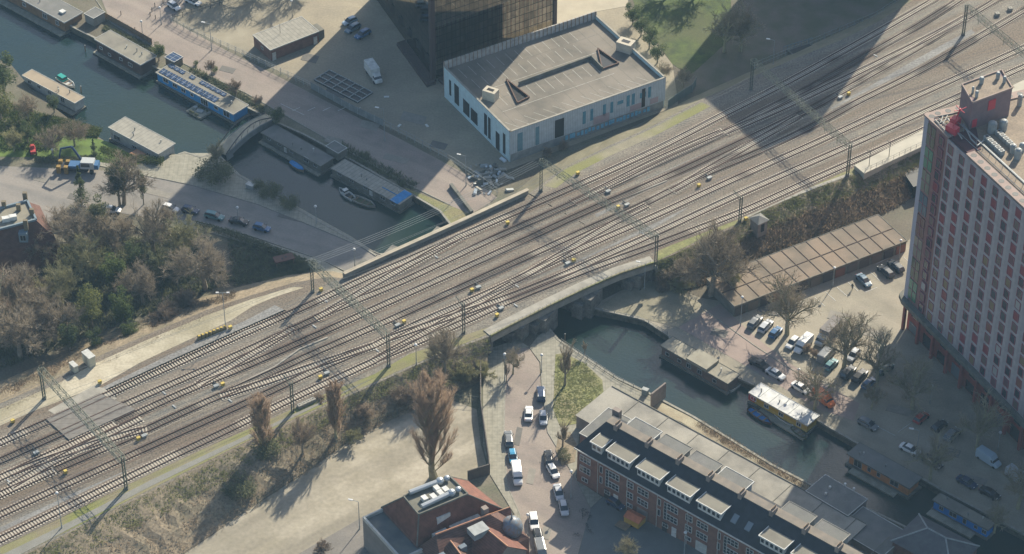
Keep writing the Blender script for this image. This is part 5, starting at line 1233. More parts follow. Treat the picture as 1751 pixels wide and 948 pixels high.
def mkcar(kind):
    t = thing('parked_car' if kind not in ('van', 'pickup') else ('parked_van' if kind == 'van' else 'pickup_truck'), 'car', 'car')
    W = .88
    if kind == 'sedan':
        L = 4.5; body = [(-2.25,.45,.78,.7,.62),(-2.1,.3,.92,.82,.74),(-1.2,.28,.95,W,.8),(.0,.28,.93,W,.8),(1.0,.28,.88,W,.8),(1.9,.3,.78,.84,.72),(2.22,.42,.62,.68,.58)]
        cab = [(-1.55,.9,.95,.72,.68),(-.95,.9,1.36,.76,.6),(-.1,.9,1.44,.77,.6),(.45,.88,1.38,.76,.6),(1.15,.86,.92,.72,.68)]; roof = [(-.9,1.36,1.39,.56,.54),(-.1,1.42,1.47,.57,.55),(.42,1.38,1.41,.56,.54)]
    elif kind == 'hatch':
        L = 4.0; body = [(-2.0,.4,.9,.74,.66),(-1.85,.3,1.0,.82,.74),(-1.0,.28,.98,W*.97,.78),(.0,.28,.95,W*.97,.78),(.9,.28,.9,W*.97,.77),(1.7,.3,.78,.8,.7),(1.98,.42,.62,.64,.56)]
        cab = [(-1.9,.95,1.0,.7,.66),(-1.5,.9,1.42,.74,.6),(-.3,.9,1.5,.75,.6),(.25,.9,1.44,.75,.6),(1.0,.86,.94,.7,.66)]; roof = [(-1.5,1.42,1.45,.56,.54),(-.3,1.48,1.53,.57,.55),(.22,1.43,1.47,.56,.54)]
    elif kind == 'wagon':
        L = 4.6; body = [(-2.3,.4,.9,.74,.68),(-2.15,.3,1.0,.84,.76),(-1.0,.28,.98,W,.8),(.0,.28,.95,W,.8),(1.1,.28,.9,W,.8),(1.95,.3,.8,.84,.72),(2.27,.42,.64,.68,.58)]
        cab = [(-2.2,.95,1.0,.74,.7),(-1.85,.9,1.42,.77,.64),(-.3,.9,1.5,.78,.64),(.4,.9,1.44,.77,.63),(1.2,.86,.94,.73,.68)]; roof = [(-1.85,1.43,1.46,.6,.58),(-.3,1.49,1.54,.61,.59),(.38,1.44,1.47,.6,.58)]
    elif kind == 'suv':
        L = 4.6; body = [(-2.3,.45,1.0,.78,.72),(-2.15,.34,1.12,.88,.8),(-1.0,.32,1.12,.92,.84),(.0,.32,1.1,.92,.84),(1.1,.32,1.05,.92,.84),(1.95,.34,.95,.88,.78),(2.27,.46,.76,.74,.64)]
        cab = [(-2.2,1.05,1.15,.78,.74),(-1.9,1.05,1.6,.81,.7),(-.3,1.05,1.7,.82,.7),(.4,1.02,1.64,.81,.69),(1.15,1.0,1.08,.77,.72)]; roof = [(-1.9,1.61,1.64,.66,.64),(-.3,1.69,1.74,.67,.65),(.38,1.64,1.68,.66,.64)]
    elif kind == 'pickup':
        L = 5.0; body = [(-2.5,.5,1.0,.8,.78),(-2.3,.38,1.08,.88,.84),(-.4,.36,1.08,.9,.86),(.6,.36,1.08,.9,.84),(1.9,.38,1.0,.88,.8),(2.45,.46,.8,.74,.66)]
        cab = [(-.6,1.05,1.12,.8,.76),(-.4,1.05,1.66,.81,.7),(.5,1.05,1.7,.81,.7),(1.25,1.0,1.08,.78,.72)]; roof = [(-.4,1.66,1.69,.66,.64),(.45,1.69,1.74,.67,.65)]
    else:
        L = 5.4; body = [(-2.7,.4,2.2,.9,.84),(-2.6,.32,2.35,.95,.88),(.9,.32,2.35,.95,.88),(1.2,.32,2.1,.95,.84),(1.75,.32,1.3,.94,.82),(2.5,.36,1.0,.88,.76),(2.7,.46,.8,.76,.66)]
        cab = [(1.1,1.2,1.95,.955,.86),(1.3,1.2,1.9,.95,.82),(1.8,1.18,1.3,.9,.78)]; roof = [(-2.5,2.34,2.38,.8,.78),(.8,2.34,2.4,.8,.78)]
    mb = MB(); loftbody(body, W, mb); mb.build('body', G('paint'), t)
    mb = MB(); loftbody(cab, W, mb); mb.build('windows', G('glass'), t)
    mb = MB(); loftbody(roof, W, mb); mb.build('roof', G('paint'), t)
    if kind == 'pickup':
        mb = MB(); mb.box(-1.45, 0, 1.09, 1.11, 1.7, 1.4); mb.build('load_bed', G('dark'), t)
    wx = L / 2 - .82
    for x in (wx, -wx):
        for s in (-1, 1):
            mb = MB(); mb.tube((0, -.1, 0), (0, .1, 0), .33, n=12); o = mb.build('wheel', G('tyre'), t); o.location = (x, s * .8, .33)
    for s in (-1, 1):
        mb = MB(); mb.box(0, 0, 0, .13, .12, .28); o = mb.build('headlight', G('lamp_glass'), t); o.location = (L / 2 - .22, s * .56, .66 if kind not in ('suv', 'van') else .8)
        mb = MB(); mb.box(0, 0, 0, .16, .08, .22); o = mb.build('taillight', G('red'), t); o.location = (-L / 2 + .06, s * .62, .72 if kind != 'van' else .9)
        mb = MB(); mb.box(0, 0, 0, .14, .12, .2); o = mb.build('wing_mirror', G('dark'), t); o.location = (.75 if kind != 'van' else 1.45, s * .98, .95 if kind != 'van' else 1.35)
    return Placer(t)
CARS = {k: mkcar(k) for k in ('sedan', 'hatch', 'wagon', 'suv', 'van', 'pickup')}
CC = {'white': (.68,.68,.66), 'silver': (.42,.44,.46), 'grey': (.16,.17,.175), 'dark': (.03,.033,.038), 'black': (.015,.016,.018), 'blue': (.03,.11,.24), 'navy': (.02,.04,.09), 'bluegrey': (.12,.18,.23),
      'red': (.33,.04,.03), 'teal': (.10,.22,.23), 'green': (.05,.10,.08), 'cyan': (.04,.25,.42), 'paleblue': (.35,.45,.52), 'orange': (.62,.16,.04)}
GR = {'l': 'cars parked along the left road', 's': 'cars parked in the side street', 'p': 'cars on the sunlit parking square', 'q': 'cars in the shade of the red tower', 't': 'cars in the yards at the top'}
def car(kind, col, px, py, dx, dy, grp, label, name=None):
    r = CARS[kind].put(P(px, py, .04), ang(px, py, dx, dy), label, GR[grp], (1, 1, 1))
    r['category'] = {'van': 'van', 'pickup': 'pickup truck'}.get(kind, 'car')
    for c in bpy_children(r):
        if c.name.split('.')[0] in ('body', 'roof'): c.color = (*CC[col], 1)
    return r
def bpy_children(r): return [o for o in r.children] if r.children else [o for o in bpy.data.objects if o.parent == r]
car('sedan','white',190,362,20,2,'l','white saloon on the left road, half hidden by ivy trees')
car('hatch','white',292,360,20,6,'l','small white hatchback on the left road seen behind bare branches')
car('hatch','navy',326,363,20,5,'l','dark hatchback under the tree shadow just left of the pale teal car')
car('wagon','teal',367,373,20,5,'l','pale teal-grey estate car on the left road in the shade')
car('sedan','black',409,382,20,4,'l','black saloon on the left road beside a lamp post')
car('hatch','blue',448,393,20,5,'l','deep blue car, last in the line on the left road')
car('hatch','white',298,14,14,9,'t','white hatchback parked beside wooden posts in the top left yard')
car('sedan','white',331,6,17,7,'t','white saloon cut by the top edge near the yard fence')
car('hatch','paleblue',598,40,-18,8,'t','pale blue car nearest the yard trees, with a dark windscreen')
car('wagon','bluegrey',603,52,-20,12,'t','grey-blue estate between two other cars by the dark glass tower')
car('wagon','blue',620,62,-20,11,'t','deep blue estate car parked in the shade of the dark glass tower')
car('suv','navy',925,678,-1,-20,'s','dark blue car parked alone on the right kerb above the two white ones')
car('sedan','white',904,711,1,-20,'s','clean white saloon in the middle of the side street')
car('hatch','silver',929,719,1,20,'s','silver-white hatchback on the right kerb beside the green patch')
car('wagon','grey',870,754,-2,-20,'s','grey estate car, highest on the left kerb of the side street')
car('hatch','cyan',877,785,3,20,'s','bright blue hatchback on the left kerb above the white van')
car('van','white',884,817,3,20,'s','white van parked on the left kerb of the side street')
car('wagon','black',938,787,-2,-20,'s','black estate car beside the brown shrub patch')
car('hatch','white',946,810,10,17,'s','white three-door hatchback parked askew below the black estate car')
car('sedan','silver',955,846,5,20,'s','silver saloon at the shadow edge, above another silver car')
car('hatch','silver',964,873,4,20,'s','silver hatchback inside the shadow of the row houses')
car('suv','white',913,897,3,20,'s','white off-road car lower in the side street near the turret')
car('wagon','black',921,924,4,20,'s','black estate car directly behind the white off-road car')
car('van','grey',925,950,5,20,'s','grey camper with a boxy roof cut by the bottom edge')
car('hatch','navy',1053,865,16,9,'s','dark blue car parked against the brick wall of the row houses')
# square
car('wagon','dark',1531,459,-14,-12,'p','dark car nearest the red tower by the garages')
car('wagon','dark',1514,468,-14,-12,'p','dark grey estate next to the car nearest the red tower')
car('sedan','bluegrey',1477,483,12,12,'p','blue-black saloon parked alone with a passer-by behind it')
car('wagon','grey',1291,554,14,-15,'p','dark grey car, left of the three parked by the lamp post')
car('wagon','silver',1309,561,14,-15,'p','silver-grey car, middle of the three by the lamp post')
car('hatch','blue',1326,572,14,-15,'p','blue car, right of the three beside the big bare tree')
car('hatch','white',1355,590,-14,14,'p','white-roofed dark car just left of the white van')
car('van','white',1373,595,-15,15,'p','white van with sunlit roof under the bare trees')
car('van','grey',1413,612,14,-15,'p','grey van hidden behind bare twigs beside the green-roofed car')
car('hatch','teal',1421,627,14,-14,'p','car with a bright green roof and dark bonnet')
car('hatch','silver',1459,611,-12,14,'p','silver hatchback beside the tall forked tree')
car('pickup','black',1299,627,16,9,'p','black pickup parked along the quay')
car('sedan','silver',1326,643,18,10,'p','long silver saloon with a glass roof on the quay lane')
car('sedan','white',1369,667,18,11,'p','white saloon on the quay lane near the yellow houseboat')
car('van','orange',1408,687,17,13,'p','orange and white van by the quay, under a leaning tree')
car('suv','dark',1450,641,14,-14,'p','dark off-road car at the edge of the tower shadow')
car('suv','black',1470,647,14,-14,'p','black off-road car second from the edge of the tower shadow')
car('hatch','blue',1486,659,14,-12,'p','bright blue car lying half in the tower shadow')
car('wagon','green',1513,634,14,-10,'q','dull green estate at the shadow edge under trees')
car('wagon','grey',1484,729,17,9,'q','silver-grey estate parked in the shade by the quay')
car('hatch','red',1575,718,12,-10,'q','brownish red hatchback in the deep shade')
car('hatch','dark',1606,732,14,-10,'q','dark hatchback between the red car and the grey van in shade')
car('suv','grey',1628,747,14,-13,'q','grey boxy car in the shade in front of the tower')
car('sedan','white',1556,772,16,8,'q','white saloon in the shade beside a lamp post')
car('wagon','dark',1594,794,16,10,'q','dark estate in the shade hidden by a bare tree')
car('sedan','navy',1653,828,16,9,'q','navy saloon in the shade near the orange houseboat')
car('sedan','black',1692,847,16,9,'q','black saloon in the shade above the blue houseboat')
car('van','paleblue',1690,790,17,11,'q','white van in the shade with a ladder rack')
car('van','silver',1740,822,17,12,'q','silver van cut by the right edge in the shade')
for p_ in CARS.values(): p_.drop()
# orange side panel on the orange van
# box trucks
def box_truck(label, px, py, dx, dy, boxm, Lb=4.6):
    t = thing('box_truck', label, 'truck', P(px, py, .03), ang(px, py, dx, dy))
    mb = MB(); mb.box(-Lb / 2 + .6, 0, .85, 3.2, Lb, 2.2); mb.build('cargo_box', G(boxm) if isinstance(boxm, str) else boxm, t)
    mb = MB(); loftbody([(.62,.5,2.2,.98,.9),(.9,.45,2.3,1.0,.9),(1.7,.45,2.15,1.0,.86),(2.3,.45,1.4,.98,.84),(2.8,.5,1.15,.9,.78)], 1, mb); mb.build('cab', G('white'), t)
    mb = MB(); loftbody([(1.3,1.3,2.0,1.01,.9),(1.75,1.3,2.05,1.0,.86),(2.35,1.3,1.42,.95,.82)], 1, mb); mb.build('windscreen', G('glass'), t)
    mb = MB(); mb.box(-.6, 0, .5, .84, Lb + 1.2, 1.0); mb.build('chassis', G('dark'), t)
    for x in (1.9, -Lb + 1.9):
        for s in (-1, 1): mb = MB(); mb.tube((0, -.13, 0), (0, .13, 0), .4, n=12); o = mb.build('wheel', G('tyre'), t); o.location = (x, s * .9, .4)
    for s in (-1, 1): mb = MB(); mb.box(0, 0, 0, .16, .08, .3); o = mb.build('headlight', G('lamp_glass'), t); o.location = (2.78, s * .6, .75)
    return t
box_truck('white box truck parked alone in the shaded yard', 641, 135, 12, 17, 'white')
box_truck('grey canvas-sided truck seen through bare branches on the square', 1410, 583, -15, 15, mat('canvas', (.22,.2,.19), c2=(.16,.15,.14), scale=1), 5.5)
# crane truck on the left road
t = thing('crane_truck', 'blue and white mobile excavator with a folded boom on yellow supports', 'excavator', P(140, 292), ang(140,292,20,1))
mb = MB(); mb.box(-1.5, 0, .7, 1.3, 6.5, 2.4); mb.build('chassis', G('dark'), t)
mb = MB(); mb.box(1.6, 0, 1.3, 3.0, 3.2, 2.3, taper=.92); mb.build('cabin', mat('ccab', (.4,.42,.42)), t)
mb = MB(); mb.box(1.2, -.02, 1.9, 2.7, 2.0, 2.34, taper=.95); mb.build('window', G('glass'), t)
mb = MB(); mb.box(3.4, 0, 1.3, 2.4, 1.4, 2.3, taper=.9); mb.box(-1.4, 0, 1.3, 1.9, 2.6, 2.2); mb.build('engine_cover', mat('cblue', (.05,.13,.26)), t)
mb = MB(); mb.tube((.4, .3, 2.2), (-1.8, .5, 6.2), .28, n=6); mb.tube((-1.8, .5, 6.2), (-4.4, .6, 5.4), .24, n=6); mb.tube((-4.4, .6, 5.4), (-5.0, .6, 2.6), .2, n=6); mb.build('boom', mat('cnavy', (.03,.06,.12)), t)
mb = MB()
for x in (-4.9, -3.2):
    mb.box(x, -1.2, 0, 1.9, .9, .9); mb.box(x, 1.0, 0, 1.9, .9, .9)
mb.build('support', mat('cyel', (.26,.17,.05)), t)
for x in (-.5, 2.5):
    for s in (-1, 1): mb = MB(); mb.tube((0, -.2, 0), (0, .2, 0), .5, n=12); o = mb.build('wheel', G('tyre'), t); o.location = (x, s * 1.1, .5)
# small red tractor
t = thing('red_tractor', 'small orange-red compact tractor in the shadow of the hedge', 'tractor', P(57, 262), ang(57,262,3,20))
mb = MB(); mb.box(0, 0, .5, 1.2, 2.4, 1.2); mb.box(-.5, 0, 1.2, 1.9, .9, 1.0, taper=.8); mb.build('body', G('red'), t)
for x in (-.8, .8):
    for s in (-1, 1): mb = MB(); mb.tube((0, -.12, 0), (0, .12, 0), .4, n=10); o = mb.build('wheel', G('tyre'), t); o.location = (x, s * .7, .4)
# tent-roofed market cart / trailer by the row houses
t = thing('covered_trailer', 'orange-roofed covered trailer parked in the shade by the brick houses', 'trailer', P(1085, 896), ang(1085,896,17,9))
mb = MB(); mb.box(0, 0, .5, 1.9, 3.4, 2.4); mb.build('body', mat('tr_body', (.42,.25,.04)), t)
mb = MB(); mb.v = [(-1.8,-1.3,1.9),(1.8,-1.3,1.9),(1.8,1.3,1.9),(-1.8,1.3,1.9),(-1.8,0,2.5),(1.8,0,2.5)]; mb.f = [(0,1,5,4),(2,3,4,5),(1,2,5),(3,0,4)]; mb.m = [0]*4; mb.build('roof', G('orange_tarp'), t)
mb = MB(); mb.box(-1.2, -2.2, .5, .6, 2.6, 1.8); mb.build('counter', G('wood'), t)
for s in (-1, 1): mb = MB(); mb.tube((0, -.1, 0), (0, .1, 0), .35, n=10); o = mb.build('wheel', G('tyre'), t); o.location = (0, s * 1.1, .35)
# ================================================================= TREES
def mk_bare(seed, h, spread, up, twig, bark, nlimb=8, ntw=8, low=.3, name='bare_tree', twr=.0075, tl=1.0):
    rg = random.Random(seed); T = MB(); K = MB()
    def rv(d, s):
        v = Vector((rg.gauss(0, 1), rg.gauss(0, 1), rg.gauss(0, 1))).normalized(); return (d + v * s).normalized()
    r0 = .028 * h
    top = Vector((rg.uniform(-.3, .3), rg.uniform(-.3, .3), h * low))
    T.tube((0, 0, -.3), top * .5, r0 * 1.15, r0 * .9, 7); T.tube(top * .5, top, r0 * .9, r0 * .75, 7)
    def branch(p, d, L, r, lev):
        n = 2 if lev < 3 else 1; q = p
        for i in range(n):
            d = rv(d, .18); d = (d + Vector((0, 0, up * .12))).normalized(); e = q + d * (L / n)
            (T if lev < 3 else K).tube(q, e, max(r * (1 - .4 * i / n), .02), max(r * (1 - .4 * (i + 1) / n), .015), 4 if lev < 3 else 3)
            if lev < 3:
                kk = (3, 3, 4)[lev]
                for j in range(kk):
                    s = rg.uniform(.35, 1.0); pp = q.lerp(e, s)
                    a = d.orthogonal().normalized(); a = (Matrix.Rotation(rg.uniform(0, 6.283), 3, d) @ a)
                    dd = (d * (.75 + up * .3) + a * rg.uniform(.45, .95) * spread + Vector((0, 0, .12))).normalized()
                    branch(pp, dd, L * rg.uniform(.45, .68), r * .5, lev + 1)
            else:
                for j in range(ntw):
                    pp = q.lerp(e, rg.uniform(.1, 1.0)); dd = rv(d + Vector((0, 0, up * .3)), .75); l = L * rg.uniform(.35, .9) * tl
                    sd = dd.orthogonal().normalized() * twr; ee = pp + dd * l; K.add([pp - sd, pp + sd, ee], [(0, 1, 2)])
            q = e
    if up > 1.5:
        T.tube(top, (0, 0, h * .8), r0 * .7, r0 * .15, 6)
        for i in range(nlimb * 4):
            f = .05 + .8 * (i + rg.random()) / (nlimb * 4); prof = math.sin(math.pi * min(1, (f + .3) * .8)) ** .7; a = i * 2.4
            d = Vector((math.cos(a) * .5 * spread / .42, math.sin(a) * .5 * spread / .42, 1.0)).normalized(); branch(Vector((0, 0, h * f)), d, h * .21 * prof + .4, r0 * .15 * prof, 1)
    for i in range(nlimb if up < 1.5 else 0):
        a = 6.283 * i / nlimb + rg.uniform(-.3, .3); el = rg.uniform(.5, 1.25) if up < 1.5 else rg.uniform(1.15, 1.42)
        d = Vector((math.cos(a) * math.cos(el) * spread, math.sin(a) * math.cos(el) * spread, math.sin(el))).normalized()
        branch(top * rg.uniform(.7, 1.0), d, h * rg.uniform(.27, .36), r0 * .5, 0)
    # leader
    if up < 1.5: branch(top, Vector((0, 0, 1)), h * .38, r0 * .6, 0)
    t = thing(name, name, 'tree'); T.build('trunk', G(bark), t); K.build('crown', G(twig), t); return Placer(t)
def mk_leafy(seed, h, w, leaf, name='evergreen_tree', n=3600, shape='round', size=.38, trunk=True, lump=22):
    rg = random.Random(seed); T = MB(); K = MB()
    t = thing(name, name, 'tree' if trunk else 'shrub')
    if trunk:
        T.tube((0, 0, -.3), (0, 0, h * .55), .03 * h, .015 * h, 7)
        for k in range(6):
            a = k * 1.05; z = h * (.2 + .08 * k); T.tube((0, 0, z), (math.cos(a) * w * .3, math.sin(a) * w * .3, z + h * .15), .01 * h, .004 * h, 5)
        T.build('trunk', G('bark'), t)
    cl = []
    for k in range(lump):
        while True:
            x, y, z = rg.uniform(-1, 1), rg.uniform(-1, 1), rg.uniform(-1, 1)
            if x * x + y * y + z * z < 1: break
        if shape == 'cone':
            f = rg.random() ** 1.3; rad = (1 - f) * w / 2 * .9; a = rg.uniform(0, 6.28); c = (rad * math.cos(a) * rg.uniform(.3, 1), rad * math.sin(a) * rg.uniform(.3, 1), h * (.1 + .86 * f)); cr = .18 * w * (1.25 - f)
        elif shape == 'bush': c = (x * w / 2 * .8, y * w / 2 * .8, h * .45 + z * h * .3); cr = rg.uniform(.14, .24) * w
        else: c = (x * w / 2 * .75, y * w / 2 * .75, h * .58 + z * h * .34); cr = rg.uniform(.13, .22) * w
        cl.append((c, cr))
    for k in range(n):
        c, cr = cl[k % lump]
        v = Vector((rg.gauss(0, 1), rg.gauss(0, 1), rg.gauss(0, 1))).normalized() * cr * rg.uniform(.55, 1.05); p = Vector(c) + v
        if p.z < .05: continue
        a = Vector((rg.gauss(0, 1), rg.gauss(0, 1), rg.gauss(0, 1))).normalized(); b = a.orthogonal().normalized(); s = size * rg.uniform(.5, 1.1)
        a = a.cross(b).normalized()
        K.add([p - a * s * .5, p + b * s * .35, p + a * s * .5, p - b * s * .35], [(0, 1, 2, 3)])
    K.build('crown', G(leaf), t); return Placer(t)
TP = {
 'bareA': mk_bare(1, 12, 1.0, .5, 'twig_grey', 'bark'), 'bareB': mk_bare(2, 12, 1.15, .3, 'twig_brown', 'bark_green'),
 'bareC': mk_bare(3, 12, .8, .9, 'twig_brown', 'bark'), 'pale': mk_bare(4, 9, 1.1, .4, 'twig_pale', 'bark_green', ntw=5),
 'open': mk_bare(5, 13, 1.25, .35, 'twig_grey', 'bark_green', nlimb=6, ntw=2, low=.28, twr=.008), 'open2': mk_bare(6, 12, 1.1, .6, 'twig_grey', 'bark_green', nlimb=5, ntw=2, low=.33, twr=.008),
 'poplar': mk_bare(7, 16, .44, 2.2, 'twig_red', 'bark_green', nlimb=11, ntw=10, low=.1, name='poplar_tree', tl=1.2, twr=.008), 'poplar2': mk_bare(8, 10, .45, 2.0, 'twig_red', 'bark_green', nlimb=9, ntw=7, low=.08, name='poplar_tree', tl=1.3, twr=.011),
 'brush': mk_bare(9, 5, 1.2, .7, 'twig_brown', 'bark', nlimb=8, ntw=5, low=.06, name='bare_shrub', twr=.010, tl=1.2), 'brushG': mk_bare(10, 5, 1.1, .8, 'twig_olive', 'bark_green', nlimb=8, ntw=6, low=.06, name='bare_shrub', twr=.011, tl=1.2),
 'olive': mk_bare(11, 11, .95, .7, 'twig_olive', 'bark_green', ntw=8, twr=.012), 'thin': mk_bare(12, 11, .6, 1.2, 'twig_grey', 'bark', nlimb=5, ntw=2, low=.35, twr=.008),
 'pollard': mk_bare(13, 5, .9, .8, 'twig_brown', 'bark', nlimb=9, ntw=3, low=.42, name='pollard_tree', twr=.010),
 'ever': mk_leafy(1, 10, 7, 'leaf_dark'), 'green': mk_leafy(2, 9, 6.5, 'leaf_green', name='leafy_tree'), 'ivy': mk_leafy(3, 11, 5, 'leaf_olive', name='ivy_tree', n=3400),
 'yellow': mk_leafy(4, 9, 7, 'leaf_yellow', name='leafy_tree'), 'conifer': mk_leafy(5, 10, 4.2, 'leaf_dark', name='conifer_tree', shape='cone', n=3200, lump=34, size=.32),
 'bush': mk_leafy(6, 3.4, 5.2, 'leaf_olive', name='green_shrub', shape='bush', trunk=False, n=3000, size=.26), 'bushG': mk_leafy(7, 3.2, 5.0, 'leaf_green', name='green_shrub', shape='bush', trunk=False, n=2600, size=.26),
}
BASEH = {'bareA':12,'bareB':12,'bareC':12,'pale':9,'open':13,'open2':12,'poplar':16,'poplar2':10,'brush':5,'brushG':5,'olive':11,'thin':11,'pollard':5,'ever':10,'green':9,'ivy':11,'yellow':9,'conifer':10,'bush':3.4,'bushG':3.2}
rgt = random.Random(21)
def tree(kind, px, py, h, label, z=0.0, group=None, wide=1.0):
    if group == gf: h *= 1.22; wide *= 1.15 if kind[0] in 'bo' else .9
    s = h / BASEH[kind]; r = TP[kind].put(P(px, py, z), rgt.uniform(0, 6.28), label, group, (s * wide, s * wide, s))
    if r.get('group') and not group: del r['group']
    return r
gf = 'trees of the small wood on the left'
W_ = [
 ('bareA',142,436,12.5,'large round bare tree just right of the mansion',1.15), ('ivy',205,352,11.5,'ivy-clad spreading tree standing over the white saloon',.9),
 ('bareA',212,350,12,'bare twigs rising around the ivy-clad tree',1.0), ('conifer',140,350,9,'narrow dark conifer behind the round bare tree',1.0), ('ivy',246,350,8,'slim ivy-covered tree right of the spreading ivy tree',.6),
 ('ivy',172,420,12,'dark ivy-covered tree between the bare trees',.9), ('bareA',195,445,11,'bare tree deep in the wood behind the ivy crowns',.8), ('bareA',262,432,12,'bare tree with a pale forked trunk in the middle of the wood',1.0),
 ('olive',312,448,9.5,'olive-toned bushy tree beside the left road',1.25), ('bareA',352,495,12,'broad pale bare tree nearest the sandy path',1.15), ('bareA',48,532,10.5,'wide grey bare tree directly below the mansion',1.05),
 ('bareB',12,560,12,'grey bare tree at the left edge in the middle',1.0), ('olive',108,530,10,'olive bushy tree below the round bare tree',1.1), ('yellow',158,560,9,'yellow-green tree in the lower part of the wood',.95),
 ('green',212,560,9,'dark green tree right of the yellow-green tree',.8), ('bareA',245,520,10,'greyish bare tree right of the dark green tree',.9), ('green',198,500,9,'green leafy tree in the centre of the wood',.95),
 ('yellow',298,455,5,'small bright green tree by the broad pale bare tree',.8), ('ivy',262,490,8,'ivy-covered clump left of the broad pale bare tree',.9), ('bareA',95,585,10,'grey bare tree above the scrub slope',1.1),
 ('bareA',35,612,11,'grey bare tree at the left edge above the scrub slope',1.2), ('ever',120,600,7,'low dark evergreen just above the scrub slope',1.0), ('brush',282,555,7,'brown bare shrub at the foot of the wood by the sandy path',1.0),
 ('brush',318,530,6,'small twiggy shrub between the wood and the sandy path',1.0), ('ever',235,470,8,'dark evergreen crown left of the pale forked trunk',.9), ('olive',150,480,10,'olive crown between the dark ivy trees',1.0), ('bareB',70,450,9,'brown bare tree tucked beside the mansion roof',.9),
 ('bareA',60,560,10,'bare tree below the wide grey bare tree',1.0), ('ever',165,600,5,'squat dark bush in the shade at the wood edge',1.2),('green',225,585,5,'squat green bush in the shade at the wood edge, right end',1.2),
]
for k_, x, y, h, lb, wd in W_: tree(k_, x, y, h, lb, group=gf, wide=wd)
gw = 'trees along the canal banks'
for k_, x, y, h, lb, wd in [
 ('ever',8,165,12.5,'tall dark green tree at the left edge above the canal',1.0), ('yellow',2,205,9,'pale green tree at the left edge, below the tall dark green one',1.0), ('bareB',50,205,7.5,'brown bare shrub-like tree behind the beige houseboat',1.0),
 ('ever',93,192,5.5,'dark evergreen half covering the beige houseboat roof',1.0), ('ever',48,245,6.5,'dark evergreen by the tiny lawn left of the white houseboat',1.0), ('bareA',90,262,8,'grey bare tree in front of the lower lawn',1.2), ('bareB',128,250,7.5,'brown bare tree left of the white houseboat',1.2),
 ('conifer',162,270,5.5,'small dark conifer on the bright lawn',1.0), ('olive',25,260,7,'olive tree above the hedge at the left edge',1.0), ('green',272,104,5.5,'round green tree between the red-brown and blue houseboats',1.0), ('ever',472,215,5.5,'round dark evergreen at the end of the arched footbridge',1.2),
 ('pollard',405,168,5,'pollarded tree on the quay behind the blue houseboat',1.0), ('pollard',362,128,3.6,'small pollarded tree further left on the same quay',1.0), ('pollard',442,188,3.6,'small pollarded tree nearest the arched footbridge',1.0),
 ('pale',372,285,8,'pale bare tree rising from the big shrub at the bridge foot',.8), ('open',1238,90,15,'bare tree with thick trunk at the edge of the park lawn',.9), ('open',1266,88,16,'tall bare tree right of the other park tree',.9), ('bareA',1168,150,6,'round grey bare tree below the park lawn',.9), ('bareB',1135,135,5,'low brown bare tree between the hedge and the round grey one',1.0),
 ]: tree(k_, x, y, h, lb, group=gw, wide=wd)
for k_, x, y, h, lb in [('open',455,-20,16,'bare tree beyond the top edge, left of the yard shed'), ('open2',520,-28,15,'bare tree beyond the top edge, right of the yard shed'), ('bareA',400,-16,14,'bare tree beyond the top edge above the picket fence'), ('open2',340,-30,14,'bare tree beyond the top edge above the two white cars'),
 ('open',1195,-12,15,'bare tree beyond the top edge above the park lawn'), ('open',1290,-70,15,'bare tree beyond the top edge, right of the park lawn'), ('open2',1150,-14,14,'bare tree beyond the top edge, left of the park lawn')]: tree(k_, x, y, h, lb, group='bare trees beyond the top edge')
gh = 'evergreen trees in a row behind the parking building'
for i, (x, y) in enumerate(((1082,42),(1096,62),(1110,84),(1124,108))):
    tree('ever', x, y, 6.6, ['grey-green evergreen at the top of the row beside the parking building', 'second grey-green evergreen from the top of the row', 'third grey-green evergreen from the top of the row', 'lowest grey-green evergreen of the row'][i], group=gh, wide=1.1)
gs = 'shrubs on the quays and verges'
for k_, x, y, h, lb, wd in [
 ('bush',365,305,4.2,'big rounded shrub at the foot of the arched footbridge',1.5), ('bush',462,335,3.2,'upper half of the long shrub on the quay in the shade',1.2), ('bush',495,352,3.0,'lower half of the long shrub on the quay in the shade',1.1), ('bush',440,322,2.4,'small shrub at the top of the long quay shrub',.9),
 ('bushG',367,124,1.8,'small green bush beside the small pollarded tree',.6), ('bush',965,785,2.6,'brown-green shrub in the triangular planting by the black estate car',.8), ('bushG',335,112,1.4,'tiny bush on the quay by the blue houseboat',.6),
 ('bush',625,268,1.5,'low bush behind the ribbed houseboat',1.0), ('bush',688,318,1.3,'low bush at the end of the ribbed houseboat',.8)]: tree(k_, x, y, h, lb, group=gs, wide=wd)
gr = 'trees on the parking square'
for k_, x, y, h, lb, wd in [
 ('bareA',1215,505,20,'large greenish bare tree beside the bridge abutment',1.1), ('bareA',1165,490,9,'lower bare tree between the large greenish tree and the bridge mast',1.2), ('olive',1250,500,9,'bushy bare tree between the large greenish one and the garages',1.0), ('brushG',1160,495,5,'low twiggy shrub left of the large greenish tree',1.4), ('brush',1180,480,4,'brown twiggy shrub behind the large greenish tree',1.3), ('open',1346,572,17.5,'big bare tree with forked pale trunk in front of the garages',1.0),
 ('open',1443,630,16.5,'tall forked bare tree among the parked cars',1.0), ('open2',1500,657,14.5,'bare tree leaning at the edge of the tower shadow',.9), ('open2',1393,700,12.5,'thin bare tree by the orange van',1.0), ('open2',1560,700,13,'thin bare tree in the shade near the tower',1.2),
 ('open2',1670,770,14,'bare tree in the shade in front of the tower base',1.0), ('open2',1590,820,12,'bare tree in the shade by the orange houseboat',1.0), ('open2',1740,870,13,'bare tree in the shade at the right edge',1.0), ('open2',1490,700,8,'small bare tree by the dark quay',.9), ('brush',1380,605,3.5,'twiggy shrub in front of the white van',1.0), ('brush',1395,612,3.2,'smaller twiggy shrub right of the one by the white van',1.0),
 ('open',1700,910,9,'bare tree behind the deep blue houseboat',.9), ]: tree(k_, x, y, h, lb, group=gr, wide=wd)
gc = 'trees between the railway and the sandy lot'
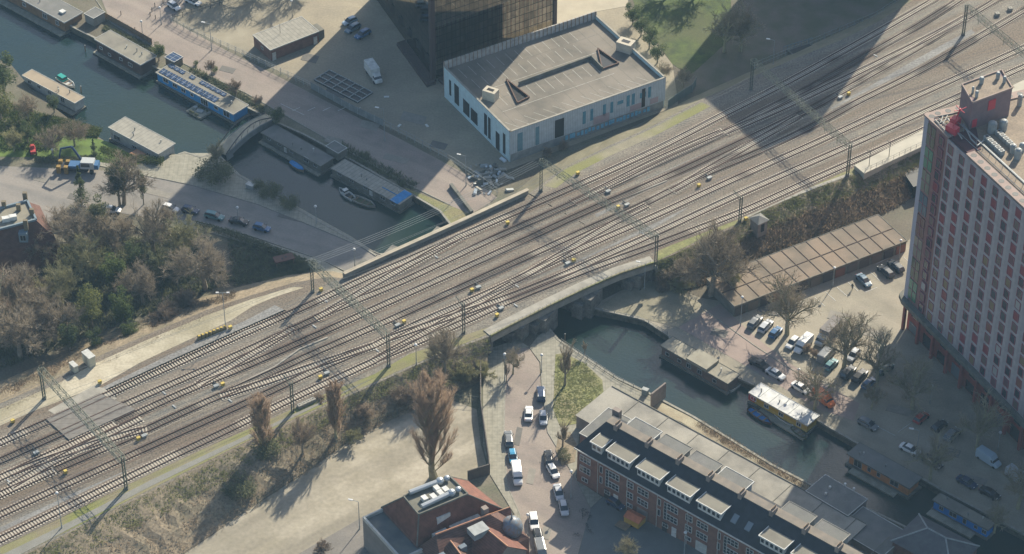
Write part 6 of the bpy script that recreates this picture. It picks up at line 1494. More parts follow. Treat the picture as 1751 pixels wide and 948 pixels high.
for k_, x, y, h, lb, wd, z in [
 ('poplar',742,818,26,'tall reddish poplar standing on the sandy lot beside the tiled hall',1.25,0), ('poplar2',575,752,14.5,'slim reddish poplar on the embankment edge',1.0,1.0), ('poplar',452,782,16,'dense reddish poplar with ivy at its foot',1.1,1.0), ('bush',452,782,5.5,'dark ivy mass at the foot of the dense poplar',.9,1.0),
 ('bareA',762,640,13,'bare tree right above the bridge end of the embankment',.9,2), ('brushG',795,655,6.5,'twiggy green-brown shrub at the embankment end',1.3,.5), ('brushG',825,640,5,'twiggy shrub nearest the side street lamp',1.3,0), ('brush',690,690,5.5,'brown shrub left of the tall poplar',1.4,1.0), ('brush',622,716,5,'brown shrub right of the slim poplar',1.2,1.5),
 ('bareC',518,778,9.5,'wispy bare tree between the dense poplar and the slim one',.9,1.5), ('bush',408,845,5,'dark green shrub on the lower embankment',1.0,.5), ('brushG',600,752,3.5,'low scrubby shrub at the foot of the slim poplar',1.5,1), ('brush',550,945,4,'small bare shrub near the bottom edge on the sandy lot',1.2,0),
 ('thin',966,660,12,'very thin tall tree on the mossy triangle',.7,0), ('thin',962,765,7,'small bare tree above the brown planting',1.0,0), ('pale',1072,962,7.5,'pale bare tree in the shaded court at the bottom edge',.9,0), ('open2',877,640,8,'bare tree at the dark bridge underpass',.8,0), ('brush',728,700,4.5,'brown shrub behind the tall poplar',1.3,.5),
 ('thin',866,655,6,'slender street tree on the left pavement',.6,0), ('brush',545,690,3,'low brown twigs beside the lower track',1.5,4), ('thin',1000,560+48,4,'young sapling at the quay railing',.6,0)]: tree(k_, x, y, h, lb, z=z, group=gc, wide=wd)
gp = 'bare bushes below the parking building'
for i, (x, y) in enumerate(((935,268),(962,256))):
    tree('brush', x, y, 3.6, ['reddish bare bush against the front wall of the parking building', 'second reddish bare bush against the parking building wall, further right'][i], group=gp)
for p_ in TP.values(): p_.drop()

# ---------------------------------------------------------------- scrub, grass and hedges that nobody could count
def scatter(name, label, polys, zf, n, m, size, seed, hgt=.9, cat='scrub'):
    rg = random.Random(seed); mb = MB()
    for (A, B, C, D) in polys:
        for k in range(n):
            s, t = rg.random(), rg.random()
            p = A.lerp(B, s).lerp(D.lerp(C, s), t); 
            for j in range(3):
                a = rg.uniform(0, 6.28); tl = rg.uniform(.3, 1.0) * hgt; q = p + Vector((rg.uniform(-.5, .5), rg.uniform(-.5, .5), 0)); e = q + Vector((math.cos(a) * .5, math.sin(a) * .5, tl)); sd = Vector((-math.sin(a), math.cos(a), 0)) * size * rg.uniform(.5, 1.2)
                mb.add([q - sd, q + sd, e], [(0, 1, 2)])
    o = mb.build(name, m); tag(o, label, cat, kind='stuff'); return o
def band(top, toe, n, zt=RZ, zb=0.0, f0=0.0, f1=1.0):
    a = resample(PP(top, zt), n); b = resample(PP(toe, zb), n); out = []
    for i in range(n - 1):
        A, B = a[i].lerp(b[i], f0), a[i + 1].lerp(b[i + 1], f0); D, C = a[i].lerp(b[i], f1), a[i + 1].lerp(b[i + 1], f1)
        out.append((A, B, C, D))
    return out
scatter('dry_scrub', 'dry brown scrub on the railway slope above the sandy lot', band(LOL[1:], TLL[1:], 24, f0=.3), 0, 110, G('bramble'), .08, 1, .3)
scatter('grass', 'green grass strip along the lower edge of the railway', band(LOL[1:], TLL[1:], 24, f0=.0, f1=.36), 0, 150, G('leaf_yellow'), .08, 2, .16, 'grass')
scatter('brambles', 'thick brown brambles on the slope behind the garages', band(LOR[:-2], TLR[:-2], 20, f0=.38), 0, 380, G('bramble'), .10, 3, 1.0)
scatter('grass', 'mossy grass on the slope below the platform end', band(LOR[:-2], TLR[:-2], 20, f0=.0, f1=.42), 0, 330, G('leaf_yellow'), .08, 4, .3, 'grass')
scatter('dry_scrub', 'dry brown scrub between the wood and the sandy path', band([(0,704),(101,660),(248,590),(354,544),(400,520)], [(0,668),(101,622),(248,560),(354,515),(400,500)], 14, zt=RZ - .1, zb=2.5), 0, 240, G('bramble'), .09, 5, .55)
scatter('undergrowth', 'brown-green undergrowth on the floor of the wood', [tuple(PP([(-20,430),(330,400),(400,480),(-20,640)]))], 0, 9000, G('leaf_olive'), .16, 6, 1.1)
scatter('undergrowth', 'undergrowth along the left canal bank', [tuple(PP([(-10,170),(90,200),(85,258),(-10,258)])), tuple(PP([(90,200),(172,222),(165,235),(88,225)]))], 0, 1500, G('leaf_green'), .16, 7, .8)
scatter('quay_plants', 'weeds and small plants along the quay behind the houseboats', [tuple(PP([(330,115),(455,185),(450,192),(325,122)])), tuple(PP([(585,245),(715,315),(705,325),(580,262)])), tuple(PP([(180,45),(260,80),(255,92),(175,52)]))], 0, 500, G('leaf_olive'), .14, 8, .8)
scatter('scrub', 'low scrub on the grass between the left road and sandy path', [tuple(PP([(390,398),(540,452),(520,470),(400,490)]))], 0, 2600, G('leaf_olive'), .12, 9, .6)
scatter('ground_cover', 'low yellow-green ground cover on the triangular patch', [tuple(PP([(952,608),(1000,622),(1030,665),(950,660)], .16)), tuple(PP([(950,660),(1030,665),(1000,720),(950,715)], .16))], 0, 420, G('leaf_yellow'), .10, 10, .14)
scatter('reeds', 'dead weeds along the canal garden edge', [tuple(PP([(1200,722),(1385,832),(1378,842),(1190,728)]))], 0, 700, G('bramble'), .07, 11, .6)
def hedge(label, pts, w, h, m, seed):
    rg = random.Random(seed); mb = MB(); L = resample(PP(pts), 40)
    for i in range(39):
        d = L[i + 1] - L[i]; a = math.atan2(d.y, d.x); n = Vector((-d.y, d.x, 0)).normalized()
        for k in range(70):
            p = L[i].lerp(L[i + 1], rg.random()) + n * rg.uniform(-w / 2, w / 2) + Vector((0, 0, h * rg.random() ** .5))
            v = Vector((rg.gauss(0,1), rg.gauss(0,1), rg.gauss(0,1))).normalized(); b = v.orthogonal().normalized(); s = .3
            mb.add([p - v * s * .5, p + b * s * .4, p + v * s * .5, p - b * s * .4], [(0, 1, 2, 3)])
    o = mb.build('hedge', G(m)); return tag(o, label, 'hedge')
hedge('clipped green hedge along the lawn in front of the white houseboat', [(172,262),(225,277),(280,282)], 1.8, 1.7, 'leaf_green', 1)
hedge('long low hedge along the bottom of the left lawn', [(60,278),(120,278),(165,275)], 1.5, 1.3, 'leaf_olive', 2)
hedge('dark hedge between the left road and the grass below it', [(335,388),(400,404),(450,424),(520,452)], 1.6, 1.2, 'leaf_olive', 3)
# ================================================================= MASTS, GANTRIES, LAMPS AND SMALL THINGS
def mast(mb, p, h, r=.16):
    for s in (-1, 1):
        mb.box(p.x + s * .24, p.y, p.z, p.z + h, .18, .5)
    k = int(h / .8)
    for i in range(k): mb.tube((p.x - .2, p.y, p.z + i * .8), (p.x + .2, p.y, p.z + (i + 1) * .8), .035, n=4)
def lattice(mb, a, b, w=1.3, d=.95):
    dr = (b - a).normalized(); n = Vector((-dr.y, dr.x, 0)).normalized() * w / 2; up = Vector((0, 0, d)); L = (b - a).length; N = int(L / 1.3)
    ch = [n, -n, n + up, -n + up]
    for c in ch: mb.tube(a + c, b + c, .07, n=4)
    for i in range(N):
        p = a + dr * (L * i / N); q = a + dr * (L * (i + 1) / N)
        for c1, c2 in ((ch[0], ch[2]), (ch[1], ch[3]), (ch[2], ch[3]), (ch[0], ch[1])):
            mb.tube(p + (c1 if i % 2 else c2), q + (c2 if i % 2 else c1), .042, n=3)
            mb.tube(p + c1, p + c2, .038, n=3)
gg = 'steel catenary gantries spanning the tracks'
GANT = [('lattice catenary gantry over the crossing panels at the left end', (76,682), (216,836), 8.2), ('lattice catenary gantry left of the bridge with bent arms', (535,499), (665,626), 8.6),
        ('lattice catenary gantry over the right half of the bridge', (925,327), (1121,458), 8.8), ('lattice catenary gantry crossing the edge of the big shadow', (1284,153), (1449,301), 8.6),
        ('lattice catenary gantry in the top right corner', (1647,60), (1820,205), 8.6)]
for gi, (lb, a, b, h) in enumerate(GANT):
    A = P(*a, RZ); B = P(*b, RZ); t = thing('catenary_gantry', lb, 'gantry', A, 0, gg)
    for p in (A, B):
        mb = MB(); mast(mb, p, h); mb.build('mast', G('mast_green'), t, True)
        mb = MB(); mb.box(p.x, p.y, p.z - .1, p.z + .5, .9, .9, taper=.7); mb.build('foot', G('concrete_dark'), t, True)
    mb = MB(); lattice(mb, A + Vector((0, 0, h - 1.1)), B + Vector((0, 0, h - 1.1))); mb.build('beam', G('lattice'), t, True)
    L = (B - A).length; n = int(L / 4.6)
    for k in range(1, n):
        p = A.lerp(B, k / n) + Vector((0, 0, h - 1.1)); mb = MB()
        mb.tube(p, p + Vector((0, 0, -1.7)), .06, n=4); mb.tube(p + Vector((0, 0, -1.4)), p + Vector((1.3, .7, -1.2)), .045, n=4); mb.tube(p + Vector((0, 0, -.5)), p + Vector((1.3, .7, -1.2)), .035, n=4)
        mb.build('cantilever_arm', G('lattice'), t, True)
SM = [('single catenary mast beside the lower track near the grey blocks', (501,704), 7.6), ('blue-grey single mast at the deck edge of the bridge', (793,570), 8.0), ('thin green single mast beside the signal hut', (1265,379), 6.8)]
for lb, a, h in SM:
    A = P(*a, RZ); t = thing('catenary_mast', lb, 'mast', A, 0, 'single masts beside the lower track')
    mb = MB(); mast(mb, A, h); mb.build('mast', G('mast_green'), t, True)
    mb = MB(); mb.box(A.x, A.y, A.z - .1, A.z + .4, .8, .8, taper=.7); mb.build('foot', G('concrete_dark'), t, True)
    mb = MB(); mb.tube(A + Vector((0, 0, h - .6)), A + Vector((-1.6, 2.6, h - .2)), .06, n=4); mb.tube(A + Vector((0, 0, h - 1.6)), A + Vector((-1.6, 2.6, h - .2)), .05, n=4); mb.build('cantilever_arm', G('mast_green'), t, True)
# overhead wires between neighbouring gantries
gx = [(P(*a, RZ), P(*b, RZ), h) for _, a, b, h in GANT]
pre = (gx[0][0] * 2 - gx[1][0], gx[0][1] * 2 - gx[1][1], 8.2)
seq = [pre] + gx
wl2 = ['first', 'second', 'third', 'fourth', 'fifth']
for f_i, f in enumerate((.08, .24, .4, .56, .72, .88)):
    mb = MB()
    for i in range(len(seq) - 1):
        a = seq[i][0].lerp(seq[i][1], f); b = seq[i + 1][0].lerp(seq[i + 1][1], f); h = 6.2
        n = 8; prev = None
        for k in range(n + 1):
            p = a.lerp(b, k / n); p.z = RZ + 5.4; q = p.copy(); q.z += .3 + 1.1 * (2 * k / n - 1) ** 2
            if prev: mb.tube(prev[0], p, .028, n=3); mb.tube(prev[1], q, .028, n=3); mb.tube(p, q, .012, n=3)
            prev = (p, q)
    tag(mb.build('overhead_wire', G('steel')), 'overhead wire %s, strung between the gantries' % ['above the topmost track', 'above the second track', 'above the third track', 'above the middle tracks', 'above the switches', 'above the lowest track'][f_i], 'wire', 'overhead wires over the tracks')
mb = MB()
for k in range(4):
    a = P(536, 452, 0); A = P(*GANT[1][1], RZ) + Vector((-.5 * k, .8 * k, 7.2 - k * .3)); B = P(*GANT[2][1], RZ) + Vector((-.5 * k, .8 * k, 7.4 - k * .3))
    prev = None
    for i in range(13):
        p = A.lerp(B, i / 12); p.z -= 1.2 * (1 - (2 * i / 12 - 1) ** 2); 
        if prev: mb.tube(prev, p, .03, n=3)
        prev = p
tag(mb.build('feeder_wires', G('galv')), 'bundle of feeder wires crossing above the canal beside the bridge parapet', 'wires')

def lamp(label, px, py, h, kind='arm', z=0.0, group='street lamps', adir=(-1, .3)):
    p = P(px, py, z); t = thing('street_lamp', label, 'street lamp', p, 0, group)
    mb = MB(); mb.tube((0, 0, 0), (0, 0, h), .10, .06, 6); mb.tube((0, 0, 0), (0, 0, 1.0), .14, .13, 6); mb.build('pole', G('galv') if kind != 'green' else G('mast_green'), t)
    if kind == 'arm':
        d = Vector((adir[0], adir[1], 0)).normalized(); mb = MB(); mb.tube((0, 0, h), d * 1.3 + Vector((0, 0, h + .15)), .05, n=5); mb.build('arm', G('galv'), t)
        mb = MB(); c = d * 1.6; mb.box(c.x, c.y, h + .08, h + .24, .9, .32, math.atan2(d.y, d.x)); mb.build('lamp_head', G('lamp_glass'), t)
    elif kind == 'double':
        mb = MB(); mb.tube((-1.0, 0, h), (1.0, 0, h + .1), .05, n=5); mb.build('arm', G('galv'), t)
        for s in (-1, 1): mb = MB(); mb.box(s * 1.1, 0, h, h + .2, .6, .3); mb.build('lamp_head', G('lamp_glass'), t)
    else:
        mb = MB(); mb.ball((0, 0, h + .25), .34, .34, .3); mb.build('lamp_head', G('lamp_glass'), t)
    return t
for a in [
 ('tall street lamp in the shaded yard beside the fence', 658,242,9.0), ('street lamp with an arm next to the rubble heap', 797,318,8.2), ('thin street lamp on the shaded quay below the long shrub', 541,383,4.6,'globe'), ('street lamp just above the bridge parapet', 607,458,4.8,'globe'),
 ('street lamp beside the black saloon on the left road', 408,385,4.6,'globe'), ('lamp with an arm casting a shadow on the brick road behind the blue houseboat', 362,86,7.5), ('lamp post near the yard fence at the top left', 276,42,4.6,'globe'), ('lamp post by the upper houseboats on the beige pavement', 244,62,4.0,'globe'),
 ('yard lamp above the brick shed', 500,30,4.5,'globe'), ('park lamp in the shadow above the tracks', 1321,124,9.0), ('lamp post by the bare tree shadow on the parking square', 1266,558,7.6,'globe'), ('globe lamp in front of the garages, nearest the red tower', 1537,443,4.8,'globe'), ('globe lamp in front of the garages, further left', 1424,490,4.8,'globe'),
 ('lamp standing among the branches on the square', 1484,600,6.5), ('white lamp post on the quay lane by the white saloon', 1363,668,5.4,'globe'), ('lamp post in the shade by the white saloon near the orange houseboat', 1566,785,7.5), ('globe lamp in the shade in front of the tower base', 1590,690,4.5,'globe'), ('globe lamp in the shade near the white vans', 1706,770,4.5,'globe'),
 ('lamp post on the pavement left of the brick row houses', 976,853,7.0,'globe'), ('lamp post in front of the brick row houses at the bottom', 1170,948,5.5,'globe'), ('short post with a blue sign on the side street pavement', 926,638,4.6,'globe'), ('lamp post beside the bridge underpass on the side street', 863,652,7.0,'globe'),
 ('lamp post at the dark bridge underpass on the right', 1102,495,7.0), ('lamp post on the sandy lot beside the grey wing', 615,905,7.2), ('street lamp on the left pavement near the white off-road car', 902,918,5.6,'globe'), ('short lamp post by the hedge on the left road', 92,276,3.0,'globe'), ]:
    lamp(*a)
lamp('tall double-headed lamp beside the sandy path and the yellow barrels', 386, 563, 9.6, 'double', RZ)
lamp('thin post with a lamp on the lower service path at the bottom left', 106, 904, 9.0, 'globe', RZ - .2, 'track side posts')
lamp('thin post on the lower service path near the slim poplar', 712, 625, 5.2, 'globe', RZ - .2, 'track side posts')

# yellow boxes along the tracks
yb = thing('track_box', 'yellow track box', 'box')
mb = MB(); mb.box(0, 0, .1, .75, .68, .55); mb.build('housing', G('yellow'), yb)
mb = MB(); mb.box(0, 0, .75, .82, .74, .62); mb.build('lid', mat('lidy', (.52,.4,.1)), yb)
YB = Placer(yb)
for px, py, lb in ((171,656,'yellow box on the gravel beside the crossing apron'), (22,723,'yellow box at the left edge beside the sandy path'), (381,660,'yellow box between the two switch fans, left of the single mast'), (237,753,'yellow box below the left switch fan'),
    (112,810,'yellow box in the lower left beside the gantry shadow'), (548,648,'large yellow box right of the gantry shadow in the middle'), (691,553,'yellow box above the lower switches near the middle gantry mast'), (807,499,'yellow box above the switches near the blue-grey mast'),
    (850,542,'yellow box on the deck edge below the switches'), (868,384,'yellow box just below the left bridge parapet'), (988,299,'yellow box near the upper lattice mast'), (1057,357,'yellow box beneath the lattice beam over the bridge'), (981,448,'yellow box beside the gantry shadow on the bridge'),
    (1195,320,'yellow box below the switches at the edge of the big shadow'), (1451,163,'yellow box at the right edge of the big shadow'), (549,498,'yellow box at the foot of the upper mast left of the bridge'), (394,563,'yellow box next to the double-headed lamp'), (1275,377,'yellow box beside the signal hut')):
    YB.put(P(px, py, RZ), rgt.uniform(.4, .7), lb, 'yellow boxes along the tracks')
YB.drop()
# switch motors next to the boxes
sw_ = thing('switch_motor', 'grey switch motor', 'switch motor')
mb = MB(); mb.box(0, 0, .1, .5, 1.1, .7); mb.build('housing', G('galv'), sw_); mb = MB(); mb.box(.2, .9, .1, .3, .3, 1.6); mb.build('drive_rod', G('dark'), sw_)
SW = Placer(sw_)
for px, py, lb in ((370,662,'grey switch motor left of the yellow box between the fans'), (247,747,'grey switch motor below the left switch fan'), (559,640,'grey switch motor right of the large yellow box'), (680,558,'white switch motor left of the yellow box near the middle gantry'), (818,493,'white switch motor near the blue-grey mast'),
    (857,529,'white switch motor on the deck edge'), (971,452,'grey switch motor beside the gantry shadow on the bridge'), (1040,329,'white switch motor below the second track on the bridge'), (1213,306,'pale switch motor at the edge of the big shadow'), (1437,168,'pale switch motor at the right edge of the big shadow'), (62,776,'grey switch motor inside the gantry shadow at the left'), (1072,352,'small switch motor under the lattice beam')):
    SW.put(P(px, py, RZ + .1), R(33) + rgt.uniform(-.1, .1), lb, 'switch motors beside the rails')
SW.drop()
# cabinets by the path
for lb, px, py, s in (('tall pale signal cabinet on the sandy path, the larger of the two', 153, 622, 1.25), ('small pale signal cabinet on the sandy path', 127, 634, .85)):
    t = thing('signal_cabinet', lb, 'cabinet', P(px, py, RZ), R(-50), 'signal cabinets by the sandy path')
    mb = MB(); mb.box(0, 0, .1, 2.0 * s, 2.2 * s, 1.1 * s); mb.build('housing', mat('cab%d' % px, (.50,.48,.37), c2=(.44,.42,.33), scale=1), t); mb = MB(); mb.box(0, 0, 2.0 * s, 2.1 * s, 2.35 * s, 1.25 * s); mb.build('roof', G('offwhite'), t)
    mb = MB(); mb.box(0, -.56 * s, .3, 1.8 * s, .9 * s, .04); mb.build('door', G('concrete'), t)
t = thing('electrical_cabinet', 'grey electrical cabinet on the quay beside the free-standing brick wall', 'cabinet', P(1103, 676), R(-30)); mb = MB(); mb.box(0, 0, 0, 1.6, 1.2, .8); mb.build('housing', mat('cab9', (.15,.2,.22)), t); mb = MB(); mb.box(0, 0, 1.6, 1.7, 1.35, .95); mb.build('roof', G('galv'), t)
t = thing('utility_box', 'pale flat utility box on the quay right of the big shrub', 'box', P(429, 322), R(-30)); mb = MB(); mb.box(0, 0, 0, 1.1, 1.9, 1.2); mb.build('housing', G('galv'), t); mb = MB(); mb.box(0, 0, 1.1, 1.2, 2.0, 1.3); mb.build('lid', G('offwhite'), t)
# row of yellow-brown barrels by the path
ba_ = thing('bollard_block', 'yellow-brown block', 'block'); mb = MB(); mb.box(0, 0, 0, .9, .7, .7, taper=.85); mb.build('body', mat('barrel', (.27,.21,.09), c2=(.16,.13,.08), scale=2), ba_); mb = MB(); mb.box(0, 0, .9, .96, .45, .45); mb.build('cap', G('yellow'), ba_)
BA = Placer(ba_)
nm = ['leftmost', 'second', 'third', 'fourth', 'fifth', 'sixth', 'seventh', 'eighth']
for k in range(8): BA.put(P(341 + k * 6.3, 580 - k * 2.4, RZ), rgt.uniform(0, 1.5), 'yellow-brown block below the double-headed lamp, %s in its row from the left' % nm[k], 'yellow blocks in a row by the sandy path')
BA.drop()
# concrete blocks in a row by the lower track
cb = thing('concrete_block', 'grey block', 'block'); mb = MB(); mb.box(0, 0, 0, .8, 1.0, 1.0, taper=.95); mb.build('body', G('concrete'), cb); mb = MB(); mb.tube((0, 0, .8), (0, 0, .9), .12, n=6); mb.build('lifting_eye', G('steel'), cb)
CB = Placer(cb)
for k in range(4): CB.put(P(513 + k * 7.4, 697 - k * 3.4, RZ - .05), R(33), 'grey concrete block %s in the row beside the lower track' % ['at the left end', 'second from the left', 'third from the left', 'at the right end'][k], 'concrete blocks beside the lower track')
for px, py, lb in ((1705,27,'pale concrete block lying between tracks in the top right'), (1727,18,'pale concrete block higher up between the top right tracks')): CB.put(P(px, py, RZ), R(10), lb, 'loose concrete blocks in the top right')
CB.drop()
# cable troughs and white marker plates on the ballast
mk = thing('marker_plate', 'white plate', 'plate'); mb = MB(); mb.box(0, 0, .03, .16, 1.2, .3); mb.build('plate', mat('mkp', (.36,.37,.36)), mk); mb = MB(); mb.box(.4, 0, .16, .2, .2, .2); mb.build('cap', G('galv'), mk)
MK = Placer(mk)
for px, py, lb in ((281,673,'white marker plate above the left switch fan'), (298,696,'white marker plate between the left switch fans'), (538,559,'white marker plate below the upper switches left of the bridge'), (645,600,'white marker plate right of the middle gantry mast'), (746,440,'white marker plate below the parapet on the bridge'), (884,490,'curved white plate in the middle of the lower bridge tracks'), (882,523,'white marker plate by the lowest track on the deck'),
    (1100,426-26,'white marker plate right of the lattice mast'), (15,824,'white marker plate at the lower left edge'), (557,515,'white marker plate next to the upper mast left of the bridge'), (394,686,'white marker plate beside the lower left switches'), (1497,96,'white marker plate in the sun right of the big shadow')):
    MK.put(P(px, py, RZ), R(-50), lb, 'white plates on the ballast')
MK.drop()
for i, pts in enumerate(([(400,662),(470,628),(512,598),(560,578)], [(1050,346),(1090,330),(1140,310)], [(395,580),(420,568),(445,558)])):
    mb = MB(); w = PP(pts, RZ)
    for a, b in zip(w, w[1:]):
        d = b - a; c = (a + b) / 2; mb.box(c.x, c.y, RZ, RZ + .22, d.length, .35, math.atan2(d.y, d.x))
    tag(mb.build('cable_trough', G('concrete')), ['pale cable trough between the switch fans left of the bridge', 'pale cable trough beside the switches above the bridge', 'short cable trough below the topmost track'][i], 'cable trough')
# fences
def fence(label, pts, h, m, step=2.2, cat='fence', z=0.0, panel=None, name='fence', th=.06, rails=(.5, 1.0)):
    w = PP(pts, z); L = sum((b - a).length for a, b in zip(w, w[1:])); n = max(3, int(L / step)); q = resample(w, n)
    t = thing(name, label, cat, q[0])
    mb = MB()
    for a, b in zip(q, q[1:]):
        d = b - a; r = math.atan2(d.y, d.x); c = (a + b) / 2
        if panel: mb.box(c.x, c.y, z + .05, z + h, d.length, th, r)
        else:
            for f in rails: mb.box(c.x, c.y, z + h * f - .05, z + h * f, d.length, .05, r)
            for k in range(3): e = a.lerp(b, (k + .5) / 3); mb.box(e.x, e.y, z + .1, z + h, .03, .03)
    mb.build('panel', panel if panel else G(m), t, True)
    pm = MB(); pm.box(0, 0, 0, h + .1, .12, .12); me = bpy.data.meshes.new('post'); me.from_pydata(pm.v, [], pm.f); me.materials.append(G(m))
    for p in q[:99]:
        o = bpy.data.objects.new('post', me); COL.objects.link(o); o.parent = t; o.location = p - q[0]
    return t
hoard = mat('hoarding', (.24,.25,.24), c2=(.17,.185,.185), scale=.7, fine=.1)
fence('grey hoarding along the shaded road beside the steel grille', [(532,152),(600,190),(655,216)], 1.9, 'galv', panel=hoard)
fence('thin steel fence running on to the rubble heap', [(655,216),(700,240),(770,278),(818,310),(850,334)], 1.9, 'galv')
fence('grey tubular fence above the brick road by the yard', [(292,38),(330,60),(392,86),(440,108),(490,132),(532,152)], 1.8, 'galv', rails=(.4, .7, 1.0))
fence('dark picket fence across the top left yard', [(296,34),(330,24),(380,8),(440,-8)], 1.4, 'dark')
fence('wooden fence along the upper quay by the houseboats', [(178,30),(218,52),(260,76)], 1.6, 'wood', panel=G('wood'))
fence('green-grey fence around the sandy lot below the railway scrub', [(440,862),(534,800),(617,739),(693,706),(740,684),(822,690)], 1.8, 'mast_green', rails=(.1, .5, 1.0))
fence('wall along the side street pavement edge', [(822,612),(822,700),(838,810),(800,822)], 2.6, 'concrete_dark', panel=mat('fwall', (.13,.11,.09), c2=(.1,.09,.08), scale=1), th=.2, name='garden_wall', cat='wall')
fence('steel railing along the quay of the mossy triangle', [(960,586),(1057,651),(1118,681)], 1.0, 'steel')
fence('steel railing along the right quay by the bridge', [(1010,530),(1100,550),(1141,574)], 1.0, 'steel')
fence('bluish steel fence along the park at the foot of the railway', [(1290,118),(1400,72),(1500,30),(1560,-10)], 1.8, 'galv')
fence('steel railing on the low side wall above the canal by the shrubs', [(1200,622),(1240,640),(1290,662)], .9, 'steel')
mb = MB(); A = P(771,320); B = P(807,367); d = B - A; c = (A + B) / 2; mb.box(c.x, c.y, 0, 1.0, d.length, .7, math.atan2(d.y, d.x)); tag(mb.build('low_wall', G('concrete_dark')), 'low dark wall at the end of the upper road beside the sunlit triangle', 'wall')
tag(struct_ := (lambda m: (m.box(*P(1150,612,0).xy, 0, 0.01, .1, .1), m)[1])(MB()).build('mooring_cleat', G('steel')), 'tiny steel mooring cleat on the quay beside the long brown houseboat', 'cleat')
# picket fence section beside the parking building
fence('green garden fence at the right end of the parking building', [(1142,185),(1160,172),(1186,156),(1190,146)], 2.2, 'galv', panel=mat('gfence', (.16,.19,.16)), th=.08)
# wing wall at the lower canal corner
# rubble heap
rg = random.Random(77)
for k in range(70):
    x = 835 + rg.gauss(0, 17); y = 303 + rg.gauss(0, 12)
    sz = rg.uniform(.4, 1.3)
    mb = MB(); mb.box(0, 0, 0, sz * .35, sz * 1.6, sz * .7, taper=rg.uniform(.6, 1)); o = mb.build('rubble_piece', [G('galv'), G('concrete'), G('white'), G('concrete_dark')][k % 4] if k % 4 != 2 else mat('rub%d' % k, (.55,.6,.62)))
    o.location = P(x, y) + Vector((0, 0, rg.uniform(0, .5))); o.rotation_euler = (rg.uniform(-.4, .4), rg.uniform(-.4, .4), rg.uniform(0, 3.1)); tag(o, 'loose pale slab in the rubble heap beside the parking building', 'rubble', 'rubble heap beside the parking building')
mb = MB(); A = P(838, 302)
for k in range(30): mb.ball((A.x + rg.gauss(0, 2.2), A.y + rg.gauss(0, 2.2), .1), rg.uniform(.3, .8), rg.uniform(.3, .8), rg.uniform(.2, .5), 6, 4)
tag(mb.build('rubble', G('concrete_dark')), 'grey rubble and soil under the loose slabs', 'rubble', kind='stuff')
# wooden bollards of the top left yard
bo = thing('bollard', 'b', 'bollard'); mb = MB(); mb.tube((0, 0, 0), (0, 0, 1.1), .11, n=6); mb.build('post', G('wood'), bo); mb = MB(); mb.tube((0, 0, 1.1), (0, 0, 1.16), .13, n=6); mb.build('cap', G('dark'), bo)
BO = Placer(bo)
for k, (x, y) in enumerate(((279,6),(265,12),(260,20),(257,28),(266,33),(231,54),(207,26))):
    BO.put(P(x, y), 0, 'wooden bollard on the beige pavement, %s from the top' % ['first', 'second', 'third', 'fourth', 'fifth', 'lowest', 'set apart at the left, sixth'][k], 'wooden bollards in the top left yard')
BO.drop()
# bicycles parked in the court
def bike(label, px, py, a):
    t = thing('bicycle', label, 'bicycle', P(px, py), a, 'bicycles parked in the shaded court')
    for x in (-.52, .52):
        mb = MB(); n = 12
        for k in range(n):
            w0, w1 = 2 * math.pi * k / n, 2 * math.pi * (k + 1) / n; mb.tube((x + .33 * math.cos(w0), 0, .34 + .33 * math.sin(w0)), (x + .33 * math.cos(w1), 0, .34 + .33 * math.sin(w1)), .025, n=4)
        mb.build('wheel', G('tyre'), t)
    mb = MB()
    for a_, b_ in (((-.52,0,.34),(-.1,0,.9)), ((-.1,0,.9),(.0,0,.32)), ((.0,0,.32),(.38,0,.85)), ((-.08,0,.82),(.36,0,.85)), ((.38,0,.95),(.52,0,.34)), ((-.52,0,.34),(0,0,.32))): mb.tube(a_, b_, .03, n=4)
    mb.build('frame', G('dark'), t)
    mb = MB(); mb.tube((.36, -.3, 1.02), (.36, .3, 1.02), .025, n=4); mb.build('handlebar', G('steel'), t)
    mb = MB(); mb.box(-.12, 0, .92, .99, .28, .16); mb.build('saddle', G('black'), t)
for k, (x, y, lb) in enumerate(((998,876,'bicycle at the top of the row in the court'), (1003,882,'bicycle just below the topmost one in the court'), (1008,888,'third bicycle down in the court row'), (996,884,'bicycle left of the court row'), (1004,902,'bicycle in the lower cluster of the court'), (1009,912,'lowest bicycle in the court row'), (987,918,'bicycle standing apart at the lower left of the court'))): bike(lb, x, y, .5 * k)
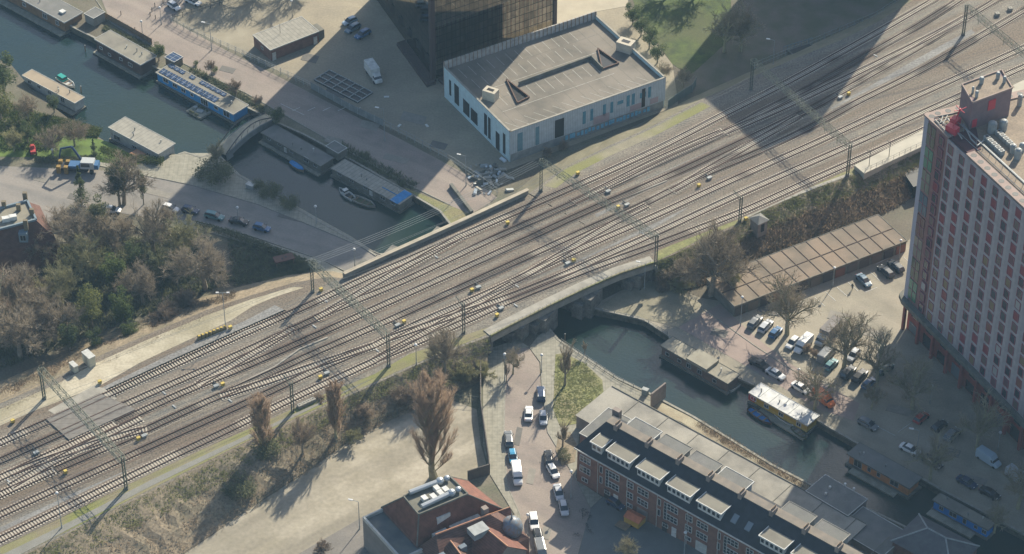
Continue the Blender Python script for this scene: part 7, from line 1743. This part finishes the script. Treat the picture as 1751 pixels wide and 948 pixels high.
# a person walking on the square
def person(label, px, py, rot):
    t = thing('person', label, 'person', P(px, py, .03), rot)
    me = bpy.data.meshes.new('body'); bm = bmesh.new(); sk = bm.verts.layers.skin.verify()
    J = {'pel': ((0,0,.95),.15), 'ch': ((0,0,1.3),.17), 'nk': ((.02,0,1.48),.06), 'hd': ((.04,0,1.66),.10), 'top': ((.03,0,1.74),.08),
         'sl': ((0,.2,1.42),.07), 'el': ((-.06,.27,1.14),.05), 'hl': ((.08,.27,.9),.035), 'sr': ((0,-.2,1.42),.07), 'er': ((.06,-.27,1.14),.05), 'hr': ((.2,-.25,.92),.035),
         'll': ((.0,.1,.88),.1), 'kl': ((.16,.1,.5),.07), 'al': ((.2,.1,.1),.045), 'tl': ((.36,.1,.04),.04), 'lr': ((0,-.1,.88),.1), 'kr': ((-.02,-.1,.5),.07), 'ar': ((-.22,-.1,.14),.045), 'tr': ((-.08,-.1,.05),.04)}
    V = {}
    for k, (p, r) in J.items():
        v = bm.verts.new(p); v[sk].radius = (r, r); V[k] = v
    V['pel'][sk].use_root = True
    for a, b in (('pel','ch'),('ch','nk'),('nk','hd'),('hd','top'),('ch','sl'),('sl','el'),('el','hl'),('ch','sr'),('sr','er'),('er','hr'),('pel','ll'),('ll','kl'),('kl','al'),('al','tl'),('pel','lr'),('lr','kr'),('kr','ar'),('ar','tr')): bm.edges.new((V[a], V[b]))
    bm.to_mesh(me); bm.free(); me.materials.append(G('cloth_dark')); o = bpy.data.objects.new('body', me); COL.objects.link(o); o.parent = t
    m = o.modifiers.new('skin', 'SKIN'); s = o.modifiers.new('sub', 'SUBSURF'); s.levels = 1; s.render_levels = 1
    mb = MB(); mb.ball((.02, 0, 1.72), .115, .11, .09); mb.build('hair', G('bark'), t)
    return t
person('person in dark clothing walking across the open parking square, throwing a long shadow', 1457, 496, R(-120))
# piles beside the signal hut etc: white vans ladder, mooring posts
mp_ = thing('mooring_post', 'm', 'mooring post'); mb = MB(); mb.tube((0, 0, -1), (0, 0, 1.7), .16, n=7); mb.build('post', G('wood'), mp_); mb = MB(); mb.tube((0, 0, 1.7), (0, 0, 1.85), .18, .05, n=7); mb.build('cap', G('offwhite'), mp_)
MP = Placer(mp_)
for px, py, lb in ((966,582,'mooring post with a pale cap at the lower canal corner by the bridge'), (1014,536,'wooden mooring post at the right canal corner under the bridge'), (138,40,'mooring post between the two brown houseboats'), (146,88,'mooring post at the bow of the red-brown houseboat'), (139,158,'mooring post behind the beige houseboat')):
    MP.put(P(px, py, WZ), 0, lb, 'mooring posts in the canal')
MP.drop()
# free-standing debris on the yard
for k, (x, y) in enumerate(((661,166),(683,215),(730,215))):
    mb = MB(); mb.box(0, 0, 0, .12, 1.2, .6, taper=.8); o = mb.build('litter_sheet', G('white')); o.location = P(x, y, .04); o.rotation_euler = (0, 0, k); tag(o, ['white sheet lying on the yard below the box truck', 'pale sheet beside the yard fence', 'pale sheet near the parking building'][k], 'litter')
# ================================================================= AIR
hz = MB(); hz.prism([(-560, -520), (560, -520), (560, 640), (-560, 640)], -5.5, 372)
hm = bpy.data.materials.new('haze'); hm.use_nodes = True; hn = hm.node_tree.nodes
hn.remove(hn['Principled BSDF']); pv = hn.new('ShaderNodeVolumePrincipled')
pv.inputs['Color'].default_value = (.45, .74, 1.0, 1); pv.inputs['Density'].default_value = .0001; pv.inputs['Anisotropy'].default_value = .0
hm.node_tree.links.new(pv.outputs[0], hn['Material Output'].inputs['Volume'])
ho = hz.build('haze', hm); ho['kind'] = 'stuff'
